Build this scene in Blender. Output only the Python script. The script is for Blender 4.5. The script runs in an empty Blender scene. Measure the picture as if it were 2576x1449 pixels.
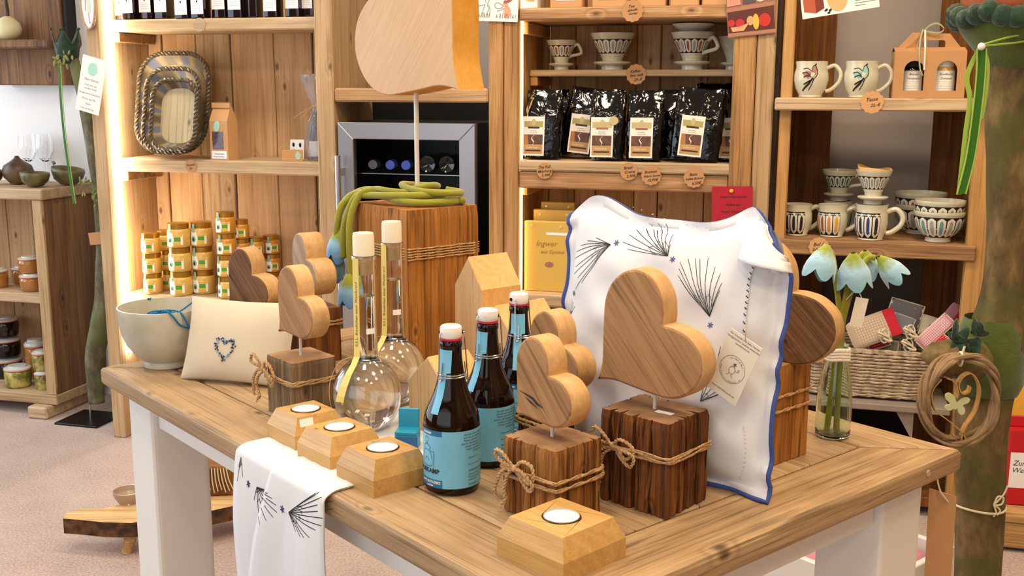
import bpy, bmesh, math, random
import numpy as np
from mathutils import Vector, Matrix
random.seed(7)
scn = bpy.context.scene
COL = scn.collection
# ------------------------------------------------------------------ camera
CAM_Z, FPX, PITCH, ROLL = 1.225, 2699.0, math.radians(10.5536), math.radians(0.162)
cam_data = bpy.data.cameras.new('camera'); cam = bpy.data.objects.new('camera', cam_data); COL.objects.link(cam)
cam_data.sensor_width = 36.0; cam_data.lens = FPX / 2576 * 36.0; cam_data.clip_start = 0.02
_f = Vector((0, math.cos(PITCH), -math.sin(PITCH))); _u = Vector((0, math.sin(PITCH), math.cos(PITCH))); _r = Vector((1, 0, 0))
_r2 = _r*math.cos(ROLL) + _u*math.sin(ROLL); _u2 = -_r*math.sin(ROLL) + _u*math.cos(ROLL)
cam.matrix_world = Matrix(((_r2.x, _u2.x, -_f.x, 0), (_r2.y, _u2.y, -_f.y, 0), (_r2.z, _u2.z, -_f.z, CAM_Z), (0, 0, 0, 1)))
scn.camera = cam
# ------------------------------------------------------------------ frames of the room: wall frame (s, d, z) and table frame (a, b, z)
TW, TT = math.radians(-15.05), math.radians(-49.844)
P0 = Vector((-1.38128, 3.64562, 0)); UW = Vector((math.cos(TW), math.sin(TW), 0)); NW = Vector((-math.sin(TW), math.cos(TW), 0))
UT = Vector((math.cos(TT), math.sin(TT), 0)); VT = Vector((-math.sin(TT), math.cos(TT), 0)); TO = UT*-1.831 + VT*.6155
TZ = .75
def WL(s, d, z=0.): return P0 + UW*s + NW*d + Vector((0, 0, z))
def TB(a, b, z=TZ): return TO + UT*a + VT*b + Vector((0, 0, z))
def ray(x, y): return _r2*((x-1288)/FPX) - _u2*((y-724.5)/FPX) + _f
def on_z(x, y, z): d = ray(x, y); return Vector((0, 0, CAM_Z)) + d*((z-CAM_Z)/d.z)
def on_wall(x, y, d=0.):
    r = ray(x, y); c = Vector((0, 0, CAM_Z)); k = ((P0 + NW*d - c).dot(NW))/r.dot(NW); p = c + r*k
    return (p-P0).dot(UW), p.z
def zat(P, y):
    lo, hi = -1., 4.
    for _ in range(40):
        m = (lo+hi)/2; q = Vector((P.x, P.y, m-CAM_Z)); v = 724.5 - q.dot(_u2)/q.dot(_f)*FPX
        if v > y: lo = m
        else: hi = m
    return m
# ------------------------------------------------------------------ view, world, light
scn.view_settings.view_transform = 'Standard'; scn.view_settings.look = 'None'; scn.view_settings.gamma = 1; scn.view_settings.use_curve_mapping = False
scn.view_settings.exposure = -0.05
w = bpy.data.worlds.new('world'); scn.world = w; w.use_nodes = True
w.node_tree.nodes['Background'].inputs[0].default_value = (.80, .90, 1, 1); w.node_tree.nodes['Background'].inputs[1].default_value = 1.0
def area(name, loc, target, sx, sy, power, col):
    l = bpy.data.lights.new(name, 'AREA'); l.shape = 'RECTANGLE'; l.size = sx; l.size_y = sy; l.energy = power; l.color = col
    o = bpy.data.objects.new(name, l); COL.objects.link(o); o.location = loc
    o.rotation_euler = (Vector(target)-Vector(loc)).to_track_quat('-Z', 'Y').to_euler(); return o
WARM, WARM2, DAY = (1, .87, .70), (1, .79, .54), (.82, .91, 1)
# ceiling panels of the shop
for i, (s, d) in enumerate(((.35, -.75), (1.35, -.75), (2.35, -.75), (3.1, -.9), (.6, -2.0), (1.6, -2.0), (2.6, -2.0), (3.3, -2.3), (1.2, -3.2), (2.3, -3.2), (3.2, -3.4))):
    right = s > 2.2
    area('ceiling_panel', WL(s, d, 2.55), WL(s, d, 0), .30, .30, (12 if d > -1 else 10)*(1.2 if right else 1.), WARM2 if right else WARM)
# daylight from the shop windows at the left and behind, and an added fill
area('window_daylight_left', WL(-1.62, -2.0, 1.45), WL(3, -2.0, 1.0), 2.6, 1.7, 38, DAY)
area('left_wall_fill', WL(-1.62, -.15, 1.35), WL(-.5, .3, 1.0), .6, 1.5, 14, DAY)  # added fill lamp that brightens the left wall and the low shelf
area('window_daylight_front', WL(1.0, -4.5, 1.5), WL(1.2, 0, .9), 3.0, 1.7, 13, DAY)

# ------------------------------------------------------------------ materials
MATS = {}
def nt(name):
    m = bpy.data.materials.new(name); m.use_nodes = True; t = m.node_tree; b = t.nodes['Principled BSDF']; MATS[name] = m
    return m, t, b
def N(t, typ, **kw):
    n = t.nodes.new(typ)
    for k, v in kw.items(): setattr(n, k, v)
    return n
def rgb(h):
    if isinstance(h, str):
        h = h.lstrip('#'); c = [int(h[i:i+2], 16)/255 for i in (0, 2, 4)]
        return tuple(((x/12.92) if x <= .04045 else ((x+.055)/1.055)**2.4) for x in c) + (1,)
    return tuple(h) + (1,) if len(h) == 3 else h
def plain(name, col, rough=.5, metal=0., spec=.5, trans=0., ior=1.45, emit=None, es=0., bump=0., bscale=200., coat=0., sheen=0., alpha=1., var=0., vscale=8.):
    m, t, b = nt(name); L = t.links
    b.inputs['Base Color'].default_value = rgb(col); b.inputs['Roughness'].default_value = rough; b.inputs['Metallic'].default_value = metal
    b.inputs['Specular IOR Level'].default_value = spec; b.inputs['Transmission Weight'].default_value = trans; b.inputs['IOR'].default_value = ior
    b.inputs['Coat Weight'].default_value = coat; b.inputs['Sheen Weight'].default_value = sheen; b.inputs['Alpha'].default_value = alpha
    if emit: b.inputs['Emission Color'].default_value = rgb(emit); b.inputs['Emission Strength'].default_value = es
    if bump or var:
        tc = N(t, 'ShaderNodeTexCoord')
    if bump:
        n = N(t, 'ShaderNodeTexNoise'); n.inputs['Scale'].default_value = bscale; n.inputs['Detail'].default_value = 3
        bp = N(t, 'ShaderNodeBump'); bp.inputs['Strength'].default_value = bump; bp.inputs['Distance'].default_value = .002
        L.new(tc.outputs['Object'], n.inputs['Vector']); L.new(n.outputs['Fac'], bp.inputs['Height']); L.new(bp.outputs['Normal'], b.inputs['Normal'])
    if var:
        n2 = N(t, 'ShaderNodeTexNoise'); n2.inputs['Scale'].default_value = vscale; n2.inputs['Detail'].default_value = 4
        L.new(tc.outputs['Object'], n2.inputs['Vector'])
        hs = N(t, 'ShaderNodeHueSaturation'); hs.inputs['Color'].default_value = rgb(col)
        mr = N(t, 'ShaderNodeMapRange'); mr.inputs[1].default_value = .3; mr.inputs[2].default_value = .7; mr.inputs[3].default_value = 1-var; mr.inputs[4].default_value = 1+var
        L.new(n2.outputs['Fac'], mr.inputs[0]); L.new(mr.outputs[0], hs.inputs['Value']); L.new(hs.outputs[0], b.inputs['Base Color'])
    return m
def ramp(t, pts):
    r = N(t, 'ShaderNodeValToRGB'); e = r.color_ramp.elements
    while len(e) < len(pts): e.new(.5)
    for k, (p, c) in enumerate(pts): e[k].position = p; e[k].color = rgb(c)
    return r
def wood(name, dark, mid, light, axis=0, scale=1., knots=.5, rough=.6, bump=.35, rings=7., contrast=1., var=.12, spec=.3, stretch=.10, cracks=0., grey=None, pores=.45):
    m, t, b = nt(name); L = t.links
    tc = N(t, 'ShaderNodeTexCoord'); oi = N(t, 'ShaderNodeObjectInfo')
    add = N(t, 'ShaderNodeVectorMath', operation='ADD'); mul = N(t, 'ShaderNodeVectorMath', operation='SCALE')
    cmb = N(t, 'ShaderNodeCombineXYZ'); cmb.inputs[0].default_value = 7.3; cmb.inputs[1].default_value = 3.1; cmb.inputs[2].default_value = 5.7
    L.new(cmb.outputs[0], mul.inputs[0]); L.new(oi.outputs['Random'], mul.inputs['Scale'])
    L.new(tc.outputs['Object'], add.inputs[0]); L.new(mul.outputs[0], add.inputs[1])
    mp = N(t, 'ShaderNodeMapping'); sc = [scale, scale, scale]; sc[axis] = scale*stretch; mp.inputs['Scale'].default_value = sc
    L.new(add.outputs[0], mp.inputs['Vector'])
    n1 = N(t, 'ShaderNodeTexNoise'); n1.inputs['Scale'].default_value = 6; n1.inputs['Detail'].default_value = 1.5; n1.inputs['Distortion'].default_value = .35
    L.new(mp.outputs[0], n1.inputs['Vector'])
    # knots push the rings aside
    sxy = N(t, 'ShaderNodeSeparateXYZ'); L.new(add.outputs[0], sxy.inputs[0]); oth = [i for i in range(3) if i != axis]
    acr = N(t, 'ShaderNodeMath', operation='ADD'); L.new(sxy.outputs[oth[0]], acr.inputs[0]); L.new(sxy.outputs[oth[1]], acr.inputs[1])
    alg = N(t, 'ShaderNodeMath', operation='MULTIPLY'); alg.inputs[1].default_value = .5; L.new(sxy.outputs[axis], alg.inputs[0])
    mpk = N(t, 'ShaderNodeCombineXYZ'); L.new(acr.outputs[0], mpk.inputs[0]); L.new(alg.outputs[0], mpk.inputs[1])
    vo = N(t, 'ShaderNodeTexVoronoi', voronoi_dimensions='2D'); vo.inputs['Scale'].default_value = 8.5*scale; L.new(mpk.outputs[0], vo.inputs['Vector'])
    vsep = N(t, 'ShaderNodeSeparateColor'); L.new(vo.outputs['Color'], vsep.inputs[0])
    kon = N(t, 'ShaderNodeMath', operation='LESS_THAN'); kon.inputs[1].default_value = knots*.75; L.new(vsep.outputs[0], kon.inputs[0])
    kr = N(t, 'ShaderNodeMapRange', interpolation_type='SMOOTHSTEP'); kr.inputs[1].default_value = .02; kr.inputs[2].default_value = .22; kr.inputs[3].default_value = 1; kr.inputs[4].default_value = 0
    L.new(vo.outputs['Distance'], kr.inputs[0])
    mr = N(t, 'ShaderNodeMath', operation='MULTIPLY'); mr.inputs[1].default_value = rings*6.28; L.new(n1.outputs['Fac'], mr.inputs[0])
    ka = N(t, 'ShaderNodeMath', operation='MULTIPLY_ADD'); ka.inputs[1].default_value = 9; krm = N(t, 'ShaderNodeMath', operation='MULTIPLY'); L.new(kr.outputs[0], krm.inputs[0]); L.new(kon.outputs[0], krm.inputs[1]); L.new(krm.outputs[0], ka.inputs[0]); L.new(mr.outputs[0], ka.inputs[2])
    sn = N(t, 'ShaderNodeMath', operation='SINE'); L.new(ka.outputs[0], sn.inputs[0])
    # fine fibres
    mp2 = N(t, 'ShaderNodeMapping'); s2 = [scale*1.0]*3; s2[axis] = scale*.035; mp2.inputs['Scale'].default_value = s2; L.new(add.outputs[0], mp2.inputs['Vector'])
    n2 = N(t, 'ShaderNodeTexNoise'); n2.inputs['Scale'].default_value = 240; n2.inputs['Detail'].default_value = 4; L.new(mp2.outputs[0], n2.inputs['Vector'])
    n3 = N(t, 'ShaderNodeTexNoise'); n3.inputs['Scale'].default_value = 3.5; n3.inputs['Detail'].default_value = 3; L.new(mp.outputs[0], n3.inputs['Vector'])
    mp4 = N(t, 'ShaderNodeMapping'); s4 = [scale]*3; s4[axis] = scale*.05; mp4.inputs['Scale'].default_value = s4; L.new(add.outputs[0], mp4.inputs['Vector'])
    n4 = N(t, 'ShaderNodeTexNoise'); n4.inputs['Scale'].default_value = 75; n4.inputs['Detail'].default_value = 3; n4.inputs['Distortion'].default_value = .2; L.new(mp4.outputs[0], n4.inputs['Vector'])
    a1 = N(t, 'ShaderNodeMath', operation='MULTIPLY_ADD'); a1.inputs[1].default_value = .085*contrast; a1.inputs[2].default_value = .5; L.new(sn.outputs[0], a1.inputs[0])
    a2 = N(t, 'ShaderNodeMath', operation='MULTIPLY_ADD'); a2.inputs[1].default_value = .50*contrast; L.new(n2.outputs['Fac'], a2.inputs[0]); L.new(a1.outputs[0], a2.inputs[2])
    a4 = N(t, 'ShaderNodeMath', operation='MULTIPLY_ADD'); a4.inputs[1].default_value = .55*contrast; L.new(n4.outputs['Fac'], a4.inputs[0]); L.new(a2.outputs[0], a4.inputs[2])
    a3 = N(t, 'ShaderNodeMath', operation='MULTIPLY_ADD'); a3.inputs[1].default_value = .55*contrast; L.new(n3.outputs['Fac'], a3.inputs[0]); L.new(a4.outputs[0], a3.inputs[2])
    off = N(t, 'ShaderNodeMath', operation='SUBTRACT'); off.inputs[1].default_value = .80*contrast; L.new(a3.outputs[0], off.inputs[0])
    rp = ramp(t, ((.18, dark), (.5, mid), (.80, light))); L.new(off.outputs[0], rp.inputs[0])
    # dark knot hearts
    kd = N(t, 'ShaderNodeMapRange', interpolation_type='SMOOTHSTEP'); kd.inputs[1].default_value = .015; kd.inputs[2].default_value = .085; kd.inputs[3].default_value = .8; kd.inputs[4].default_value = 0
    L.new(vo.outputs['Distance'], kd.inputs[0]); kdm = N(t, 'ShaderNodeMath', operation='MULTIPLY'); L.new(kd.outputs[0], kdm.inputs[0]); L.new(kon.outputs[0], kdm.inputs[1])
    mx = N(t, 'ShaderNodeMixRGB'); mx.inputs[2].default_value = tuple(c*.35 for c in rgb(dark)[:3]) + (1,)
    L.new(kdm.outputs[0], mx.inputs[0]); L.new(rp.outputs[0], mx.inputs[1]); last = mx
    if grey:
        n5 = N(t, 'ShaderNodeTexNoise'); n5.inputs['Scale'].default_value = 2.2; n5.inputs['Detail'].default_value = 5; L.new(mp.outputs[0], n5.inputs['Vector'])
        g = N(t, 'ShaderNodeMapRange', interpolation_type='SMOOTHSTEP'); g.inputs[1].default_value = .50; g.inputs[2].default_value = .68; g.inputs[4].default_value = .6; L.new(n5.outputs['Fac'], g.inputs[0])
        mg = N(t, 'ShaderNodeMixRGB'); mg.inputs[2].default_value = rgb(grey); L.new(g.outputs[0], mg.inputs[0]); L.new(last.outputs[0], mg.inputs[1]); last = mg
    # thin dark pores along the grain
    mpp = N(t, 'ShaderNodeMapping'); sp_ = [scale]*3; sp_[axis] = scale*.022; mpp.inputs['Scale'].default_value = sp_; L.new(add.outputs[0], mpp.inputs['Vector'])
    npo = N(t, 'ShaderNodeTexNoise'); npo.inputs['Scale'].default_value = 150; npo.inputs['Detail'].default_value = 2; npo.inputs['Distortion'].default_value = .15; L.new(mpp.outputs[0], npo.inputs['Vector'])
    pr = N(t, 'ShaderNodeMapRange', interpolation_type='SMOOTHSTEP'); pr.inputs[1].default_value = .30; pr.inputs[2].default_value = .45; pr.inputs[3].default_value = pores; pr.inputs[4].default_value = 0; L.new(npo.outputs['Fac'], pr.inputs[0])
    mpo = N(t, 'ShaderNodeMixRGB'); mpo.inputs[2].default_value = tuple(c*.55 for c in rgb(dark)[:3]) + (1,); L.new(pr.outputs[0], mpo.inputs[0]); L.new(last.outputs[0], mpo.inputs[1]); last = mpo
    hgt = off
    if cracks:
        mpc = N(t, 'ShaderNodeMapping'); scx = [scale]*3; scx[axis] = scale*.06; mpc.inputs['Scale'].default_value = scx; L.new(add.outputs[0], mpc.inputs['Vector'])
        nc = N(t, 'ShaderNodeTexNoise'); nc.inputs['Scale'].default_value = 26; nc.inputs['Detail'].default_value = 2; L.new(mpc.outputs[0], nc.inputs['Vector'])
        cr = N(t, 'ShaderNodeMapRange', interpolation_type='SMOOTHSTEP'); cr.inputs[1].default_value = .29; cr.inputs[2].default_value = .37; cr.inputs[3].default_value = cracks; cr.inputs[4].default_value = 0; L.new(nc.outputs['Fac'], cr.inputs[0])
        mc = N(t, 'ShaderNodeMixRGB'); mc.inputs[2].default_value = tuple(c*.25 for c in rgb(dark)[:3]) + (1,); L.new(cr.outputs[0], mc.inputs[0]); L.new(last.outputs[0], mc.inputs[1]); last = mc
        sb = N(t, 'ShaderNodeMath', operation='SUBTRACT'); L.new(off.outputs[0], sb.inputs[0]); L.new(cr.outputs[0], sb.inputs[1]); hgt = sb
    hs = N(t, 'ShaderNodeHueSaturation'); vr = N(t, 'ShaderNodeMapRange'); vr.inputs[3].default_value = 1-var; vr.inputs[4].default_value = 1+var
    L.new(oi.outputs['Random'], vr.inputs[0]); L.new(vr.outputs[0], hs.inputs['Value']); L.new(last.outputs[0], hs.inputs['Color'])
    L.new(hs.outputs[0], b.inputs['Base Color'])
    bp = N(t, 'ShaderNodeBump'); bp.inputs['Strength'].default_value = bump; bp.inputs['Distance'].default_value = .003; L.new(hgt.outputs[0], bp.inputs['Height']); L.new(bp.outputs['Normal'], b.inputs['Normal'])
    b.inputs['Roughness'].default_value = rough; b.inputs['Specular IOR Level'].default_value = spec
    return m
def glass(name, col=(1, 1, 1), rough=0., ior=1.45):
    m, t, b = nt(name)
    b.inputs['Base Color'].default_value = rgb(col); b.inputs['Roughness'].default_value = rough; b.inputs['Transmission Weight'].default_value = 1; b.inputs['IOR'].default_value = ior
    return m
def fabric(name, col, rough=.9, wscale=900., bump=.25, var=.03):
    m, t, b = nt(name); L = t.links; tc = N(t, 'ShaderNodeTexCoord')
    n = N(t, 'ShaderNodeTexNoise'); n.inputs['Scale'].default_value = wscale; n.inputs['Detail'].default_value = 2; L.new(tc.outputs['Object'], n.inputs['Vector'])
    hs = N(t, 'ShaderNodeHueSaturation'); hs.inputs['Color'].default_value = rgb(col)
    mr = N(t, 'ShaderNodeMapRange'); mr.inputs[1].default_value = .3; mr.inputs[2].default_value = .7; mr.inputs[3].default_value = 1-var; mr.inputs[4].default_value = 1+var
    L.new(n.outputs['Fac'], mr.inputs[0]); L.new(mr.outputs[0], hs.inputs['Value']); L.new(hs.outputs[0], b.inputs['Base Color'])
    bp = N(t, 'ShaderNodeBump'); bp.inputs['Strength'].default_value = bump; bp.inputs['Distance'].default_value = .0006; L.new(n.outputs['Fac'], bp.inputs['Height']); L.new(bp.outputs['Normal'], b.inputs['Normal'])
    b.inputs['Roughness'].default_value = rough; b.inputs['Specular IOR Level'].default_value = .2; b.inputs['Sheen Weight'].default_value = .2
    return m
def bicolor(name, c1, c2, scale=40., lo=.45, hi=.55, rough=.6, bump=0., stretch=None, detail=4., spec=.4, metal=0., distort=0.):
    m, t, b = nt(name); L = t.links; tc = N(t, 'ShaderNodeTexCoord'); mp = N(t, 'ShaderNodeMapping'); mp.inputs['Scale'].default_value = stretch or (1, 1, 1)
    L.new(tc.outputs['Object'], mp.inputs['Vector'])
    n = N(t, 'ShaderNodeTexNoise'); n.inputs['Scale'].default_value = scale; n.inputs['Detail'].default_value = detail; n.inputs['Distortion'].default_value = distort; L.new(mp.outputs[0], n.inputs['Vector'])
    r = ramp(t, ((lo, c1), (hi, c2))); L.new(n.outputs['Fac'], r.inputs[0]); L.new(r.outputs[0], b.inputs['Base Color'])
    b.inputs['Roughness'].default_value = rough; b.inputs['Specular IOR Level'].default_value = spec; b.inputs['Metallic'].default_value = metal
    if bump:
        bp = N(t, 'ShaderNodeBump'); bp.inputs['Strength'].default_value = bump; bp.inputs['Distance'].default_value = .004; L.new(n.outputs['Fac'], bp.inputs['Height']); L.new(bp.outputs['Normal'], b.inputs['Normal'])
    return m

# ------------------------------------------------------------------ scene helpers
def tag(o, label=None, cat=None, group=None, kind=None):
    if label: o['label'] = label
    if cat: o['category'] = cat
    if group: o['group'] = group
    if kind: o['kind'] = kind
    return o
def thing(name, label, cat, loc=(0, 0, 0), rotz=0., group=None, rot=None):
    o = bpy.data.objects.new(name, None); o.empty_display_size = .02; COL.objects.link(o); o.location = loc
    o.rotation_euler = rot if rot else (0, 0, rotz)
    return tag(o, label, cat, group)
def struct_root(name, loc=(0, 0, 0), rotz=0.):
    o = bpy.data.objects.new(name, None); COL.objects.link(o); o.location = loc; o.rotation_euler = (0, 0, rotz); o['kind'] = 'structure'; return o
def mesh_of(name, vf, smooth=False, auto=None):
    me = bpy.data.meshes.new(name); me.from_pydata([tuple(v) for v in vf[0]], [], vf[1]); me.update()
    if smooth:
        me.polygons.foreach_set('use_smooth', [True]*len(me.polygons))
        if auto: 
            try: me.set_sharp_from_angle(angle=math.radians(auto))
            except Exception: pass
    return me
def part(name, vf, mat, parent=None, smooth=False, auto=40, loc=None, rot=None, label=None, scale=None):
    me = vf if isinstance(vf, bpy.types.Mesh) else mesh_of(name, vf, smooth, auto)
    if not isinstance(vf, bpy.types.Mesh) or not me.materials:
        for mm in (mat if isinstance(mat, (list, tuple)) else [mat]): me.materials.append(MATS[mm] if isinstance(mm, str) else mm)
    o = bpy.data.objects.new(name, me); COL.objects.link(o)
    if parent: o.parent = parent
    if loc is not None: o.location = loc
    if rot is not None: o.rotation_euler = rot
    if scale is not None: o.scale = scale
    if label: o['label'] = label
    return o
def copy_tree(o, parent=None):
    c = o.copy(); COL.objects.link(c); c.parent = parent
    for ch in list(o.children): copy_tree(ch, c)
    return c
# ---- geometry: every function returns (verts, faces)
def join(*vfs):
    V, F = [], []
    for v, f in vfs:
        k = len(V); V += [tuple(p) for p in v]; F += [tuple(i+k for i in q) for q in f]
    return V, F
def xf(vf, M=None, loc=(0, 0, 0), rot=None, scale=None):
    A = M or Matrix.Translation(loc)
    if rot: A = A @ (Matrix.Rotation(rot[2], 4, 'Z') @ Matrix.Rotation(rot[1], 4, 'Y') @ Matrix.Rotation(rot[0], 4, 'X'))
    if scale: A = A @ Matrix.Diagonal((*scale, 1))
    return [tuple(A @ Vector(v)) for v in vf[0]], vf[1]
def bm_vf(bm):
    bm.verts.ensure_lookup_table(); bm.verts.index_update(); r = ([tuple(v.co) for v in bm.verts], [tuple(v.index for v in f.verts) for f in bm.faces]); bm.free(); return r
def box(lo, hi, bev=.0, seg=1):
    bm = bmesh.new(); bmesh.ops.create_cube(bm, size=1)
    for v in bm.verts: v.co = Vector([lo[i] + (v.co[i]+.5)*(hi[i]-lo[i]) for i in range(3)])
    if bev: bmesh.ops.bevel(bm, geom=bm.edges[:], offset=bev, segments=seg, affect='EDGES', profile=.6)
    return bm_vf(bm)
def prism(poly, z0, z1, bev=0., seg=1, holes=None):
    """poly in xy, extruded along z"""
    bm = bmesh.new(); vs = [bm.verts.new((x, y, z0)) for x, y in poly]; f = bm.faces.new(vs)
    if f.normal.z > 0 or sum((poly[i][0]*poly[(i+1) % len(poly)][1]-poly[(i+1) % len(poly)][0]*poly[i][1]) for i in range(len(poly))) > 0: f.normal_flip()
    r = bmesh.ops.extrude_face_region(bm, geom=[f]); 
    for v in r['geom']:
        if isinstance(v, bmesh.types.BMVert): v.co.z = z1
    bmesh.ops.recalc_face_normals(bm, faces=bm.faces[:])
    if bev:
        es = [e for e in bm.edges if abs(e.verts[0].co.z-e.verts[1].co.z) < 1e-6]
        bmesh.ops.bevel(bm, geom=es, offset=bev, segments=seg, affect='EDGES', profile=.5)
    return bm_vf(bm)
def soft_prism(poly, z0, z1, bev):
    """extruded outline with a small rounded edge, safe at sharp tips"""
    n = len(poly); A = sum(poly[i][0]*poly[(i+1) % n][1]-poly[(i+1) % n][0]*poly[i][1] for i in range(n))
    if A < 0: poly = poly[::-1]
    nr = []
    for i in range(n):
        p, q, r = poly[i-1], poly[i], poly[(i+1) % n]; a = Vector((q[0]-p[0], q[1]-p[1])).normalized(); b = Vector((r[0]-q[0], r[1]-q[1])).normalized()
        m = Vector((-(a.y+b.y), a.x+b.x)); nr.append(m.normalized() if m.length > 1e-6 else Vector((0, 0)))
    V, F = [], []; lev = [(z0, bev), (z0+bev*.3, bev*.3), (z0+bev, 0), (z1-bev, 0), (z1-bev*.3, bev*.3), (z1, bev)]
    for z, o in lev: V += [(p[0]+nr[i].x*o, p[1]+nr[i].y*o, z) for i, p in enumerate(poly)]
    for j in range(len(lev)-1):
        for i in range(n): i2 = (i+1) % n; F.append((j*n+i, j*n+i2, (j+1)*n+i2, (j+1)*n+i))
    F.append(tuple(range(n))[::-1]); F.append(tuple((len(lev)-1)*n+i for i in range(n))); return V, F
def lathe(prof, n=32, cap=True, a0=0., a1=None):
    """profile [(r, z)] turned about z"""
    V, F = [], []; full = a1 is None; m = n if full else n+1; a1 = a0+2*math.pi if full else a1
    for r, z in prof:
        for k in range(m):
            t = a0+(a1-a0)*k/n; V.append((r*math.cos(t), r*math.sin(t), z))
    for i in range(len(prof)-1):
        for k in range(n):
            k2 = (k+1) % m
            F.append((i*m+k, i*m+k2, (i+1)*m+k2, (i+1)*m+k))
    if cap and full:
        if prof[0][0] > 1e-5: F.append(tuple(range(n))[::-1])
        if prof[-1][0] > 1e-5: F.append(tuple((len(prof)-1)*m+k for k in range(n)))
    return V, F
def frames(P, closed=False, up=Vector((0, 0, 1))):
    n = len(P); out = []; prev = None
    for i in range(n):
        a = P[(i-1) % n] if (closed or i > 0) else P[i]; b = P[(i+1) % n] if (closed or i < n-1) else P[i]
        t = (b-a); t = t.normalized() if t.length > 1e-9 else Vector((0, 0, 1))
        if prev is None:
            u = up if abs(t.dot(up)) < .95 else Vector((1, 0, 0)); nrm = (u-t*u.dot(t)).normalized()
        else:
            nrm = prev-t*prev.dot(t); nrm = nrm.normalized() if nrm.length > 1e-9 else prev
        prev = nrm; out.append((t, nrm, t.cross(nrm)))
    return out
def tube(pts, r, n=8, closed=False, cap=True, flat=1.):
    P = [Vector(p) for p in pts]; fr = frames(P, closed); V, F = [], []
    for i, p in enumerate(P):
        ri = r[i] if isinstance(r, (list, tuple)) else r
        for k in range(n):
            a = 2*math.pi*k/n; V.append(tuple(p + fr[i][1]*(math.cos(a)*ri) + fr[i][2]*(math.sin(a)*ri*flat)))
    m = len(P)
    for i in range(m if closed else m-1):
        j = (i+1) % m
        for k in range(n): k2 = (k+1) % n; F.append((i*n+k, i*n+k2, j*n+k2, j*n+k))
    if cap and not closed: F.append(tuple(range(n))[::-1]); F.append(tuple((m-1)*n+k for k in range(n)))
    return V, F
def ribbon(pts, wdt, wdir, th=.0006):
    P = [Vector(p) for p in pts]; fr = frames(P); V, F = [], []
    for i, p in enumerate(P):
        wd = Vector(wdir[i] if isinstance(wdir, list) else wdir).normalized(); t = fr[i][0]; nrm = t.cross(wd).normalized(); ww = (wdt[i] if isinstance(wdt, list) else wdt)/2
        for sx, sz in ((-1, -1), (1, -1), (1, 1), (-1, 1)): V.append(tuple(p + wd*(sx*ww) + nrm*(sz*th/2)))
    for i in range(len(P)-1):
        for k in range(4): k2 = (k+1) % 4; F.append((i*4+k, i*4+k2, (i+1)*4+k2, (i+1)*4+k))
    F.append((3, 2, 1, 0)); j = (len(P)-1)*4; F.append((j, j+1, j+2, j+3)); return V, F
def catmull(pts, n=6, closed=False):
    P = [Vector(p) for p in pts]; m = len(P); out = []
    for i in range(m if closed else m-1):
        g = lambda k: P[k % m] if closed else P[max(0, min(m-1, k))]
        p0, p1, p2, p3 = g(i-1), g(i), g(i+1), g(i+2)
        for k in range(n):
            t = k/n; out.append(.5*((2*p1)+(p2-p0)*t+(2*p0-5*p1+4*p2-p3)*t*t+(3*p1-p0-3*p2+p3)*t**3))
    if not closed: out.append(P[-1])
    return out
def twist(pts, r, strands=2, turns=200., n=5, rs=None):
    """twisted cord round a path"""
    P = [Vector(p) for p in pts]; fr = frames(P); L = 0; out = []
    ls = [0.]
    for i in range(1, len(P)): L += (P[i]-P[i-1]).length; ls.append(L)
    for s in range(strands):
        q = [P[i] + fr[i][1]*(math.cos(ls[i]*turns+6.283*s/strands)*r*.5) + fr[i][2]*(math.sin(ls[i]*turns+6.283*s/strands)*r*.5) for i in range(len(P))]
        out.append(tube(q, rs or r*.62, n))
    return join(*out)
def sphere(r, n=16, m=10, c=(0, 0, 0), sc=(1, 1, 1)):
    V, F = [], []
    for i in range(1, m):
        th = math.pi*i/m
        for k in range(n): a = 2*math.pi*k/n; V.append((c[0]+r*sc[0]*math.sin(th)*math.cos(a), c[1]+r*sc[1]*math.sin(th)*math.sin(a), c[2]+r*sc[2]*math.cos(th)))
    top = len(V); V.append((c[0], c[1], c[2]+r*sc[2])); V.append((c[0], c[1], c[2]-r*sc[2]))
    for i in range(m-2):
        for k in range(n): k2 = (k+1) % n; F.append((i*n+k, (i+1)*n+k, (i+1)*n+k2, i*n+k2))
    for k in range(n): k2 = (k+1) % n; F.append((top, k, k2)); F.append((top+1, (m-2)*n+k2, (m-2)*n+k))
    return V, F
def text_vf(body, size, align='CENTER', shear=0., bold=0., th=0.):
    cu = bpy.data.curves.new('t', 'FONT'); cu.body = body; cu.size = size; cu.align_x = align; cu.align_y = 'CENTER'; cu.shear = shear; cu.offset = bold; cu.resolution_u = 2; cu.extrude = th; cu.fill_mode = 'FRONT'
    o = bpy.data.objects.new('t', cu); COL.objects.link(o); bpy.context.view_layer.update()
    me = bpy.data.meshes.new_from_object(o.evaluated_get(bpy.context.evaluated_depsgraph_get()))
    vf = ([tuple(v.co) for v in me.vertices], [tuple(p.vertices) for p in me.polygons])
    bpy.data.objects.remove(o); bpy.data.curves.remove(cu); bpy.data.meshes.remove(me); return vf
_rx = Matrix.Rotation(math.pi/2, 4, 'X')
def stand(vf): return xf(vf, M=_rx)     # xy drawing -> upright in xz, facing -y
def disc2(r, n=24, c=(0, 0)): return [(c[0]+r*math.cos(2*math.pi*k/n), c[1]+r*math.sin(2*math.pi*k/n)) for k in range(n)]
def flat(poly, z=0.): return [(x, y, z) for x, y in poly], [tuple(range(len(poly)))]
def rect(x0, y0, x1, y1, z=0.): return flat(((x0, y0), (x1, y0), (x1, y1), (x0, y1)), z)
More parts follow.
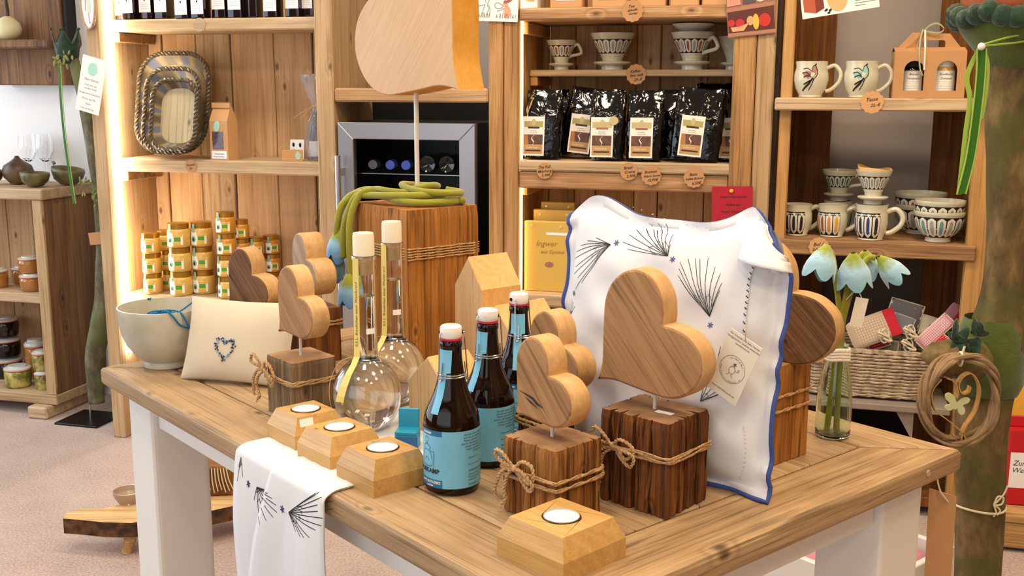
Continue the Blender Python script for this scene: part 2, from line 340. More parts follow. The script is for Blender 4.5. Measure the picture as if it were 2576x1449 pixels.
def stroke(pts, wd, z=0., n=4):
    """flat pen stroke in the xy plane"""
    P = [Vector((p[0], p[1], 0)) for p in pts]; V, F = [], []
    for i, p in enumerate(P):
        a = P[max(0, i-1)]; b = P[min(len(P)-1, i+1)]; t = (b-a).normalized(); nn = Vector((-t.y, t.x, 0)); ww = (wd[i] if isinstance(wd, (list, tuple)) else wd)/2
        V += [(p.x+nn.x*ww, p.y+nn.y*ww, z), (p.x-nn.x*ww, p.y-nn.y*ww, z)]
    return V, [(2*i, 2*i+1, 2*i+3, 2*i+2) for i in range(len(P)-1)]
# ================================================================== materials used by many things
wood('shelf_wood_z', '#8a6c48', '#b99a72', '#d2b892', axis=2, scale=1.0, knots=.6, rough=.65, var=.10, contrast=.65)
wood('shelf_wood_x', '#8a7052', '#bda27e', '#d8c4a4', axis=0, scale=1.0, knots=.45, rough=.65, var=.08, rings=9, contrast=.7)
wood('plank_wood', '#946a44', '#c69e72', '#deba90', axis=2, scale=1.0, knots=.9, rough=.7, var=.15, contrast=.6, pores=.28)
wood('dark_plank', '#4a2a10', '#754818', '#96642a', axis=2, scale=1.0, knots=.4, rough=.7, var=.15, cracks=.5)
wood('honey_post', '#8c6634', '#b68a52', '#cca870', axis=2, scale=1.0, knots=.3, rough=.6, var=.08, contrast=.7)
wood('weathered_x', '#7a5836', '#ad845a', '#cfac80', axis=0, scale=1.2, knots=.7, rough=.75, var=.1, cracks=.5, grey='#9a8468')
wood('weathered_z', '#7a5632', '#b08452', '#cda474', axis=2, scale=1.2, knots=.5, rough=.75, var=.1, cracks=.35, grey='#a08a70')
wood('brown_panel', '#4e3422', '#7d5a3c', '#9c764e', axis=2, scale=.9, knots=.8, rough=.7, var=.1, grey='#6e5846')
wood('table_x', '#6a5138', '#a98b66', '#c8ae8a', axis=0, scale=1.5, knots=.35, rough=.55, var=.05, cracks=.30, rings=6, bump=.5, grey='#a68a68', contrast=.62)
wood('table_y', '#664c32', '#a5855e', '#c4a880', axis=1, scale=1.5, knots=.35, rough=.55, var=.05, cracks=.6, rings=6, bump=.5, grey='#927656', contrast=.75)
plain('white_paint', '#e9e6e0', rough=.35, bump=.05, bscale=30)
plain('wall_white', '#e6e4e2', rough=.85, bump=.1, bscale=90)
plain('wall_grey', '#b3aaa4', rough=.85)
plain('ceiling_white', '#d2cbc0', rough=.9); plain('wall_far', '#8e7c68', rough=.9); plain('shade_black', '#15120f', rough=.8)
plain('led_glow', '#ffffff', emit='#fff3da', es=75.); plain('led_warm', '#ffffff', emit='#ffd9a0', es=16.)
def carpet():
    m, t, b = nt('carpet'); L = t.links; tc = N(t, 'ShaderNodeTexCoord')
    n = N(t, 'ShaderNodeTexNoise'); n.inputs['Scale'].default_value = 160; n.inputs['Detail'].default_value = 4; L.new(tc.outputs['Object'], n.inputs['Vector'])
    n2 = N(t, 'ShaderNodeTexNoise'); n2.inputs['Scale'].default_value = 5; n2.inputs['Detail'].default_value = 4; L.new(tc.outputs['Object'], n2.inputs['Vector'])
    mx = N(t, 'ShaderNodeMath', operation='MULTIPLY_ADD'); mx.inputs[1].default_value = .35; L.new(n2.outputs['Fac'], mx.inputs[0]); L.new(n.outputs['Fac'], mx.inputs[2])
    r = ramp(t, ((.42, '#8f7a70'), (.68, '#b39d92'), (.9, '#c6b3a6'))); L.new(mx.outputs[0], r.inputs[0]); L.new(r.outputs[0], b.inputs['Base Color'])
    bp = N(t, 'ShaderNodeBump'); bp.inputs['Strength'].default_value = .5; bp.inputs['Distance'].default_value = .004; L.new(n.outputs['Fac'], bp.inputs['Height']); L.new(bp.outputs['Normal'], b.inputs['Normal'])
    b.inputs['Roughness'].default_value = .95; b.inputs['Specular IOR Level'].default_value = .1; b.inputs['Sheen Weight'].default_value = .3
carpet()
# ================================================================== the room
S0, S1, D0, D1, ZC = -1.7, 3.75, -4.6, .47, 2.62
def struct(name, vf, mat): o = part(name, vf, mat, loc=WL(0, 0, 0), rot=(0, 0, TW)); o['kind'] = 'structure'; return o
struct('floor', box((S0-.1, D0-.1, -.08), (S1+.1, D1+.1, 0)), 'carpet')
struct('wall_back', box((S0-.1, D1, 0), (S1+.1, D1+.1, ZC)), 'wall_white')
struct('ceiling', box((S0-.1, D0-.1, ZC), (S1+.1, D1+.1, ZC+.1)), 'ceiling_white')
struct('wall_right', box((S1, D0, 0), (S1+.1, D1, ZC)), 'wall_far')
# window walls: openings where the daylight comes in
struct('wall_left', join(box((S0-.1, D0, 0), (S0, D1, .5)), box((S0-.1, D0, 2.4), (S0, D1, ZC)), box((S0-.1, D0, .5), (S0, -3.4, 2.4)), box((S0-.1, .2, .5), (S0, D1, 2.4))), 'wall_far')
struct('wall_front', join(box((S0, D0-.1, 0), (S1, D0, .5)), box((S0, D0-.1, 2.4), (S1, D0, ZC)), box((S0, D0-.1, .5), (-.6, D0, 2.4)), box((2.6, D0-.1, .5), (S1, D0, 2.4))), 'wall_far')
# grey wall panels behind the open niche and right shelf; black ones paint shade
struct('trim_1', box((.79, D1-.006, 0), (1.40, D1-.001, 2.2)), 'wall_grey')
struct('niche_shade_panel', box((.79, D1-.012, 0), (1.40, D1-.007, 1.19)), 'shade_black')  # black sheet painting in the shade below the niche board
struct('trim_2', box((2.15, D1-.006, .765), (2.95, D1-.001, 2.2)), 'wall_grey')
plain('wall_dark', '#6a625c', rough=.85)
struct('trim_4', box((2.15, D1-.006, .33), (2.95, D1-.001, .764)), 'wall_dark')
struct('lower_shade_panel', box((2.15, D1-.006, 0), (2.95, D1-.001, .329)), 'shade_black')  # black sheet in place of the deep shade under the basket board

# ================================================================== shelf units along the back wall (local axes: s along wall, d depth, z up)
def unit(name, label, cat='shelf'): return thing(name, label, cat, WL(0, 0, 0), TW)
def bd(name, lo, hi, mat, parent, bev=.004, label=None):
    return part(name, xf(box([a-(a+b)/2 for a, b in zip(lo, hi)], [b-(a+b)/2 for a, b in zip(lo, hi)], bev)), mat, parent, loc=[(a+b)/2 for a, b in zip(lo, hi)], label=label)
L = unit('shelf_unit', 'tall reclaimed-wood shelf with light strip, holding honey jars and pottery trays')
bd('post', (-.037, 0, 0), (.011, .04, 2.25), 'shelf_wood_z', L)
bd('side_panel', (-.030, .041, 0), (-.002, .300, 2.25), 'shelf_wood_z', L)
bd('post', (.787, 0, 0), (.847, .320, 2.25), 'shelf_wood_z', L)
ks = [-.03, .050, .187, .322, .49, .636, .787]
for k in range(len(ks)-1):
    bd('back_plank', (ks[k]+.002, .300+(k % 2)*.004, .0), (ks[k+1]-.002, .318+(k % 2)*.004, 2.2), ('plank_wood', 'plank_wood', 'shelf_wood_z')[k % 3], L, .003)
for zt, th in ((1.4476, .040), (.984, .045), (.512, .045), (.12, .04)):
    bd('shelf_board', (.0, .075, zt-th), (.786, .298, zt), 'shelf_wood_x', L, .005)
    bd('batten', (.0, .085, zt-th-.034), (.03, .295, zt-th-.001), 'weathered_x', L, .003)
part('light_strip', box((.012, .052, .3), (.020, .066, 2.2)), 'led_glow', L)

M = unit('niche_shelf_board', 'weathered board spanning the niche above the fridge', 'shelf board')
bd('board', (.849, .0, 1.181), (1.353, .26, 1.224), 'weathered_x', M, .006)

K = unit('shelf_unit', 'reclaimed-wood shelf with coffee bags and pottery coffee filters')
bd('post', (1.355, 0, 0), (1.400, .035, 2.25), 'weathered_z', K)
bd('post', (1.402, .003, 0), (1.446, .035, 2.25), 'weathered_z', K)
bd('side_panel', (1.405, .036, 0), (1.446, .33, 2.25), 'honey_post', K)
bd('post', (2.077, 0, 0), (2.140, .035, 2.25), 'weathered_z', K)
bd('post', (2.142, .003, 0), (2.193, .035, 2.25), 'shelf_wood_z', K)
bd('side_panel', (2.120, .036, 0), (2.16, .33, 2.25), 'honey_post', K)
ks = [1.44, 1.466, 1.553, 1.624, 1.753, 1.83, 1.98, 2.054, 2.125]
for k in range(len(ks)-1):
    bd('back_plank', (ks[k]+.0015, .330+(k % 2)*.004, 0), (ks[k+1]-.0015, .348+(k % 2)*.004, 2.2), 'plank_wood' if k % 3 else 'honey_post', K, .003)
bd('shelf_board', (1.447, .004, 1.422), (2.119, .328, 1.458), 'weathered_x', K, .005)
bd('shelf_board', (1.447, .140, 1.261), (2.119, .328, 1.281), 'shelf_wood_x', K, .003)
bd('shelf_board', (1.447, .004, .978), (2.119, .328, 1.011), 'shelf_wood_x', K, .005)
bd('apron', (1.447, .012, .925), (2.076, .036, .977), 'weathered_x', K, .004)
bd('shelf_board', (1.447, .004, .56), (2.119, .328, .60), 'shelf_wood_x', K, .005)
bd('shelf_board', (1.447, .004, .14), (2.119, .328, .18), 'shelf_wood_x', K, .005)
bd('batten', (1.447, .045, 1.385), (1.468, .325, 1.421), 'honey_post', K, .003)
bd('batten', (1.447, .145, 1.232), (1.472, .325, 1.260), 'honey_post', K, .003)
bd('batten', (1.447, .045, .900), (1.468, .325, .924), 'honey_post', K, .003)

part('light_strip', box((1.447, .037, .2), (1.4515, .0445, 2.2)), 'led_warm', K)
Rr = unit('shelf_unit', 'open wooden shelf with striped mugs, bird mugs and bowls')
bd('post', (2.212, .012, 0), (2.244, .05, 2.25), 'honey_post', Rr)
bd('post', (2.732, .012, 0), (2.785, .05, 2.25), 'honey_post', Rr)
bd('back_plank', (2.225, .330, 0), (2.362, .350, 2.25), 'dark_plank', Rr)
bd('back_plank', (2.657, .330, 0), (2.785, .350, 2.25), 'dark_plank', Rr)
bd('side_panel', (2.205, .051, 0), (2.222, .329, 2.25), 'dark_plank', Rr)
bd('side_panel', (2.757, .051, 0), (2.785, .329, 2.25), 'honey_post', Rr)
bd('shelf_board', (2.198, -.025, 1.166), (2.757, .325, 1.201), 'shelf_wood_x', Rr, .004)
bd('shelf_board', (2.223, .0, .757), (2.757, .325, .800), 'weathered_x', Rr, .004)

# ================================================================== display table (local axes: a long side, b short side, z up)
TL, TWd, FR, TH = 1.168, .7345, .0955, .032
tab = thing('display_table', 'display table with mitred reclaimed-wood top and white painted legs', 'table', TO, TT)
def frame_board(name, poly, mat): 
    return part(name, prism(poly, TZ-TH, TZ, .006, 2), mat, tab, smooth=False)
e = .0006
frame_board('frame_board', ((0, 0), (TL, 0), (TL-FR, FR-e), (FR, FR-e)), 'table_x')
frame_board('frame_board', ((TL, TWd), (0, TWd), (FR, TWd-FR+e), (TL-FR, TWd-FR+e)), 'table_x')
frame_board('frame_board', ((TL, .0), (TL, TWd), (TL-FR+e, TWd-FR), (TL-FR+e, FR)), 'table_y')
frame_board('frame_board', ((0, TWd), (0, 0), (FR-e, FR), (FR-e, TWd-FR)), 'table_y')
npk = 5; wpk = (TWd-2*FR)/npk
for k in range(npk):
    b0 = FR+k*wpk
    part('plank', box((FR+.001, b0+.0008, TZ-TH), (TL-FR-.001, b0+wpk-.0008, TZ-.0008), .0016), 'table_x', tab)
IN, LG = .032, .10
for ax in (IN, TL-IN-LG):
    for bx in (IN, TWd-IN-LG):
        part('leg', box((ax, bx, 0), (ax+LG, bx+LG, TZ-TH-.0005), .009, 3), 'white_paint', tab)
AH = .055
for bx in (IN+.012, TWd-IN-.012-.022): part('apron', box((IN+LG+.0005, bx, TZ-TH-AH), (TL-IN-LG-.0005, bx+.022, TZ-TH-.0005), .002), 'white_paint', tab)
for ax in (IN+.012, TL-IN-.012-.022): part('apron', box((ax, IN+LG+.0005, TZ-TH-AH), (ax+.022, TWd-IN-LG-.0005, TZ-TH-.0005), .002), 'white_paint', tab)
part('dowel', lathe(((.0045, 0), (.0045, .0012), (.004, .0016)), 16), 'shelf_wood_x', tab, loc=(TL-.0002, TWd-.085, TZ-.014), rot=(0, math.pi/2, 0))
# ================================================================== things on the table: hearts on blocks
wood('heart_face', '#7a5434', '#a67c52', '#c09468', axis=0, scale=2.2, knots=.15, rough=.7, cracks=.45, var=.06, bump=.5, contrast=.7)
wood('heart_face_dark', '#4a3020', '#7a5638', '#8e6a48', axis=0, scale=2.2, knots=.1, rough=.75, cracks=.6, var=.08, bump=.8)
wood('heart_face_grey', '#8c7460', '#a98e76', '#bfa68c', axis=0, scale=2.2, knots=.1, rough=.75, cracks=.25, var=.05, bump=.5)
wood('heart_side', '#a87c48', '#c69c66', '#d8b688', axis=0, scale=2.5, knots=.1, rough=.55, var=.05, contrast=.6, pores=.08)
wood('beech_face', '#b98e62', '#cfa67a', '#dcb890', axis=0, scale=4, knots=0, rough=.5, var=.02, contrast=.5, rings=12, bump=.1, pores=.15)
wood('beech_side', '#b8782a', '#cf9238', '#dcaa58', axis=0, scale=2, knots=0, rough=.5, var=.02, contrast=.5, pores=.05)
wood('block_brown', '#3c2210', '#74451d', '#a5682c', axis=2, scale=2.4, knots=.2, rough=.8, cracks=.9, var=.05, bump=1.0)
wood('block_tan', '#5e3a18', '#95622f', '#bb8444', axis=2, scale=2.4, knots=.2, rough=.8, cracks=.8, var=.05, bump=.9)
wood('block_gold', '#74481a', '#a86e2e', '#c48c48', axis=2, scale=2.0, knots=.2, rough=.7, cracks=.7, var=.04, bump=.7)
wood('block_grey', '#53402c', '#7d6446', '#9c8360', axis=2, scale=1.8, knots=.2, rough=.75, cracks=.3, var=.05, bump=.5)
bicolor('block_top', '#7d5a3c', '#ab8560', 22, .35, .65, rough=.85, bump=.3)
bicolor('block_top_dark', '#6a4a32', '#94704e', 22, .35, .65, rough=.85, bump=.3)
bicolor('jute', '#9a7446', '#cda878', 300, .3, .7, rough=.95, bump=.3)
plain('rod', '#e0d8cc', rough=.35)
plain('sticker', '#f4f1ea', rough=.6)
plain('ink', '#2b2724', rough=.7)
def by_mats(o, fn):
    for p in o.data.polygons: p.material_index = fn(p.normal, p.center)
HALF = [(0, 0), (.11, .165), (.27, .31), (.43, .455), (.555, .58), (.635, .73), (.65, .89), (.61, 1.03), (.54, 1.115), (.43, 1.175), (.31, 1.18), (.19, 1.15), (.07, 1.07), (0, 1.0)]
def heart_poly(ln):
    r = [p for p in catmull([(x*ln, y*ln, 0) for x, y in HALF], 4)]
    return [(p.x, p.y) for p in r] + [(-p.x, p.y) for p in r[-2:0:-1]]
def make_heart(root, ln, th, tip, axdeg, mats=('heart_face', 'heart_side'), bev=.0035, hole=False):
    o = part('heart', soft_prism(heart_poly(ln), -th/2, th/2, bev), mats, root, smooth=True, auto=50)
    by_mats(o, lambda n, c: 0 if abs(n.z) > .75 else 1)
    for p in o.data.polygons:
        if abs(p.normal.z) > .98: p.use_smooth = False
    o.matrix_local = Matrix.Translation((tip[0], 0, tip[1])) @ Matrix.Rotation(math.pi/2, 4, 'X') @ Matrix.Rotation(math.radians(axdeg-90), 4, 'Z')
    return o
def rough_block(w, d, h, seed=1, noise=.0015, grooves=(), n=22, top_noise=.001, round_=.006, rug=0.):
    """plan outline with cracks, pulled up in layers; grooves: (side 0-3, position 0-1, depth, width)"""
    rnd = random.Random(seed); pts = []
    if rug: grooves = tuple(grooves)+tuple((s_, rnd.uniform(.14, .86), rnd.uniform(.2, 1.)**2*rug, rnd.uniform(.0025, .006)) for s_ in range(4) for _ in range(8))
    cor = [(-w/2, -d/2), (w/2, -d/2), (w/2, d/2), (-w/2, d/2)]; nin = [(0, 1), (-1, 0), (0, -1), (1, 0)]
    for s in range(4):
        a, b = cor[s], cor[(s+1) % 4]; ts = [i/n for i in range(n)]
        L_ = math.hypot(b[0]-a[0], b[1]-a[1])
        for (gs, gp, gd, gw) in grooves:
            if gs == s: ts += [gp-gw/2/L_, gp, gp+gw/2/L_]
        for t in sorted(set(ts)):
            x, y = a[0]+(b[0]-a[0])*t, a[1]+(b[1]-a[1])*t; dep = 0.; edge = min(t, 1-t)*L_
            if edge < round_: dep += (1-edge/round_)**2*round_*.45
            for (gs, gp, gd, gw) in grooves:
                if gs == s and abs(t-gp)*L_ < gw*.3: dep += gd
            dep += rnd.uniform(0, noise)
            pts.append((x+nin[s][0]*dep, y+nin[s][1]*dep))
    m = len(pts); V, F = [], []; lev = [0, .2, .45, .7, .93, 1.0]
    for li, lz in enumerate(lev):
        for i, (x, y) in enumerate(pts):
            k = 1-(.02 if li == len(lev)-1 else 0); j = noise*.5 if 0 < li < len(lev)-1 else 0.
            V.append((x*k+rnd.uniform(-j, j), y*k+rnd.uniform(-j, j), lz*h+(rnd.uniform(-top_noise, top_noise) if 0 < li < 4 else 0)))
    for li in range(len(lev)-1):
        for i in range(m): i2 = (i+1) % m; F.append((li*m+i, li*m+i2, (li+1)*m+i2, (li+1)*m+i))
    F.append(tuple(range(m))[::-1]); F.append(tuple((len(lev)-1)*m+i for i in range(m)))
    return V, F
def wrap(w, d, z, off=.002, r=.0022, sag=0., seed=0):
    rnd = random.Random(seed); w2, d2 = w/2+off, d/2+off; P = []
    for (x0, y0), (x1, y1) in (((-w2, -d2), (w2, -d2)), ((w2, -d2), (w2, d2)), ((w2, d2), (-w2, d2)), ((-w2, d2), (-w2, -d2))):
        for k in range(10): t = .03+.94*k/10; P.append((x0+(x1-x0)*t, y0+(y1-y0)*t, z+sag*math.sin(math.pi*t)*(-1)+rnd.uniform(-.0006, .0006)))
    P.append(P[0]); return twist(P, r, 2, 700., 5)
def bow(c, right=(1, 0, 0), out=(0, -1, 0), s=1., seed=0):
    rnd = random.Random(seed); c = Vector(c); R_ = Vector(right); O_ = Vector(out); Z_ = Vector((0, 0, 1)); g = []
    def pth(l): return catmull([c + R_*(x*s) + Z_*(z*s) + O_*(o*s) for x, z, o in l], 7)
    for l in (((0, 0, .004), (.012, .010, .008), (.026, .008, .008), (.030, -.004, .007), (.018, -.010, .006), (.004, -.002, .004)),
              ((0, 0, .004), (.014, .002, .010), (.030, -.006, .009), (.026, -.018, .008), (.012, -.010, .006), (0, 0, .004)),
              ((0, 0, .004), (-.012, .012, .008), (-.024, .016, .007), (-.027, .006, .007), (-.014, .001, .006), (0, 0, .004)),
              ((0, 0, .004), (-.010, -.010, .006), (-.016, -.024, .006), (-.012, -.034, .006), (-.016, -.040, .007)),
              ((0, 0, .004), (-.014, -.006, .006), (-.024, -.018, .006), (-.028, -.030, .005), (-.026, -.037, .005))):
        l = [(x+rnd.uniform(-.002, .002), z+rnd.uniform(-.002, .002), o) for x, z, o in l]
        g.append(twist(pth(l), .0021*s, 2, 700/s, 5))
        if l[-1][1] < -.028:   # frayed end
            e_ = c + R_*(l[-1][0]*s) + Z_*(l[-1][1]*s) + O_*(l[-1][2]*s)
            for _ in range(7): g.append(tube([e_, e_+Vector((rnd.uniform(-.5, .5), rnd.uniform(-.3, .3), -1))*.005*s], .0004, 3))
    g.append(sphere(.0042*s, 10, 8, tuple(c+O_*.004*s)))
    return join(*g)
def heart_stand(label, cen, rotdeg, bw, bd_, bh, bmat, topmat, ln, th, tip, ax, mats, hang=None, grooves=(), seed=1, wraps=(.55,), bowpos=None, group='wooden hearts on rods set in old timber blocks', rodx=0., noise=.0015, rug=0.):
    t = thing('heart_ornament', label, 'ornament', (cen[0], cen[1], TZ), math.radians(rotdeg), group)
    b = part('block', rough_block(bw, bd_, bh, seed, noise, grooves, rug=rug), (bmat, topmat), t)
    by_mats(b, lambda n, c: 1 if n.z > .8 else 0)
    hd = math.radians((hang if hang is not None else rotdeg)-rotdeg)
    # rod and heart stand in a common frame turned to the heart's own direction
    h = make_heart(t, ln, th, (0, 0), 90, mats)
    h.matrix_local = Matrix.Translation((rodx, 0, 0)) @ Matrix.Rotation(hd, 4, 'Z') @ Matrix.Translation((tip[0], 0, tip[1]-TZ)) @ Matrix.Rotation(math.pi/2, 4, 'X') @ Matrix.Rotation(math.radians(ax-90), 4, 'Z')
    part('rod', lathe(((.0022, bh-.01), (.0022, tip[1]-TZ+.02)), 10), 'rod', t, smooth=True, loc=(rodx, 0, 0))
    if wraps:
        c = part('cord', join(*[wrap(bw, bd_, bh*q, seed=seed+i) for i, q in enumerate(wraps)]), 'jute', t, smooth=True)
        if bowpos: part('bow', bow((bowpos[0], -bd_/2-.003, bh*bowpos[1]), s=bowpos[2], seed=seed), 'jute', t, smooth=True)
    return t
FS = ('heart_face', 'heart_side')
hD = heart_stand('large brown wooden heart on a dark cracked timber block before the white pillow', (.166, 1.198), -42, .098, .085, .110, 'block_brown', 'block_top_dark', .122, .030, (-.074, .884), 41, FS, seed=3, noise=.0028, rug=.0075,
    grooves=((0, .17, .010, .004), (0, .50, .012, .004), (1, .42, .012, .004), (1, .72, .014, .005), (0, .30, .004, .006)), wraps=(.60, .64), bowpos=(-.022, .66, 1.05))
part('price_sticker', box((0, 0, 0), (.022, .008, .0006)), 'sticker', hD, loc=(.008, -.012, .1105), rot=(0, 0, .05))
hE = heart_stand('wooden heart with a dark slit on a tan block, nearest the front tealight', (.046, 1.162), -46, .084, .078, .088, 'block_tan', 'block_top', .085, .030, (-.050, .853), 45, FS, hang=-52, seed=5, noise=.0016, rug=.0035,
    grooves=((0, .22, .009, .003), (1, .3, .005, .003), (1, .62, .004, .003), (0, .62, .003, .003)), wraps=(.50, .60), bowpos=(-.012, .66, 1.1))
part('crack', join(*[stroke(p, w_, .0158) for p, w_ in ((((.022, .052), (.012, .046), (.004, .044), (-.016, .030)), [.0004, .0034, .003, .0004]), (((.018, .044), (.004, .037), (-.006, .033)), [.0003, .0022, .0003]))]), 'ink', [c for c in hE.children if c.name.startswith('heart')][0])
hF = heart_stand('wooden heart half hidden behind the slit heart and beside the bottles', (.045, 1.335), -49.8, .054, .054, .082, 'block_brown', 'block_top', .083, .032, (-.020, .855), 43, FS, hang=-52, seed=7, rug=.003, grooves=((1, .5, .006, .003),), wraps=(.62, .68))
hA = heart_stand('small wooden heart on a grey-brown block with a big twine bow, beside the glass flask', tuple(TB(.452, .140))[:2], -49.8, .080, .075, .086, 'block_grey', 'block_top', .089, .030, (-.040, .866), 45, FS, seed=9, noise=.0008,
    grooves=((0, .55, .003, .004),), wraps=(.62, .66), bowpos=(-.030, .78, 1.2))
hB = heart_stand('pale grey-faced wooden heart standing tallest, behind the beige heart cushion', (-.352, 1.862), -57, .075, .075, .095, 'block_brown', 'block_top_dark', .092, .040, (-.042, .866), 47, ('heart_face_grey', 'heart_side'), seed=11, wraps=(.70, .76))
hC = heart_stand('rough dark-faced wooden heart peeking over the left end of the beige cushion', (-.452, 1.832), -36, .075, .070, .075, 'block_brown', 'block_top_dark', .090, .034, (-.046, .850), 42, ('heart_face_dark', 'heart_side'), seed=13, wraps=(.6,))
hG = heart_stand('large dark wooden heart mostly hidden behind the white pillow', (.338, 1.3635), -49.8, .078, .076, .130, 'block_gold', 'block_top', .135, .030, (-.066, .876), 45, ('heart_face_dark', 'heart_side'), hang=-38, seed=15, noise=.0012, rug=.003, grooves=((1, .5, .003, .003),), wraps=(.70, .55))

# tall timber post with the big beech heart
TPc = Vector((-.178, 1.81, 0)) + VT*.078 - UT*.0925
tp = thing('heart_ornament', 'huge smooth beech heart on a tall golden timber post wound with twine', 'ornament', (TPc.x, TPc.y, TZ), TT)
b_ = part('post_block', rough_block(.185, .156, .270, 21, .0012, ((1, .02, .004, .004), (1, .9, .003, .005)), n=20, rug=.0025), ('block_gold', 'block_gold'), tp)
part('rod', lathe(((.0042, .26), (.0042, .50)), 12), 'rod', tp, smooth=True, loc=(.0125, 0, 0))
hb = make_heart(tp, .262, .056, (.172, 1.222-TZ), 139, ('beech_face', 'beech_side'), bev=.002)
part('cord', join(*[wrap(.185, .156, .185+.0045*k, off=.0015, r=.0017, seed=40+k) for k in range(5)]), 'jute', tp, smooth=True)

# ================================================================== tealight holders
wood('oak_holder', '#a27a40', '#c29656', '#d2ae74', axis=0, scale=3, knots=.1, rough=.4, var=.05, contrast=.6, spec=.5, pores=.15)
plain('wax', '#f6f2ea', rough=.4); plain('alu', '#b8b6b2', rough=.35, metal=1.)
def tealight(label, a, b, w, rot, price=False):
    t = thing('tealight_holder', label, 'candle holder', TB(a, b), rot, 'chamfered wooden tealight holders')
    h, lo = .043, .021; w2, t2 = w/2, w/2-.0095; V = []
    for s, z in ((w2, 0), (w2, lo), (t2, h)): V += [(-s, -s, z), (s, -s, z), (s, s, z), (-s, s, z)]
    F = [(3, 2, 1, 0)]
    for k in range(2):
        for i in range(4): i2 = (i+1) % 4; F.append((k*4+i, k*4+i2, k*4+4+i2, k*4+4+i))
    n = 32; k0 = len(V); rr = .0208
    for z, r in ((h, rr), (h-.012, rr)):
        for i in range(n): an = math.pi/4*5+2*math.pi*i/n; V.append((r*math.cos(an), r*math.sin(an), z))
    for i in range(n):
        i2 = (i+1) % n; F.append((k0+i2, k0+i, k0+n+i, k0+n+i2)); q = i*4//n
        if (i+1)*4 % n == 0: F.append((8+q, 8+(q+1) % 4, k0+i2, k0+i))
        else: F.append((8+q, k0+i2, k0+i))
    F.append(tuple(k0+n+i for i in range(n)))
    o = part('body', (V, F), 'oak_holder', t); m = o.modifiers.new('b', 'BEVEL'); m.width = .0012; m.segments = 2; m.limit_method = 'ANGLE'; m.angle_limit = math.radians(20)
    part('candle_cup', lathe(((.0190, .0315), (.0192, .0445), (.0186, .0448), (.0186, .0420)), 32, cap=False), 'alu', t, smooth=True)
    part('wax', lathe(((.0186, .032), (.0186, .0432), (.015, .0437), (.0001, .0435)), 32), 'wax', t, smooth=True)
    part('wick', tube(((0, 0, .0432), (.0006, 0, .046), (.002, .001, .0475)), .0006, 5), 'wax', t)
    if price: part('price_sticker', box((0, 0, 0), (.020, .0008, .011)), 'sticker', t, loc=(w2-.004, -.028, .030), rot=(-.25, 0, math.pi/2))
    return t
tealight('wooden tealight holder with a price sticker, farthest left of the row on the cloth', .570, .080, .078, TT, True)
tealight('wooden tealight holder, middle one of the three in the row', .668, .074, .080, TT+.02)
tealight('wooden tealight holder at the right end of the row, touching the nearest bottle', .772, .072, .082, TT+.01)
tealight('wooden tealight holder standing alone in the front corner of the table', 1.070, .094, .094, math.radians(-46))

# ================================================================== beer bottles
def bottle_glass(name, col, dens=60.):
    m, t, b = nt(name); b.inputs['Base Color'].default_value = (1, 1, 1, 1); b.inputs['Transmission Weight'].default_value = 1; b.inputs['Roughness'].default_value = .02; b.inputs['IOR'].default_value = 1.5
    b.inputs['Base Color'].default_value = rgb(col); return m
plain('amber_glass', '#140602', rough=.03, spec=.5)
plain('stopper_white', '#f0ebe0', rough=.25, coat=.3); plain('rubber_red', '#c01c3a', rough=.5); plain('steel', '#c8c6c4', rough=.22, metal=1.)
plain('label_blue', '#74bbda', rough=.45, var=.06, vscale=25); plain('label_blue_dark', '#1f6f9a', rough=.45); plain('label_pale', '#9fd6dc', rough=.45)
plain('hole', '#0b0908', rough=.9)
BPROF = [(.0, 0), (.028, 0), (.0325, .003), (.0338, .008), (.0340, .016), (.0340, .081), (.0336, .088), (.0322, .095), (.0292, .103), (.0250, .111), (.0210, .120), (.0178, .131), (.0155, .1425), (.0138, .155), (.0128, .167), (.0124, .174), (.0134, .1765), (.0134, .1815), (.0115, .1835)]
def on_cyl(vf, r, ang0):      # drawing (x = arc length, y = height) wrapped on the bottle; angle 0 faces -y
    return [((r+v[2])*math.sin(ang0+v[0]/r), -(r+v[2])*math.cos(ang0+v[0]/r), v[1]) for v in vf[0]], vf[1]
def grid_rect(x0, y0, x1, y1, n, z=0.):
    V = []; 
    for i in range(n+1): x = x0+(x1-x0)*i/n; V += [(x, y0, z), (x, y1, z)]
    return V, [(2*i, 2*i+2, 2*i+3, 2*i+1) for i in range(n)]
BRAUTXT = ['Bei jeder unserer Bierspezialitäten', 'wird nur mit sorgfältig ausgewählten', 'Malzen und feinstem Aromahopfen', 'gebraut. Das Ergebnis ist ein naturtrübes', 'Landbier mit kräftigem Charakter', 'Hopfen und Malz, Gott erhalts', 'Ihr Brauteam']
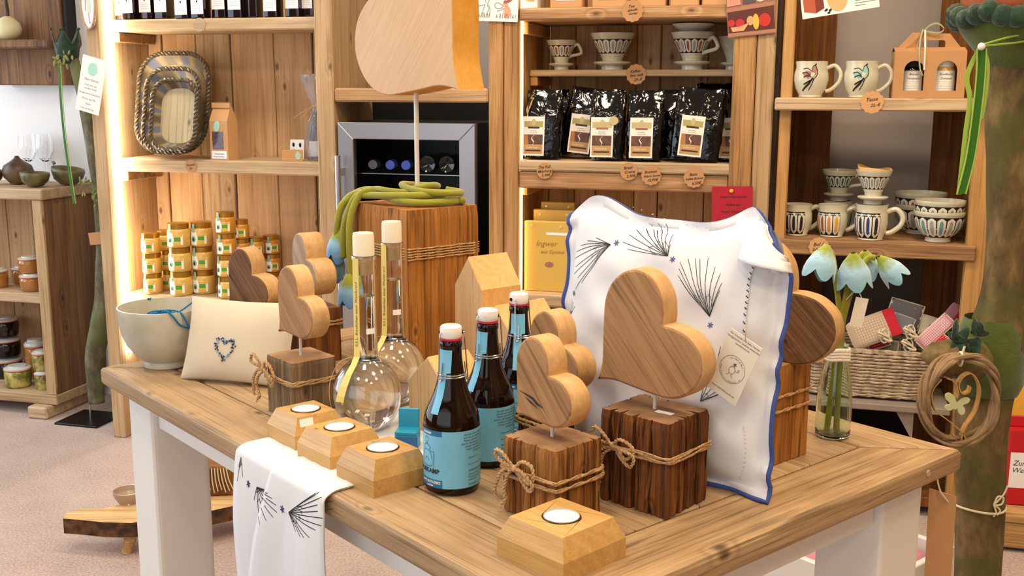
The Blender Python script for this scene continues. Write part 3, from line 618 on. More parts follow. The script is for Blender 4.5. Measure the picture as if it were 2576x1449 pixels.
def beer(label, a, b, rot, first=None):
    if first:
        t = copy_tree(first); t.location = TB(a, b); t.rotation_euler = (0, 0, rot); t['label'] = label; return t
    t = thing('beer_bottle', label, 'bottle', TB(a, b), rot, 'brown swing-top beer bottles with light blue labels')
    part('glass_body', lathe(BPROF, 40), 'amber_glass', t, smooth=True, auto=60)
    lb = part('label', on_cyl(grid_rect(-.100, .010, .100, .080, 60, .0003), .0340, 0), 'label_blue', t, smooth=True)
    R_ = .0344
    for y0, y1 in ((.0735, .080), (.010, .020)): part('label_band', on_cyl(grid_rect(-.075, y0, -.022, y1, 16, .0001), R_, 0), 'label_blue_dark', lb, smooth=True)
    tx = [on_cyl(xf(text_vf('BRAUEKAMP', .0078, 'RIGHT', bold=.0002), loc=(-.0255, .0300, .0003)), R_, 0)]
    for k, ln_ in enumerate(BRAUTXT): tx.append(on_cyl(xf(text_vf(ln_, .0030, 'CENTER'), loc=(.026, .0755-.0036*k, .0003)), R_, 0))
    for y, s_, sz in ((.0465, 'Alkohol 4,9 % vol.', .0026), (.0385, 'Bei + 6 °C zu genießen', .0026), (.0310, 'www.brauekamp.de', .0042), (.0262, 'Zutaten: Wasser, Gerstenmalz,', .0028), (.0228, 'Weizenmalz, Hopfen, Hefe', .0028), (.0194, 'Inhalt 0,33 l', .0028), (.0138, 'Mehrwegflasche', .0026)):
        tx.append(on_cyl(xf(text_vf(s_, sz, 'LEFT'), loc=(.0105, y, .0003)), R_, 0))
    # line drawing of a vessel with hops
    g = [stroke(catmull([(-.045+x*.001, .034+y*.001, 0) for x, y in q], 4), .0005, .0003) for q in (((-8, 2), (-9, 12), (-5, 20), (5, 20), (9, 12), (8, 2), (-8, 2)), ((-5, 20), (-6, 25), (0, 28), (6, 25), (5, 20)), ((0, 28), (3, 34), (0, 37), (-3, 34), (0, 28)), ((-4, 8), (0, 12), (4, 8)), ((12, -8), (12, 20)), ((12, 20), (7, 20))) ]
    for q_ in tx: part('label_text', q_, 'ink', lb)
    part('label_drawing', on_cyl(join(*g), R_, 0), 'ink', lb)
    for s_, sz, al, x_, y_ in (('LANDBIER', .0034, 'CENTER', -.044, .0765), ('NATURTRÜBES', .0046, 'RIGHT', -.024, .0165), ('Landbier', .0030, 'RIGHT', -.034, .0124)): part('label_text', on_cyl(xf(text_vf(s_, sz, al, bold=.0001), loc=(x_, y_, .0004)), R_, 0), 'sticker', lb)
    # neck seal running down the shoulder
    seal = []
    prof = [(z, r) for r, z in BPROF]
    def rad(z):
        for (z0, r0), (z1, r1) in zip(prof[1:], prof[2:]):
            if z0 <= z <= z1: return r0+(r1-r0)*(z-z0)/max(1e-6, z1-z0)
        return .0125
    V, F = [], []; zs = [.173, .166, .158, .150, .146, .1455, .14, .13, .12, .112, .105, .099]; A0 = math.radians(-58)
    for z in zs:
        hw = .0105 if z > .1458 else .0055; r = rad(z)+.0005
        for k in range(5): an = A0+(k/4-.5)*2*hw/r; V.append((r*math.sin(an), -r*math.cos(an), z))
    for i in range(len(zs)-1):
        for k in range(4): F.append((i*5+k, (i+1)*5+k, (i+1)*5+k+1, i*5+k+1))
    part('neck_seal', (V, F), 'label_blue', t, smooth=True)
    part('gasket', lathe(((.0108, .1832), (.0130, .1836), (.0130, .1858), (.0108, .186)), 28), 'rubber_red', t, smooth=True)
    st = part('stopper', lathe(((.0118, .186), (.0132, .1885), (.0134, .1945), (.0128, .1990), (.0108, .2008), (.0001, .2012)), 32), 'stopper_white', t, smooth=True)
    for s in (-1, 1): part('pivot_hole', lathe(((.0024, 0), (.0024, .0006)), 14), 'hole', st, loc=(s*.01335*math.cos(.25), -s*.01335*math.sin(.25) if s < 0 else -.0034, .1925), rot=(0, s*math.pi/2, 0))
    wr = [tube([(.0160*math.cos(2*math.pi*k/24), .0160*math.sin(2*math.pi*k/24), .1425) for k in range(24)], .0009, 6, closed=True)]
    for s in (-1, 1):
        wr.append(tube(catmull([(s*.0130, -.0030, .1925), (s*.0150, -.005, .190), (s*.0162, -.006, .170), (s*.0172, -.0075, .150), (s*.0180, -.008, .139), (s*.0165, -.010, .1362), (s*.0152, -.0105, .140), (s*.0140, -.0100, .152), (s*.0134, -.0098, .158)], 5), .0009, 6))
    wr.append(tube(catmull([(-.0180, -.008, .139), (-.012, -.0145, .1405), (0, -.0190, .1405), (.012, -.0145, .1405), (.0180, -.008, .139)], 5), .0009, 6))
    part('wire_bail', join(*wr), 'steel', t, smooth=True)
    return t
beer1 = beer('brown swing-top beer bottle, nearest one, beside the right tealight of the row', .842, .125, math.radians(20))
beer('brown swing-top beer bottle in the middle of the three', .796, .218, math.radians(12), beer1)
beer('brown swing-top beer bottle at the back of the three, by the slit heart', .737, .320, math.radians(52), beer1)

# ================================================================== glass flasks
glass('clear_glass', (.97, .98, .98), 0, 1.47); glass('spirit', (.99, .985, .97), 0, 1.34)
plain('cork_cap', '#efe2c6', rough=.5, var=.04); plain('cork', '#d8b47e', rough=.8, bump=.4, bscale=400)
plain('ribbon_yellow', '#e6cf7a', rough=.5)
plain('twine_thin', '#caa070', rough=.9)
def flask(label, a, b, rot, first=None, sc=1.):
    if first:
        t = copy_tree(first); t.location = TB(a, b); t.rotation_euler = (0, 0, rot); t['label'] = label; return t
    t = thing('glass_flask', label, 'bottle', TB(a, b), rot, 'round-bellied glass flasks of clear spirit')
    outer = [(0, .001), (.022, .0), (.026, .002), (.034, .009), (.0425, .021), (.0475, .035), (.0490, .049), (.0475, .063), (.0425, .077), (.034, .089), (.024, .097), (.0185, .101), (.0172, .105), (.0168, .115), (.0160, .150), (.0155, .20), (.0150, .240), (.0165, .243), (.0170, .2455), (.0165, .248)]
    inner = [(max(0, r-.0016), z+(.0016 if i == 0 else 0.0012 if z < .05 else 0)) for i, (r, z) in enumerate(outer)]
    inner[-1] = (.0145, .248)
    part('glass_body', lathe(outer+inner[::-1], 48, cap=False), 'clear_glass', t, smooth=True, auto=60)
    liq = [(r-.0003 if r > .001 else 0, z+.0004) for r, z in inner if z < .19] + [(.01395, .192), (0, .192)]
    part('spirit', lathe(liq, 48, cap=False), 'spirit', t, smooth=True, auto=50)
    st = part('stopper', lathe(((.0135, .2485), (.0150, .2485), (.0148, .275), (.0140, .2795), (.0001, .281)), 32), 'cork_cap', t, smooth=True)
    part('cork', lathe(((.0118, .222), (.0132, .2478)), 24), 'cork', st, smooth=True)
    # yellow ribbon lying down the neck and over the belly, with a swallow tail
    P = [(-.0075, -.0150, .246), (-.0075, -.0154, .22), (-.0075, -.0158, .17), (-.0075, -.0163, .13), (-.0080, -.0178, .108), (-.0105, -.025, .0985), (-.0155, -.0345, .087), (-.0205, -.0415, .072), (-.0245, -.0440, .058), (-.0262, -.0440, .050)]
    rb = part('ribbon', ribbon(P, [.0095]*6+[.0105, .0115, .0125, .013], (1, -.30, .0)), 'ribbon_yellow', t)
    part('ribbon_print', xf(text_vf('0,5 L  Köstlichen einer Weinbrand', .0068, 'CENTER'), M=Matrix.Translation((-.0075, -.0166, .168)) @ Matrix.Rotation(-.28, 4, 'Z') @ Matrix.Rotation(math.radians(-1.0), 4, 'X') @ Matrix.Rotation(math.pi/2, 4, 'X') @ Matrix.Rotation(math.pi/2, 4, 'Z') @ Matrix.Diagonal((.95, .8, 1, 1))), 'ink', rb)
    part('price_sticker', on_cyl(grid_rect(-.0065, .140, .0065, .148, 6, .0004), .0163, .75), 'sticker', t)
    part('twine', tube(catmull([(-.018, -.006, .104), (-.026, -.010, .103), (-.038, -.012, .094), (-.049, -.012, .070), (-.0505, -.012, .045), (-.047, -.013, .028)], 6), .0006, 5), 'twine_thin', t, smooth=True)
    return t
fl1 = flask('round-bellied glass flask of clear spirit in front, next to the tealights', .583, .170, math.radians(-8))
flask('round-bellied glass flask behind the other one, against the timber post', .500, .272, math.radians(-14), fl1)

# ================================================================== wooden houses
wood('pine_house', '#c08c4a', '#d9ab6c', '#e6c088', axis=0, scale=2.6, knots=.25, rough=.5, var=.04, contrast=.6, rings=10, pores=.15)
wood('pine_house_z', '#b58a58', '#cda878', '#dcba8e', axis=2, scale=2.6, knots=.25, rough=.5, var=.04, contrast=.5)
def house(label, a, b, w, d, eave, ridge, rot=TT):
    """gable spans local x, ridge runs along local y"""
    t = part('wooden_house', xf(prism(((-w/2, 0), (w/2, 0), (w/2, eave), (0, ridge), (-w/2, eave)), -d/2, d/2, .0015, 1), M=_rx), ('pine_house', 'pine_house_z'), loc=TB(a, b), rot=(0, 0, rot))
    by_mats(t, lambda n, c: 1 if abs(n.y) > .8 else 0)
    return tag(t, label, 'ornament', 'plain wooden block houses')
house('small wooden block house, lowest of the three, left of the bottles', .663, .254, .094, .072, .071, .112)
house('tall narrow wooden block house next to the timber post', .446, .500, .074, .085, .150, .201)
house('wooden block house with a broad roof, partly behind the white pillow', .555, .478, .085, .105, .098, .140)
# ================================================================== big white pillow
fabric('linen_white', '#dedee2', rough=.9, wscale=1400, bump=.2); fabric('linen_beige', '#cfc1a8', rough=.95, wscale=1100, bump=.5, var=.06); fabric('linen_cream', '#e6dcc8', rough=.95, wscale=1200, bump=.3)
plain('piping_blue', '#3a4f92', rough=.8); plain('thread_black', '#20241f', rough=.8); plain('thread_blue', '#555a86', rough=.8); plain('thread_navy', '#2b3560', rough=.8)
PBR = Vector((.288, 1.170, 0)); PDIR = Vector((math.cos(math.radians(-43)), math.sin(math.radians(-43)), 0)); PNRM = Vector((-PDIR.y, PDIR.x, 0))
PW, PH, PT, LEAN = .345, .325, .036, .15
PC = PBR - PDIR*(PW/2) + PNRM*.016
def pil(u, v, side=-1, lift=0.):
    cf = max(0., u+v-1.62); u -= .46*cf; v -= .40*cf     # the right upper corner is tucked under
    fl = .90; uu = min(1, abs(u)/fl); vv = min(1, abs(v)/fl)
    t = (max(0, 1-uu**2.6)*max(0, 1-vv**2.6))**.42
    x = PW/2*u*(1-.045*(1-v*v)) ; z = PH/2*(1+v*(1-.085*(1-u*u) if v > 0 else 1-.02*(1-u*u)))
    if v > 0: z += (.016*math.exp(-((u+.68)/.20)**2)+.020*math.exp(-((u-.64)/.20)**2)-.022*max(0, (-u-.76)/.24)**2)*v**3
    edge = max(0, max(abs(u), abs(v))-.86)/.14
    y = side*PT*t + edge*.0035*math.sin(u*13+v*19+2*math.sin(7*v)) + .0022*math.sin(u*9+2*v*7)*t*(1 if side < 0 else 0) + .0018*math.sin(14*v-6*u)*t*(1 if side < 0 else 0)
    # a crease pulling out of the lower right corner
    y += side*(-.004)*math.exp(-((u-.45-.35*(-.6-v))/.10)**2)*max(0, min(1, (-v)*1.5))*t
    z += .002
    y += LEAN*z
    return Vector((x, y+side*lift, z))
def pil_n(u, v):
    a = pil(u+.01, v)-pil(u-.01, v); b = pil(u, v+.01)-pil(u, v-.01); n = a.cross(b); return n.normalized()
def pil_up(u, v, l): n = pil_n(u, v); n = n if n.y < 0 else -n; return pil(u, v)+n*l
def pil_uv(px, py):
    """where a sight line meets the front cloth"""
    o = Vector((0, 0, CAM_Z)); r = ray(px, py); d = .0
    for _ in range(25):
        k = ((PC + PNRM*d + Vector((0, 0, 0)) - o).dot(PNRM))/r.dot(PNRM); p = o+r*k-PC-Vector((0, 0, TZ)); x = p.dot(PDIR); z = p.z
        u = max(-.98, min(.98, x/(PW/2))); v = max(-.98, min(.98, 2*z/PH-1)); d = pil(u, v).y
    v0 = v
    for _ in range(4):
        q = pil(u, v); u += (x-q.x)/(PW/2); v += (z-q.z)/(PH/2)
    return u, v
NU = 56
def pillow_grid(side):
    V = [tuple(pil(-1+2*i/NU, -1+2*j/NU, side)) for j in range(NU+1) for i in range(NU+1)]
    F = [(j*(NU+1)+i, j*(NU+1)+i+1, (j+1)*(NU+1)+i+1, (j+1)*(NU+1)+i) for j in range(NU) for i in range(NU)]
    return V, [f if side < 0 else f[::-1] for f in F]
pl = thing('pillow', 'white linen pillow with blue piping and black needle embroidery', 'pillow', (PC.x, PC.y, TZ), math.radians(-43))
part('front', pillow_grid(-1), 'linen_white', pl, smooth=True, auto=180); part('back', pillow_grid(1), 'linen_white', pl, smooth=True, auto=180)
rim = [pil(-1+2*i/40, -1) for i in range(40)]+[pil(1, -1+2*i/40) for i in range(40)]+[pil(1-2*i/40, 1) for i in range(40)]+[pil(-1, 1-2*i/40) for i in range(40)]
rim = [Vector((p.x, p.y+(.0045 if 80 <= i < 120 else 0), max(.0028, p.z-(.0030 if 80 <= i < 120 else 0)))) for i, p in enumerate(rim)]
part('piping', tube(rim, .0028, 8, closed=True), 'piping_blue', pl, smooth=True)
def on_pillow(vf, lift=.0006): return [tuple(pil_up(v[0], v[1], lift)) for v in vf[0]], vf[1]
def needle_fan(base, ends, wd=.0042, mid=None):
    """strokes drawn in pillow (u, v) from sight-line pixels"""
    b = Vector((*pil_uv(*base), 0)); out = []
    for e_ in ends:
        q = Vector((*pil_uv(*e_), 0)); n = 7; pts = [b.lerp(q, k/n) for k in range(n+1)]; out.append(stroke(pts, [wd*.5]+[wd]*(n-1)+[wd*.8]))
    for i in range(len(ends)-1):    # zigzag stitches near the base
        q1 = b.lerp(Vector((*pil_uv(*ends[i]), 0)), .22+.12*(i % 3)); q2 = b.lerp(Vector((*pil_uv(*ends[i+1]), 0)), .38+.1*(i % 2))
        out.append(stroke([q1, q1.lerp(q2, .5), q2], wd*.7))
    return on_pillow(join(*out))
FANS = (((1534, 616), ((1500, 598), (1478, 606), (1460, 618), (1448, 634), (1443, 652), (1446, 672), (1442, 690), (1452, 700), (1462, 712), (1446, 728))),
        ((1678, 645), ((1562, 610), (1574, 628), (1578, 592), (1592, 580), (1606, 572), (1622, 562), (1634, 576), (1650, 562), (1668, 564), (1681, 588), (1680, 616))),
        ((1785, 797), ((1704, 692), (1712, 704), (1706, 676), (1708, 660), (1727, 652), (1745, 651), (1757, 652), (1779, 650), (1798, 672), (1812, 688), (1815, 712), (1810, 730))),
        ((1800, 930), ((1822, 866), (1834, 880), (1812, 872))),
        ((1762, 1010), ((1772, 966), (1784, 958), (1798, 966), (1812, 978), (1822, 986), (1806, 994))),
        ((1430, 800), ((1440, 760), (1436, 752), (1444, 770), (1432, 764))))
for k, (b0, es) in enumerate(FANS): part('embroidery_fan', needle_fan(b0, es), 'thread_black', pl)
for c in ((1547, 612), (1690, 653), (1787, 818), (1752, 1030), (1441, 738)):
    u, v = pil_uv(*c); part('embroidery_flower', on_pillow(join(*[stroke([(u, v), (u+.012*math.cos(a), v+.012*math.sin(a)), (u+.026*math.cos(a), v+.026*math.sin(a))], [.002, .010, .003]) for a in (.4, 1.4, 2.5, 3.6, 4.6, 5.6)])), 'thread_blue', pl)
# laced seam at the right and the turned-over corner
sm = [pil_uv(x, y) for x, y in ((1922, 622), (1905, 648), (1897, 672), (1886, 700), (1882, 730), (1878, 760), (1874, 790), (1872, 830), (1868, 870))]
smp = catmull([(u, v, 0) for u, v in sm], 8); sp3 = [pil_up(p.x, p.y, .0016) for p in smp]
part('lacing', twist(sp3, .0016, 2, 900., 5), 'linen_white', pl, smooth=True)
dd = [tube([sp3[i]+Vector((-.0016, -.0010, 0)), sp3[i+1]+Vector((.0012, -.0014, .0))], .0007, 5) for i in range(0, len(sp3)-1, 4)]
part('lacing_thread', join(*dd), 'thread_black', pl)
def flap():
    V, F = [], []; n, m = 14, 12
    A = [Vector((*pil_uv(*p), 0)) for p in ((1892, 526), (1905, 628))]
    for j in range(m+1):
        for i in range(n+1):
            s, t = i/n, j/m
            u0, v0 = .64+.02*t, 1.0-.32*t; u1, v1 = 1.0, .84-.20*t
            u, v = u0+(u1-u0)*s, v0+(v1-v0)*s; l = .004+.016*t*t*(.3+.7*math.sin(math.pi*s)) + .010*s*t
            V.append(tuple(pil_up(min(u, .985), min(v, .985), l) + Vector((max(0, u-.985)*.15, 0, 0))))
    for j in range(m):
        for i in range(n): F.append((j*(n+1)+i, j*(n+1)+i+1, (j+1)*(n+1)+i+1, (j+1)*(n+1)+i))
    return V, F
fo = part('corner_flap', flap(), 'linen_white', pl, smooth=True, auto=180); md = fo.modifiers.new('s', 'SOLIDIFY'); md.thickness = .0012
st_ = []
for pts in (((1868, 1075), (1872, 1100), (1873, 1140), (1868, 1180), (1858, 1205)), ((1600, 520), (1680, 556), (1770, 575), (1880, 566))):
    for q in [pil_uv(p.x, p.y) for p in catmull([(x, y, 0) for x, y in pts], 7)][::2]: st_.append(on_pillow(xf(rect(-.006, -.003, .006, .003), loc=(q[0], q[1], 0))))
o = part('stitches', join(*st_), 'linen_beige', pl); o['kind'] = 'stuff'
# card hanging on the pillow
plain('paper_cream', '#e9e2d0', rough=.8); plain('print_grey', '#4c4844', rough=.8)
cx = [Vector((0, 0, CAM_Z))+ray(*p)*(((PC-PNRM*.058+PNRM*LEAN*.16-Vector((0, 0, CAM_Z))).dot(PNRM))/ray(*p).dot(PNRM)) for p in ((1775, 968), (1850, 1022), (1957, 908), (1877, 858))]
cw = (cx[1]-cx[0]).length; ch = (cx[3]-cx[0]).length; ex = (cx[1]-cx[0]).normalized(); ey = (cx[3]-cx[0]); ey = (ey-ex*ey.dot(ex)).normalized(); ez = ex.cross(ey)
cd = thing('price_tag', 'cream paper card with a round printed emblem hanging on the white pillow', 'tag', cx[0]); cd.rotation_euler = Matrix((ex, ey, ez)).transposed().to_euler()
part('card', box((0, 0, -.0004), (cw, ch, .0004)), 'paper_cream', cd)
cc = (cw*.5, ch*.46); em = [stroke([(cc[0]+.0165*math.cos(2*math.pi*k/40), cc[1]+.0165*math.sin(2*math.pi*k/40)) for k in range(41)], .0004, .0007)]
def arc_text(txt, r, a0, a1, size, flip=False):
    out = []
    for i, chh in enumerate(txt):
        if chh == ' ': continue
        a = a0+(a1-a0)*i/(len(txt)-1); out.append(xf(text_vf(chh, size), loc=(cc[0]+r*math.cos(a), cc[1]+r*math.sin(a), .0007), rot=(0, 0, a-math.pi/2 if not flip else a+math.pi/2)))
    return out
em += arc_text('- mit Hand & Herz -', .0138, 2.3, .5, .0028) + arc_text('www.haertlichwerkt.de', .0146, 3.3, 5.9, .0028, True)
for pts in (((-2, -5), (-4, -1), (-2, 3), (2, 3), (4, -1), (2, -5), (-2, -5)), ((-3, 3), (0, 5), (3, 3)), ((3, 2), (6, 0), (8, 1)), ((-2, -5), (-3, -8), (-5, -8)), ((1.5, -5), (2, -8), (4, -9)), ((8, 1), (9, 3), (8, 4), (7, 3), (8, 1))):
    em.append(stroke(catmull([(cc[0]+x*.0010, cc[1]+y*.0010, 0) for x, y in pts], 4), .0004, .0007))
for k in range(6): a = k*math.pi/3; em.append(stroke([(cc[0]+.002*math.cos(a)*0+.001, cc[1]+.0068), (cc[0]+.001+.0024*math.cos(a), cc[1]+.0068+.0024*math.sin(a))], .0008, .0007))
o = part('emblem', join(*em), 'print_grey', cd); o['kind'] = 'stuff'
for k, tx_ in enumerate(('Für Freunde und liebe Herzen', 'handgestickte Unikate entworfen', 'haertlichwerkt')): part('card_print', xf(text_vf(tx_, .0034, shear=.2), loc=(cw*.5, ch*.95-.0042*k, .0007)), 'print_grey', cd)
part('card_print', xf(text_vf('www.haertlichwerkt.de', .0034, shear=.2), loc=(cw*.5, ch*.10, .0007)), 'print_grey', cd)
part('string', tube(catmull([(cw*.5, ch-.003, .0004), (cw*.45, ch+.006, .004), (cw*.3, ch+.016, -.003)], 5), .0005, 5), 'twine_thin', cd)

# ================================================================== small beige cushion with an embroidered heart
CL, CR = TB(.178, .050), TB(.343, .156)
CDv = (CR-CL).normalized(); CW, CH, CT_, CLEAN = .200, .132, .030, .35
cang = math.atan2(CDv.y, CDv.x)
cs = thing('cushion', 'small beige linen cushion embroidered with a little blue heart', 'cushion', (CL.x, CL.y, TZ), cang)
def cus(u, v, side=-1):
    t = (max(0, 1-abs(u)**2.4)*max(0, 1-abs(v)**2.4))**.55
    x = CW/2*(1+u*(1-.05*(1-v*v))); z = CH/2*(1+v*(1-.06*(1-u*u)))
    y = side*CT_*t*(1 if v > -.5 or True else 1)
    z2 = max(.001, z); return Vector((x, y+.028+CLEAN*z2, z2))
V = [tuple(cus(-1+2*i/32, -1+2*j/32, -1)) for j in range(33) for i in range(33)]; F = [(j*33+i, j*33+i+1, (j+1)*33+i+1, (j+1)*33+i) for j in range(32) for i in range(32)]
part('front', (V, F), 'linen_beige', cs, smooth=True, auto=180)
V = [tuple(cus(-1+2*i/32, -1+2*j/32, 1)) for j in range(33) for i in range(33)]
part('back', (V, [f[::-1] for f in F]), 'linen_beige', cs, smooth=True, auto=180)
rnd = random.Random(4); he = []; hn = []
for i, (hx, hy) in enumerate([(p.x, p.y) for p in catmull([(x, y, 0) for x, y in HALF]+[(-x, y, 0) for x, y in HALF[::-1]], 2)][::2]):
    u, v = .02+hx*.26-.10, -.36+hy*.42
    for q in range(3):
        uu, vv = u+rnd.uniform(-.035, .035), v+rnd.uniform(-.035, .035); p = cus(uu, vv); (he if rnd.random() < .55 else hn).append(xf(lathe(((.0016, 0), (.0012, .0007), (.0001, .001)), 6), loc=tuple(p+Vector((0, -.0012, 0))), rot=(math.pi/2, 0, 0)))
plain('thread_lightblue', '#8fa4cc', rough=.8)
o = part('embroidery', join(*he), 'thread_navy', cs); o['kind'] = 'stuff'; o = part('embroidery', join(*hn), 'thread_lightblue', cs); o['kind'] = 'stuff'

# ================================================================== stoneware bowl with blue yarn
bicolor('stoneware', '#b3ae9a', '#cfcab8', 14, .35, .7, rough=.28, spec=.5, bump=.05)
plain('yarn_blue', '#1374a8', rough=.9, bump=.4, bscale=900)
bowl = thing('bowl', 'grey stoneware bowl with loose blue yarn inside, at the table corner', 'bowl', TB(.062, .092), 0)
part('vessel', lathe([(0, .001), (.036, .0), (.0385, .003), (.0375, .009), (.037, .012), (.050, .022), (.0625, .040), (.0705, .060), (.0745, .082), (.0765, .103), (.0760, .106), (.0740, .106), (.0725, .100), (.068, .070), (.058, .040), (.040, .022), (.015, .016), (0, .016)], 56, cap=False), 'stoneware', bowl, smooth=True, auto=60)
yp = [((-.02, -.03, .085), (.0, -.045, .100), (.02, -.050, .106), (.035, -.055, .104), (.05, -.045, .098)),
      ((-.03, -.02, .085), (-.01, -.040, .102), (.012, -.05, .107), (.03, -.052, .108), (.045, -.058, .107), (.052, -.0585, .100), (.058, -.056, .085), (.062, -.048, .078), (.068, -.036, .082), (.072, -.030, .095)),
      ((.0, -.03, .09), (.02, -.058, .108), (.032, -.069, .1075), (.040, -.068, .098), (.046, -.062, .086), (.056, -.052, .078), (.064, -.042, .075), (.070, -.034, .084), (.0725, -.028, .100), (.0715, -.022, .1075), (.060, -.01, .105)),
      ((.02, .0, .09), (.035, .02, .100), (.04, .05, .106), (.035, .064, .112)), ((-.04, -.01, .08), (-.015, -.02, .095), (.015, -.03, .100), (.04, -.03, .095), (.05, -.01, .085)),
      ((-.035, .01, .08), (-.01, .0, .09), (.02, -.01, .092), (.03, .02, .085), (0, .03, .08), (-.03, .02, .078)),
      ((-.040, .058, .107), (-.056, .058, .098), (-.066, .050, .070), (-.068, .040, .040), (-.064, .038, .026), (-.059, .040, .040), (-.062, .052, .075), (-.045, .060, .107))]
for q in yp: part('yarn_strand', twist(catmull(q, 10), .0017, 2, 600., 5), 'yarn_blue', bowl, smooth=True)

# ================================================================== embroidered runner hanging over the table edge
def runner(name_, a0, a1, bback, hang, lift, skew=0., mat='linen_white', fold=None):
    V, F = [], []; prof = []
    r = .010; L_ = []
    for k in range(13): L_.append((bback+(.012-bback)*k/12, TZ+lift+.0012))
    for k in range(1, 7): an = math.pi/2*k/6; L_.append((.012-(.012+.0080+lift)*math.sin(an), TZ-.010+(.0112+lift)*math.cos(an)))
    for k in range(1, 15): L_.append((-.0080-lift-.003*math.sin(k*.5), TZ-.010-hang*k/14))
    n = 16
    for j, (b, z) in enumerate(L_):
        dn = max(0, TZ-z)
        for i in range(n+1):
            t = i/n; a = a0+(a1-a0)*t + skew*dn*(1-t)
            V.append((a, b-.004*math.sin(t*9+1)*min(1, dn*9)*(dn > .012), z+(.0006*math.sin(t*30) if dn < .002 else 0)))
    for j in range(len(L_)-1):
        for i in range(n): F.append((j*(n+1)+i, j*(n+1)+i+1, (j+1)*(n+1)+i+1, (j+1)*(n+1)+i))
    return V, F
rn = thing('table_runner', 'white embroidered table runner draped over the left table edge', 'table runner', TO, TT)
o = part('cloth', runner('c', .535, .768, .60, .33, .0004, -.05), 'linen_white', rn, smooth=True, auto=180); m = o.modifiers.new('s', 'SOLIDIFY'); m.thickness = .0006
o = part('fold', runner('f', .640, .770, .05, .33, .0028, -.42), 'linen_white', rn, smooth=True, auto=180); m = o.modifiers.new('s', 'SOLIDIFY'); m.thickness = .0008
def on_drop(px, py, b=-.011): 
    r_ = ray(px, py); c_ = Vector((0, 0, CAM_Z)); k = ((TO+VT*b-c_).dot(VT))/r_.dot(VT); p = c_+r_*k; return Vector(((p-TO).dot(UT), p.z, 0))
def drop_y(a, z):
    dn = max(0, TZ-z); best = 0.
    for a0, a1, lift, skew in ((.535, .768, .0002, -.05), (.640, .770, .0028, -.42)):
        t = (a-a0-skew*dn)/(a1-a0-skew*dn)
        if -.001 <= t <= 1.001: best = min(best, -.0080-lift-.003*math.sin((dn-.010)/.33*14*.5)-.004*math.sin(t*9+1)*min(1, dn*9))
    return best-.0011
def drop_fan(base, ends, wd=.0011):
    b = on_drop(*base); out = []
    for i, e_ in enumerate(ends):
        q = on_drop(*e_); out.append(stroke([b.lerp(q, k/5) for k in range(6)], [wd*.6]+[wd]*4+[wd*.8]))
        if i: q0 = b.lerp(on_drop(*ends[i-1]), .3+.1*(i % 2)); out.append(stroke([q0, b.lerp(q, .45)], wd*.8))
    vf = join(*out); return [(x, drop_y(x, z), z) for x, z, _ in vf[0]], vf[1]
for b0, es in (((728, 1288), ((795, 1240), (803, 1238), (810, 1250), (818, 1265), (820, 1285), (815, 1303), (812, 1322), (800, 1332), (788, 1350), (775, 1350), (765, 1348), (750, 1335))),
               ((645, 1225), ((640, 1258), (680, 1240), (690, 1252), (700, 1270), (702, 1288), (694, 1300), (680, 1308), (665, 1316), (652, 1312))),
               ((604, 1150), ((600, 1175), (612, 1200), (600, 1210)))):
    part('embroidery_fan', drop_fan(b0, es), 'thread_black', rn)
for c in ((626, 1217), (713, 1280)):
    p = on_drop(*c); vf = join(*[stroke([(p.x, p.y), (p.x+.003*math.cos(a), p.y+.003*math.sin(a)), (p.x+.0055*math.cos(a), p.y+.0055*math.sin(a))], [.0006, .0022, .0008]) for a in (.4, 1.4, 2.5, 3.6, 4.6, 5.6)])
    part('embroidery_flower', ([(x, drop_y(x, z), z) for x, z, _ in vf[0]], vf[1]), 'thread_navy', rn)

# small blue gift box by the flask
plain('box_teal', '#1f8fae', rough=.35); plain('box_navy', '#0f5e94', rough=.35); glass('acetate', (.85, .95, .97), .02, 1.3)
gb = thing('gift_box', 'small teal blue box with a clear sleeve beside the nearest bottle', 'box', TB(.690, .165), TT+.75)
part('box_body', box((-.015, -.012, .0012), (.015, .012, .026), .001), 'box_teal', gb)
part('box_lid', xf(box((-.014, -.003, 0), (.014, .003, .045), .001), loc=(-.001, .012, .006), rot=(-.12, 0, 0)), 'box_teal', gb)
part('box_front', box((-.012, -.0150, .0012), (.0165, -.0125, .021), .0006), 'box_navy', gb)

# ================================================================== felt flowers
plain('felt_green', '#918f1c', rough=.95, bump=.6, bscale=500, sheen=.4, var=.12, vscale=30)
def felt_blue(name, c1, c2, z0, z1):
    m, t, b = nt(name); L = t.links; tc = N(t, 'ShaderNodeTexCoord'); sx = N(t, 'ShaderNodeSeparateXYZ'); L.new(tc.outputs['Object'], sx.inputs[0])
    n = N(t, 'ShaderNodeTexNoise'); n.inputs['Scale'].default_value = 90; L.new(tc.outputs['Object'], n.inputs['Vector'])
    ma = N(t, 'ShaderNodeMath', operation='MULTIPLY_ADD'); ma.inputs[1].default_value = .018; L.new(n.outputs['Fac'], ma.inputs[0]); L.new(sx.outputs['Z'], ma.inputs[2])
    mr = N(t, 'ShaderNodeMapRange'); mr.inputs[1].default_value = z0; mr.inputs[2].default_value = z1; L.new(ma.outputs[0], mr.inputs[0])
    r = ramp(t, ((0, c1), (.50, c2), (.70, '#8a9a2a'), (1, '#a3a52c'))); L.new(mr.outputs[0], r.inputs[0]); L.new(r.outputs[0], b.inputs['Base Color']); b.inputs['Roughness'].default_value = .95; b.inputs['Sheen Weight'].default_value = .4
    bp = N(t, 'ShaderNodeBump'); bp.inputs['Strength'].default_value = .6; bp.inputs['Distance'].default_value = .002; L.new(n.outputs['Fac'], bp.inputs['Height']); L.new(bp.outputs['Normal'], b.inputs['Normal'])
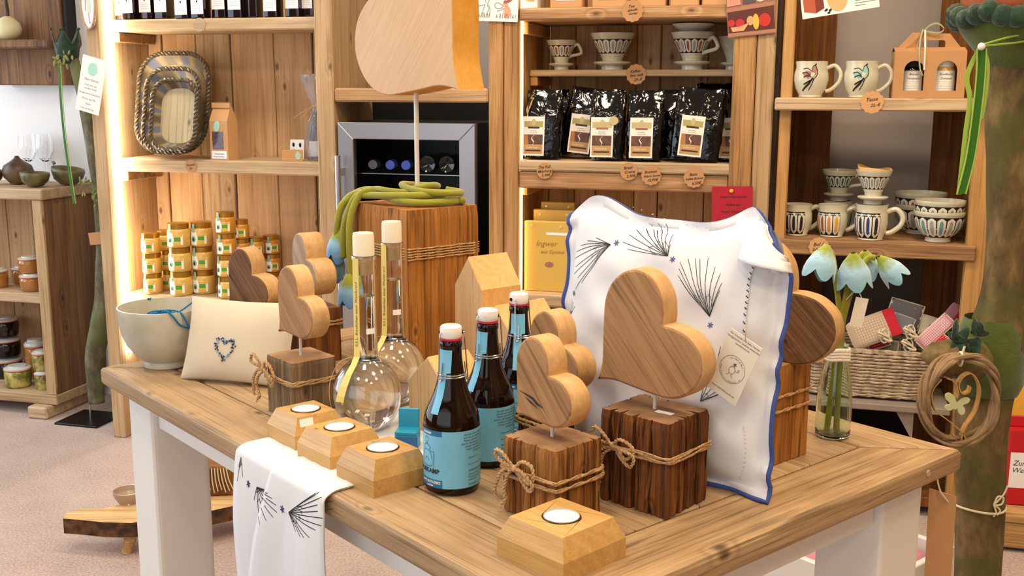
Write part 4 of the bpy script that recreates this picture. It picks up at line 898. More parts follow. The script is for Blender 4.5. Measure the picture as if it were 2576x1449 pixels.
felt_blue('felt_bell', '#4a78b8', '#86b8dc', -.055, .012); felt_blue('felt_bell_pale', '#7ab0c4', '#a8cfe2', -.045, .020)
def bell(ln=.055, r=.020, petals=5, seed=0, open_=1.):
    """hanging felt bell: stem end at origin, mouth towards -z, with pointed petal tips"""
    rnd = random.Random(seed); V, F = [], []; n = petals*8; m = 12
    for j in range(m+1):
        t = j/m
        for k in range(n):
            a = 2*math.pi*k/n; ph = (k % 8)/8; pet = abs(math.sin(math.pi*ph))
            rr = r*(.18+.95*math.sin(min(1, t*1.35)*math.pi/2)-.16*max(0, t-.55)+.35*open_*max(0, t-.7))*(1+.07*(pet-.5)*t)
            zz = -ln*(t*(1-.28*(1-pet)*max(0, t-.5)*2)) + rnd.uniform(-.0006, .0006)
            V.append((rr*math.cos(a), rr*math.sin(a), zz))
    for j in range(m):
        for k in range(n): k2 = (k+1) % n; F.append((j*n+k, (j+1)*n+k, (j+1)*n+k2, j*n+k2))
    return V, F
gr = thing('felt_flower_garland', 'green felt cord with blue felt bell flowers coiled on the timber post', 'garland', (TPc.x, TPc.y, TZ+.270), TT)
rc = .0062; Z = rc+.0015
# coils on the post top round the rod, then strands falling over the left corner
cord1 = [(.07, .06, Z), (.078, .02, Z), (.06, -.03, Z), (.02, -.05, Z+.003), (-.02, -.05, Z+.006), (-.055, -.055, Z+.012), (-.088, -.080, Z+.003), (-.102, -.094, -.022), (-.104, -.097, -.050)]
cord2 = [(.085, .045, Z+.002), (.05, .065, Z), (.01, .05, Z), (-.03, .02, Z+.002), (-.055, -.02, Z+.010), (-.075, -.060, Z+.014), (-.094, -.090, -.002), (-.101, -.098, -.035), (-.103, -.100, -.060)]
cord3 = [(.04, .05, Z+.012), (.06, .01, Z+.012), (.045, -.035, Z+.012), (0, -.06, Z+.010), (-.04, -.068, Z+.008), (-.065, -.082, Z+.003), (-.078, -.096, -.030), (-.084, -.098, -.065), (-.086, -.098, -.100)]
cord4 = [(.02, -.02, Z+.020), (.035, .015, Z+.026), (.01, .045, Z+.022), (-.025, .025, Z+.022), (-.02, -.01, Z+.026), (.01, -.02, Z+.022), (.05, -.015, Z+.018), (.08, .02, Z+.016), (.07, .055, Z+.014), (.045, .04, Z+.018)]
cord5 = [(.03, .0, Z+.012), (.0, -.045, Z+.016), (-.035, -.058, Z+.018), (-.055, -.078, Z+.008), (-.062, -.095, -.026), (-.064, -.097, -.080), (-.060, -.097, -.130)]
for q in (cord1, cord2, cord3, cord4, cord5): part('cord', tube(catmull(q, 8), rc, 8), 'felt_green', gr, smooth=True, auto=180)
for loc, rot, ln, r, sd in (((-.101, -.093, -.045), (.0, .10, 0), .066, .021, 1), ((-.104, -.100, -.085), (.25, .30, .6), .062, .019, 2), ((-.060, -.103, -.125), (.05, -.05, 0), .062, .021, 3)):
    part('flower_bell', bell(ln, r, 5, sd), 'felt_bell', gr, smooth=True, auto=180, loc=loc, rot=rot)

glass('green_glass', (.84, .95, .88), .0, 1.45); plain('wool_white', '#e8e0d0', rough=.95, bump=.5, bscale=300)
vs = thing('bottle_vase', 'small pale green glass bottle with a wool band, near the right corner', 'vase', TB(1.024, .650), .3)
vo_ = [(0, .002), (.020, .0), (.0235, .003), (.0240, .010), (.0240, .045), (.0225, .070), (.0190, .092), (.0155, .108), (.0140, .116), (.0140, .126), (.0152, .128), (.0152, .131)]
part('glass_body', lathe(vo_+[(max(0, r-.0016), z+(.004 if z < .004 else .003 if z < .012 else 0)) for r, z in vo_[::-1]], 40, cap=False), 'green_glass', vs, smooth=True, auto=60)
part('wool_band', join(*[tube([(.0152*math.cos(2*math.pi*k/20), .0152*math.sin(2*math.pi*k/20), .112+.0042*j+.001*math.sin(k)) for k in range(20)], .0030, 7, closed=True) for j in range(4)]), 'wool_white', vs, smooth=True)
bq = thing('felt_flower_bunch', 'bunch of pale blue felt bell flowers on green stems in the glass bottle', 'flowers', TB(1.024, .650, TZ+.008), 0)
stems = [((-.010, -.006, 0), (-.004, -.002, .08), (.002, 0, .15), (.010, .004, .200), (.016, .004, .232), (.013, .0, .245)),
         ((-.006, .006, 0), (0, .002, .08), (.007, .002, .16), (.022, .006, .215), (.036, .008, .240), (.046, .006, .242)),
         ((.004, -.006, 0), (.004, 0, .09), (.002, .004, .16), (-.006, .008, .215), (-.012, .010, .246), (-.022, .006, .254)),
         ((.006, .004, 0), (.006, .003, .09), (.008, .006, .16), (.018, .016, .22), (.034, .020, .246))]
for q in stems: part('stem', tube(catmull(q, 8), .0040, 8), 'felt_green', bq, smooth=True, auto=180)
for loc, rot, ln, r, sd in (((.013, -.002, .250), (.10, -.15, .2), .050, .020, 5), ((.050, .004, .244), (.0, -.75, 0), .044, .015, 6), ((-.020, .006, .260), (.0, .30, .4), .050, .019, 7), ((.036, .020, .250), (.2, -.3, .4), .040, .016, 8)):
    part('flower_bell', bell(ln, r, 5, sd, 1.2), 'felt_bell_pale', bq, smooth=True, auto=180, loc=loc, rot=rot)
tgp = part('tag', box((-.010, -.0004, -.04), (.010, .0004, 0)), 'paper_cream', bq, loc=(.026, -.012, .19), rot=(0, .2, .3))
part('tag_string', tube(catmull([(.008, 0, .185), (.018, -.010, .200), (.026, -.012, .188)], 5), .0007, 5), 'wool_white', bq)
# ================================================================== goods on the back shelves
def ppm(P): v = Vector(P)-Vector((0, 0, CAM_Z)); return FPX/v.dot(_f)
def SX(x, y, d): return on_wall(x, y, d)[0]
def wthing(name, label, cat, s, d, z, rot=0., group=None): return thing(name, label, cat, WL(s, d, z), TW+rot, group)
plain('kraft', '#b98a5c', rough=.85, var=.05, vscale=30); plain('kraft_light', '#c99b6a', rough=.85); plain('white_label', '#f0eff2', rough=.6); plain('dark_liquor', '#1a0d10', rough=.06, coat=.4)
plain('print_black', '#1d1a18', rough=.7); plain('print_faint', '#a9a4a6', rough=.8); plain('mint', '#a9d8c4', rough=.7)
# ---- kraft price tags (scalloped or round) hanging on shelf fronts
def kraft_tag(label, px, py, d, r, lines, scallop=True, dark='ink', tilt=0., mat='kraft'):
    s, z = on_wall(px, py, d); t = wthing('price_tag', label, 'tag', s, d, z); n = 72 if scallop else 32
    poly = [((r*(1+.045*math.cos(12*2*math.pi*k/n)) if scallop else r)*math.cos(2*math.pi*k/n), (r*(1+.045*math.cos(12*2*math.pi*k/n)) if scallop else r)*math.sin(2*math.pi*k/n)) for k in range(n)]
    part('disc', stand(prism(poly, -.0005, .0005)), mat, t, rot=(0, 0, 0))
    for k, (tx, size, x0, y0) in enumerate(lines): part('handwriting', xf(stand(xf(text_vf(tx, size, shear=.35, bold=.0002), loc=(x0, y0, .0008), rot=(0, 0, .12)))), dark, t)
    return t
S_ = .0115
kraft_tag('round kraft tag on the coffee shelf edge, far left, reading The Full', 1370, 430, .003, .024, (('The Full', S_, -.002, .011), ('Mischung', S_, 0, -.001), ('5,90€', S_, .004, -.013)), False)
kraft_tag('round kraft tag on the coffee shelf edge reading Brasil, second from left', 1582, 431, .002, .026, (('Brasil', S_, -.003, .010), ('Crema', S_, .002, -.002), ('5,90€', S_, .006, -.014)), False)
kraft_tag('scalloped kraft tag on the coffee shelf edge reading Bremen, third from left', 1638, 441, .0005, .029, (('Bremen', S_, -.002, .010), ('Warm Sonne', S_*.8, .002, -.002), ('10,90€', S_, .004, -.014)))
kraft_tag('scalloped kraft tag on the coffee shelf edge, nearest the red card', 1746, 446, .002, .030, (('Basic', S_, -.003, .008), ('Kaffee Bohnen', S_*.75, .001, -.004), ('6,50€', S_, .007, -.017)))
kraft_tag('scalloped kraft tag reading Kaffeefilter in front of the coffee filters', 1600, 187, .137, .030, (('Kaffee-', S_, -.002, .009), ('filter weiß', S_*.85, .001, -.003), ('29,-€', S_, .006, -.016)))
kraft_tag('scalloped kraft tag on the topmost coffee shelf edge', 1591, 27, .001, .031, (('Tee', S_, -.004, .012), ('aktuelle', S_*.8, 0, .002), ('Sorten', S_*.8, .002, -.008)))
kraft_tag('scalloped kraft tag reading Tasse under the teal bird mug', 2194, 257, -.028, .030, (('Tasse', S_*1.2, -.002, .007), ('22,-€', S_, .008, -.008)), mat='kraft_light')
kraft_tag('scalloped kraft tag reading Bol / Schale below the yellow striped mug', 2060, 622, -.003, .028, (('Bol /', S_*1.25, -.003, .008), ('Schale', S_, -.004, -.006), ('20,-€', S_*.8, .008, -.017)), mat='kraft_light')
kraft_tag('round pale tag on the upper left shelf edge below the dark bottles', 502, 62, .0735, .022, (('Likör', S_*.8, 0, .004), ('9,90', S_*.8, 0, -.008)), False, 'print_faint', mat='shelf_wood_x')
kraft_tag('round brown tag on the shelf edge below the pottery trays', 480, 418, .0735, .022, (('Keramik', S_*.8, 0, .004), ('38,-', S_*.8, 0, -.008)), False, mat='kraft')

# ---- dark square bottles, upper left
def liquor(label, px, wpx, lab_y, d, sc=1., plainb=False):
    s = SX(px, 30, d); t = wthing('liquor_bottle', label, 'bottle', s, d, 1.4478, 0, 'dark square bottles on the upper left shelf'); w = wpx/800*.5
    part('glass_body', box((-w, -w, 0), (w, w, .115), .004, 2), 'dark_liquor', t, smooth=True)
    part('neck', lathe(((w*.55, .114), (w*.4, .125), (w*.4, .150)), 16), 'dark_liquor', t, smooth=True)
    part('cap', lathe(((w*.45, .150), (w*.45, .168), (w*.4, .170)), 16), 'print_black', t, smooth=True)
    if not plainb:
        z0 = .012+(41-lab_y)/800; lb = part('label', box((-w*.93, -w-.0008, z0), (w*.93, -w-.0001, z0+.052), .0004), 'white_label', t)
        part('label_mark', xf(stand(flat([(0, -.005), (.003, .001), (.0045, .005), (.001, .003), (-.002, .005), (-.0025, .0)])), loc=(0, -w-.0011, z0+.040)), 'print_black', lb)
        for k in range(3): part('label_line', box((-w*.6, -w-.0011, z0+.012+.007*k), (w*.6, -w-.0009, z0+.0128+.007*k)), 'print_faint', lb)
    return t
for k, (px, wp, ly, dd_) in enumerate(((309, 30, 38, .12), (330, 37, 34, .10), (375, 38, 32, .12), (414, 39, 32, .12), (465, 39, 41, .10), (506, 39, 40, .10), (559, 40, 27, .13), (599, 40, 29, .12), (688, 39, 35, .11), (743, 39, 28, .13), (779, 34, 27, .15))):
    liquor(('dark square bottle with a white label, number %s from the left on the upper shelf' % 'one two three four five six seven eight ten eleven twelve'.split()[k]), px, wp, ly, dd_)
liquor('tall dark square bottle turned sideways without a label on the upper left shelf', 639, 36, 0, .14, plainb=True)

# ---- three nested pottery trays
def tray_mat():
    m, t, b = nt('tray_glaze'); L = t.links; tc = N(t, 'ShaderNodeTexCoord'); sx = N(t, 'ShaderNodeSeparateXYZ'); L.new(tc.outputs['Object'], sx.inputs[0])
    at = N(t, 'ShaderNodeMath', operation='ARCTAN2'); L.new(sx.outputs['X'], at.inputs[0]); L.new(sx.outputs['Z'], at.inputs[1])
    sn = N(t, 'ShaderNodeMath', operation='MULTIPLY'); sn.inputs[1].default_value = 8; L.new(at.outputs[0], sn.inputs[0]); si = N(t, 'ShaderNodeMath', operation='SINE'); L.new(sn.outputs[0], si.inputs[0])
    n = N(t, 'ShaderNodeTexNoise'); n.inputs['Scale'].default_value = 25; L.new(tc.outputs['Object'], n.inputs['Vector'])
    ma = N(t, 'ShaderNodeMath', operation='MULTIPLY_ADD'); ma.inputs[1].default_value = .9; L.new(n.outputs['Fac'], ma.inputs[0]); L.new(si.outputs[0], ma.inputs[2])
    r = ramp(t, ((.15, '#5e5240'), (.55, '#8f7c5a'), (.72, '#a08c66'), (.9, '#6a7080'))); mr = N(t, 'ShaderNodeMapRange'); mr.inputs[1].default_value = -.6; mr.inputs[2].default_value = 1.5; L.new(ma.outputs[0], mr.inputs[0]); L.new(mr.outputs[0], r.inputs[0]); L.new(r.outputs[0], b.inputs['Base Color']); b.inputs['Roughness'].default_value = .42
tray_mat(); plain('tray_tan', '#8c7a5a', rough=.35, var=.1, vscale=15); plain('tray_rim', '#564a38', rough=.35, var=.2, vscale=60); wood('tray_floor', '#9c8c68', '#c0b08a', '#d2c4a0', axis=2, scale=1.2, knots=.3, rough=.5, contrast=.5)
def rrect(w, h, r, n=10):
    out = []
    for cx_, cy_, a0 in ((w/2-r, h/2-r, 0), (-w/2+r, h/2-r, math.pi/2), (-w/2+r, -h/2+r, math.pi), (w/2-r, -h/2+r, 3*math.pi/2)):
        for k in range(n+1): a = a0+math.pi/2*k/n; out.append((cx_+r*math.cos(a), cy_+r*math.sin(a)))
    return out
def tray(label, px, py, d, w, h, lean, rim=.7, fl=.62, floor='tray_glaze'):
    s = on_wall(px, py, d)[0]; t = thing('pottery_tray', label, 'tray', WL(s, d, (.9848 if floor != 'tray_floor' else .9998)+(h/2+.007)*math.cos(lean)+.040*math.sin(lean)), rot=(-lean, 0, TW), group='nested pottery trays with rope rims')
    rings = [(1.0, -.036, .34), (.985, -.033, .34), (.86, -.006, .36), (.80, 0, .40)]; V, F = [], []; n = 44
    for sc_, y, rr in rings:
        for x, zz in rrect(w*sc_, h*sc_, min(w, h)*sc_*rr): V.append((x, y, zz))
    for j in range(len(rings)-1):
        for k in range(n): k2 = (k+1) % n; F.append((j*n+k, j*n+k2, (j+1)*n+k2, (j+1)*n+k))
    F.append(tuple((len(rings)-1)*n+k for k in range(n)))
    o = part('dish', (V, F), 'tray_glaze', t, smooth=True, auto=60); m = o.modifiers.new('s', 'SOLIDIFY'); m.thickness = .005; m.offset = 1
    P = [Vector((x, -.038, zz)) for x, zz in rrect(w*1.0, h*1.0, min(w, h)*.34, 16)]; P.append(P[0]); P = [a.lerp(b, k/max(1, int((b-a).length/.004))) for a, b in zip(P, P[1:]) for k in range(max(1, int((b-a).length/.004)))]+[P[0]]
    part('rope_rim', twist(P, .0080, 2, 220., 6), 'tray_rim', t, smooth=True)
    part('dish_floor', xf(prism(rrect(w*.80, h*.80, min(w, h)*.80*.40), .002, .0075), M=_rx), floor, t)
    return t
tray('largest striped pottery tray with a rope rim leaning against the back planks', 449, 268, .195, .272, .340, .20, floor='tray_tan')
tray('middle-sized pottery tray standing inside the largest one', 445, 270, .144, .205, .286, .20, floor='tray_tan')
tray('smallest pottery tray in front of the nest, with a pale wooden-looking floor', 452, 277, .092, .168, .232, .20, floor='tray_floor')

# ---- paper bag with a leaf-shaped sticker and window
plain('bag_window', '#5e4a56', rough=.15, var=.5, vscale=120)
s, _z = on_wall(566, 402, .12); pb = wthing('paper_bag', 'small kraft paper bag with mint sticker and purple window beside the trays', 'bag', s, .12, .9842, -.12)
V = [(-.036, -.028, 0), (.036, -.028, 0), (.036, .028, 0), (-.036, .028, 0), (-.036, -.028, .130), (.036, -.028, .130), (.036, .028, .130), (-.036, .028, .130), (-.034, -.004, .178), (.034, -.004, .178), (.034, .004, .178), (-.034, .004, .178)]
part('bag_body', (V, [(3, 2, 1, 0), (0, 1, 5, 4), (1, 2, 6, 5), (2, 3, 7, 6), (3, 0, 4, 7), (4, 5, 9, 8), (5, 6, 10, 9), (6, 7, 11, 10), (7, 4, 8, 11), (8, 9, 10, 11)]), 'kraft_light', pb)
part('bag_fold', box((-.036, -.012, .172), (.036, -.003, .190), .001), 'kraft_light', pb)
part('bag_sticker', xf(prism([(.013*math.cos(a), .018*math.sin(a)+.004*math.cos(a)) for a in [2*math.pi*k/24 for k in range(24)]], 0, .0008), M=Matrix.Translation((-.006, -.0289, .112)) @ _rx), 'mint', pb)
part('bag_window_pane', box((-.026, -.0292, .036), (.018, -.0282, .094), .0004), 'bag_window', pb)
lb = part('bag_label', box((-.030, -.0294, .004), (.030, -.0283, .030), .0004), 'white_label', pb); part('label_text', xf(stand(text_vf('Dattelkonfekt', .0070)), loc=(0, -.0297, .020)), 'print_black', lb); part('label_text', xf(stand(text_vf('Mandel & Kakao', .0070)), loc=(0, -.0297, .011)), 'print_black', lb)

# ---- little card, soap box and cellophane gift
s, _z = on_wall(740, 395, .20); cdm = wthing('bean_card', 'small white card with four dark beans behind the kraft carton', 'card', s, .22, .9842, 0)
part('card', xf(box((-.026, -.0006, 0), (.026, .0006, .066)), rot=(-.12, 0, 0)), 'white_label', cdm)
for i, (bx, bz) in enumerate(((-.013, .048), (.012, .047), (-.014, .022), (.010, .021))): part('bean', sphere(.0055, 12, 8, (0, 0, 0), (.8, .5, 1.4)), 'print_black' if i != 2 else 'thread_navy', cdm, smooth=True, loc=(bx, -.002+bz*.12, bz))
s, _z = on_wall(733, 408, .115); sb_ = wthing('soap_carton', 'tiny kraft carton with a mint sticker and raffia tie', 'box', s, .125, .9842, .45)
part('carton', box((-.034, -.018, 0), (.034, .018, .036), .001), 'kraft_light', sb_); part('carton_sticker', xf(prism(disc2(.011, 24), 0, .0008), M=Matrix.Translation((.018, -.0181, .018)) @ _rx @ Matrix.Diagonal((.8, 1.2, 1, 1))), 'mint', sb_)
part('raffia', tube(catmull([(-.036, 0, .020), (-.040, -.004, .040), (-.025, -.006, .050), (-.005, 0, .042), (.01, 0, .037)], 6), .0007, 5), 'twine_thin', sb_)
plain('cellophane', '#e6e6f0', rough=.06, trans=.75, spec=.8, bump=1.0, bscale=45, alpha=.75)
s, _z = on_wall(792, 400, .15); cg = wthing('cellophane_gift', 'gift bottle wrapped in crinkled cellophane and raffia, half behind the post', 'gift', s, .17, .9842, 0)
rnd = random.Random(3); V, F = lathe([(.030, .001), (.036, .02), (.036, .07), (.030, .12), (.014, .165), (.009, .178), (.020, .20), (.036, .235), (.046, .27), (.050, .285)], 20, cap=False)
V = [(x*(1+rnd.uniform(-.12, .12)), y*(1+rnd.uniform(-.12, .12)), z+rnd.uniform(-.003, .003)*(z > .01)) for x, y, z in V]; part('wrap', (V, F), 'cellophane', cg)
part('bottle', lathe([(.022, .004), (.023, .08), (.012, .12), (.010, .16)], 20), 'dark_liquor', cg, smooth=True); part('bottle_label', lathe([(.0235, .015), (.0235, .065)], 20, cap=False), 'white_label', cg, smooth=True)
part('raffia_tie', join(tube([(.011*math.cos(k*.5), .011*math.sin(k*.5), .176+.0003*k) for k in range(14)], .0015, 5), tube(catmull([(-.01, -.008, .178), (-.03, -.02, .165), (-.055, -.025, .150), (-.075, -.02, .140)], 5), .0009, 4), tube(catmull([(-.01, -.008, .178), (-.025, -.022, .160), (-.040, -.03, .140)], 5), .0009, 4)), 'twine_thin', cg)

# ---- honey jars
plain('honey_pale', '#d8b05a', rough=.18, coat=.4); plain('honey_amber', '#c88a2e', rough=.15, coat=.4); plain('lid_gold', '#b98a34', rough=.28, metal=.75); plain('label_white', '#f1f0e6', rough=.6); plain('label_green', '#5a9a1c', rough=.6); plain('label_yellow', '#e2b23c', rough=.6); plain('label_teal', '#8ab8a4', rough=.6)
def honey_proto(mat):
    t = thing('honey_jar', 'x', 'jar'); R_, H_ = .0385, .082
    part('glass_body', lathe([(0, .0), (R_*.92, 0), (R_, .004), (R_, H_*.66), (R_*.93, H_*.74), (R_*.84, H_*.78)], 28), mat, t, smooth=True, auto=60)
    part('lid', lathe([(R_*.86, H_*.76), (R_*.90, H_*.77), (R_*.90, H_*.985), (R_*.84, H_), (0, H_)], 28), 'lid_gold', t, smooth=True, auto=50)
    Rl = R_+.0003
    lb = part('label', on_cyl(join(grid_rect(-.036, .006, -.010, H_*.62, 8), grid_rect(-.010, .010, .024, H_*.55, 8)), Rl, 0), 'label_white', t, smooth=True)
    part('label_green_patch', on_cyl(grid_rect(-.006, .022, .016, .037, 6), Rl+.0003, 0), 'label_green', lb, smooth=True)
    part('label_yellow_patch', on_cyl(join(grid_rect(-.009, .0105, .016, .021, 6), grid_rect(-.009, .038, .022, .0445, 6)), Rl+.0003, 0), 'label_yellow', lb, smooth=True)
    part('label_emblem', on_cyl(flat([(-.022+.009*math.cos(2*math.pi*k/14), .026+.010*math.sin(2*math.pi*k/14)) for k in range(14)], .0004), Rl, 0), 'label_teal', lb)
    part('label_emblem_figure', on_cyl(flat([(-.022+x*.001, .026+y*.001) for x, y in ((-4, -6), (4, -6), (3, 0), (1, 5), (-2, 4), (-3, 0))], .0007), Rl, 0), 'print_black', lb)
    part('seal_strip', on_cyl(grid_rect(-.026, H_*.60, -.016, H_*.95, 4, .0005), Rl, 0), 'label_teal', lb, smooth=True)
    return t
hp = honey_proto('honey_pale'); ha = honey_proto('honey_amber'); _used = {}
rows = (('pale honey jar in the far left stack', 'p', 386, 733, 3, .86, .105, .2), ('pale honey jar in the stack half hidden behind the two left stacks', 'p', 424, 726, 3, .86, .185, .2), ('pale honey jar in the big front stack, second from the left', 'p', 457, 742, 3, 1.02, .102, .25),
        ('pale honey jar in the shaded stack right behind the big front stack', 'p', 514, 735, 3, 1.02, .150, .3), ('pale honey jar in the stack just left of the rough dark heart', 'p', 575, 744, 2, .90, .105, .05), ('amber honey jar on top of the stack left of the rough dark heart', 'a', 575, 744, (2, 4), .90, .105, .35),
        ('amber honey jar in the stack second to the right of the big front stack', 'a', 611, 738, 4, .80, .162, .5), ('amber honey jar in the stack behind the rough dark heart', 'a', 647, 736, 3, .80, .210, .6), ('amber honey jar in the rightmost tall stack against the planks', 'a', 686, 734, 3, .80, .268, .7), ('amber honey jar standing alone low between two hearts', 'a', 668, 746, 1, .84, .115, .5), ('pale honey jar farthest right, beside the pale grey heart', 'p', 725, 744, 1, .9, .125, .05))
for lab, k_, px, py, n_, sc_, d_, rt in rows:
    s = SX(px, py-10, d_); i0, i1 = n_ if isinstance(n_, tuple) else (0, n_)
    for i in range(i0, i1):
        pr = hp if k_ == 'p' else ha
        if pr.name not in _used: t = pr; _used[pr.name] = 1
        else: t = copy_tree(pr)
        t.location = WL(s, d_, .5123+.0822*sc_*i+.0003*i); t.rotation_euler = (0, 0, TW+rt+.04*((i*7) % 3-1)); t.scale = (sc_, sc_, sc_); t['group'] = 'honey jars stacked on the lowest left shelf'
        t['label'] = lab if i1-i0 == 1 else lab.replace('honey jar', ('bottom', 'second', 'third', 'top')[i if not (i == i1-1 and i1-i0 > 1) else 3]+' honey jar')

# ---- fridge with glass door
plain('brushed_steel', '#b4b1b4', rough=.32, metal=.9); plain('fridge_black', '#0b0a0b', rough=.4); glass('door_glass', (.93, .96, .97), 0, 1.05); plain('bottle_foil', '#6a6874', rough=.4); plain('bottle_foil_blue', '#4a5ec8', rough=.4); plain('dark_green_bottle', '#0c1412', rough=.08, coat=.3); plain('blue_glow_item', '#3a6ea0', rough=.3)
fr = unit('wine_fridge', 'silver-framed glass-door fridge with wine bottles behind the timber post', 'fridge')
F0, F1, FZ0, FZ1 = .858, 1.312, .22, 1.118; bw_ = .052
bd('case', (F0+.004, .060, FZ0), (F1-.004, .075, FZ1-.004), 'fridge_black', fr, .002)
o = part('case', join(box((F0, .03, FZ0), (F0+.018, .44, FZ1)), box((F1-.018, .03, FZ0), (F1, .44, FZ1)), box((F0+.018, .03, FZ1-.02), (F1-.018, .44, FZ1)), box((F0+.018, .03, FZ0), (F1-.018, .44, FZ0+.05)), box((F0+.018, .42, FZ0+.05), (F1-.018, .44, FZ1-.02))), 'fridge_black', fr)
bpy.data.objects.remove(fr.children[0])
dr = part('door_frame', join(xf(prism(((F0, FZ1), (F1, FZ1), (F1-bw_, FZ1-bw_), (F0+bw_, FZ1-bw_)), 0, .028, .002), M=_rx), xf(prism(((F0, FZ0), (F0, FZ1), (F0+bw_, FZ1-bw_), (F0+bw_, FZ0+bw_)), 0, .028, .002), M=_rx), xf(prism(((F1, FZ1), (F1, FZ0), (F1-bw_, FZ0+bw_), (F1-bw_, FZ1-bw_)), 0, .028, .002), M=_rx), xf(prism(((F1, FZ0), (F0, FZ0), (F0+bw_, FZ0+bw_), (F1-bw_, FZ0+bw_)), 0, .028, .002), M=_rx)), 'brushed_steel', fr, loc=(0, .028, 0))
part('glass_pane', box((F0+bw_, .012, FZ0+bw_), (F1-bw_, .015, FZ1-bw_)), 'door_glass', fr)
hd_ = part('handle', tube([(F0+.010, -.028, .55), (F0+.010, -.028, 1.015)], .009, 14), 'brushed_steel', fr, smooth=True)
for hz in (.60, .965): part('handle_mount', box((F0+.004, -.026, hz-.012), (F0+.020, .001, hz+.012), .002), 'brushed_steel', hd_)
for zz in (.955, .80, .64): part('wire_rack', join(tube([(F0+.03, .05, zz), (F1-.03, .05, zz)], .0028, 6), *[tube([(F0+.05+.026*k, .05, zz), (F0+.05+.026*k, .40, zz)], .0018, 5) for k in range(15)]), 'steel', fr)
stand_ = unit('fridge_plinth', 'low dark plinth under the glass-door fridge', 'plinth'); bd('plinth', (F0, .03, 0), (F1, .44, FZ0-.0005), 'fridge_black', stand_, .004)
def wine(label, px, py, zrack, foil, d=.13):
    s = SX(px, py, d); t = thing('wine_bottle', label, 'bottle', WL(s, d-.06, zrack+.0240), rot=(-math.pi/2, 0, TW+.18), group='wine bottles lying in the fridge')
    part('glass_body', lathe([(.0135, .0), (.0140, .05), (.0150, .085), (.022, .13), (.0225, .30), (.021, .306), (0, .306)], 24), 'dark_green_bottle', t, smooth=True)
    part('foil', lathe([(0, -.001), (.0148, -.001), (.0150, .055)], 20, cap=False), foil, t, smooth=True)
for k, (px, fo_) in enumerate(((955, 'bottle_foil'), (998, 'bottle_foil_blue'), (1037, 'bottle_foil_blue'))): wine('wine bottle lying neck forward in the fridge, %s from the left' % ('first', 'second', 'third')[k], px, 378, .9579, fo_)
for k, px in enumerate((1085, 1133)):
    s = SX(px, 378, .12); t = thing('wine_bottle', 'wine bottle lying base forward in the fridge, %s' % ('beside the blue-capped ones', 'next to the right door frame')[k], 'bottle', WL(s, .08, .9579+.0290), rot=(-math.pi/2, 0, TW), group='wine bottles lying in the fridge')
    part('glass_body', lathe([(0, .012), (.016, .004), (.026, 0), (.0280, .006), (.0285, .19), (.014, .24), (.013, .30)], 24), 'dark_green_bottle', t, smooth=True)

# ---- postcards, poster and cards pinned to the posts
plain('card_white', '#efeae6', rough=.6); plain('hare_brown', '#9c6a5a', rough=.8); plain('hare_coral', '#e0a084', rough=.8); plain('grass_ink', '#7a7e5c', rough=.8); plain('sketch_grey', '#8a8480', rough=.8); plain('card_red', '#a81c30', rough=.8, var=.06, vscale=30); plain('pin_yellow', '#e8b030', rough=.3)
def wcard(name, label, cat, pxs, d, mat, th=.0012):
    """card from its lower-left, lower-right and height in the wall plane"""
    (x0, y0), (x1, y1), h = pxs; s0, z0 = on_wall(x0, y0, d); s1, z1 = on_wall(x1, y1, d); a = math.atan2(z1-z0, s1-s0); w = math.hypot(s1-s0, z1-z0)
    t = thing(name, label, cat, WL(s0, d, z0), rot=(0, -a, TW)); part('sheet', box((0, -th/2, 0), (w, th/2, h)), mat, t); return t, w
def art(parent, name, polys, mat, y=-.0012):
    for p in polys: part(name, xf(stand(flat(p)), loc=(0, y, 0)), mat, parent)
def ell(cx_, cy_, rx, ry, rot=0., n=16): return [(cx_+rx*math.cos(a)*math.cos(rot)-ry*math.sin(a)*math.sin(rot), cy_+rx*math.cos(a)*math.sin(rot)+ry*math.sin(a)*math.cos(rot)) for a in [2*math.pi*k/n for k in range(n)]]
hc, w_ = wcard('greeting_card', 'white card with a drawn brown hare and sketched animal, pinned on the post', 'card', ((1171, 51), (1302, 56), .13), -.004, 'card_white')
k_ = w_/130
art(hc, 'hare_body', [ell(103*k_, 22*k_, 9*k_, 15*k_), ell(98*k_, 40*k_, 7*k_, 6*k_)], 'hare_coral'); art(hc, 'hare_ear', [ell(106*k_, 58*k_, 3.5*k_, 14*k_, -.25), ell(113*k_, 54*k_, 3.5*k_, 13*k_, -.75), ell(98*k_, 46*k_, 5*k_, 4*k_)], 'hare_brown', -.0016)
part('sketch', join(*[xf(stand(stroke(catmull([(x*k_, y*k_, 0) for x, y in q], 4), 1.3*k_)), loc=(0, -.0014, 0)) for q in (((40, 12), (44, 28), (48, 40)), ((52, 12), (56, 26), (54, 40), (58, 50), (54, 58), (48, 52), (50, 42)), ((30, 34), (38, 36), (48, 38)), ((60, 12), (60, 30), (56, 38)), ((72, 34), (80, 30), (92, 34), (84, 42), (74, 42), (72, 34)), ((78, 24), (90, 28), (96, 32)))]), 'sketch_grey', hc)
rnd = random.Random(8); part('grass', join(*[xf(stand(stroke([(x*k_, 8*k_), ((x+rnd.uniform(-4, 4))*k_, (14+rnd.uniform(0, 6))*k_)], 1.2*k_)), loc=(0, -.0013, 0)) for x in list(range(14, 62, 3))+list(range(76, 126, 4))]), 'grass_ink', hc)
po, w_ = wcard('picture_poster', 'poster photo of tomatoes and jars on red shelves, pinned on the broad post', 'poster', ((1832, 96), (1953, 83), .14), -.004, 'hare_brown')
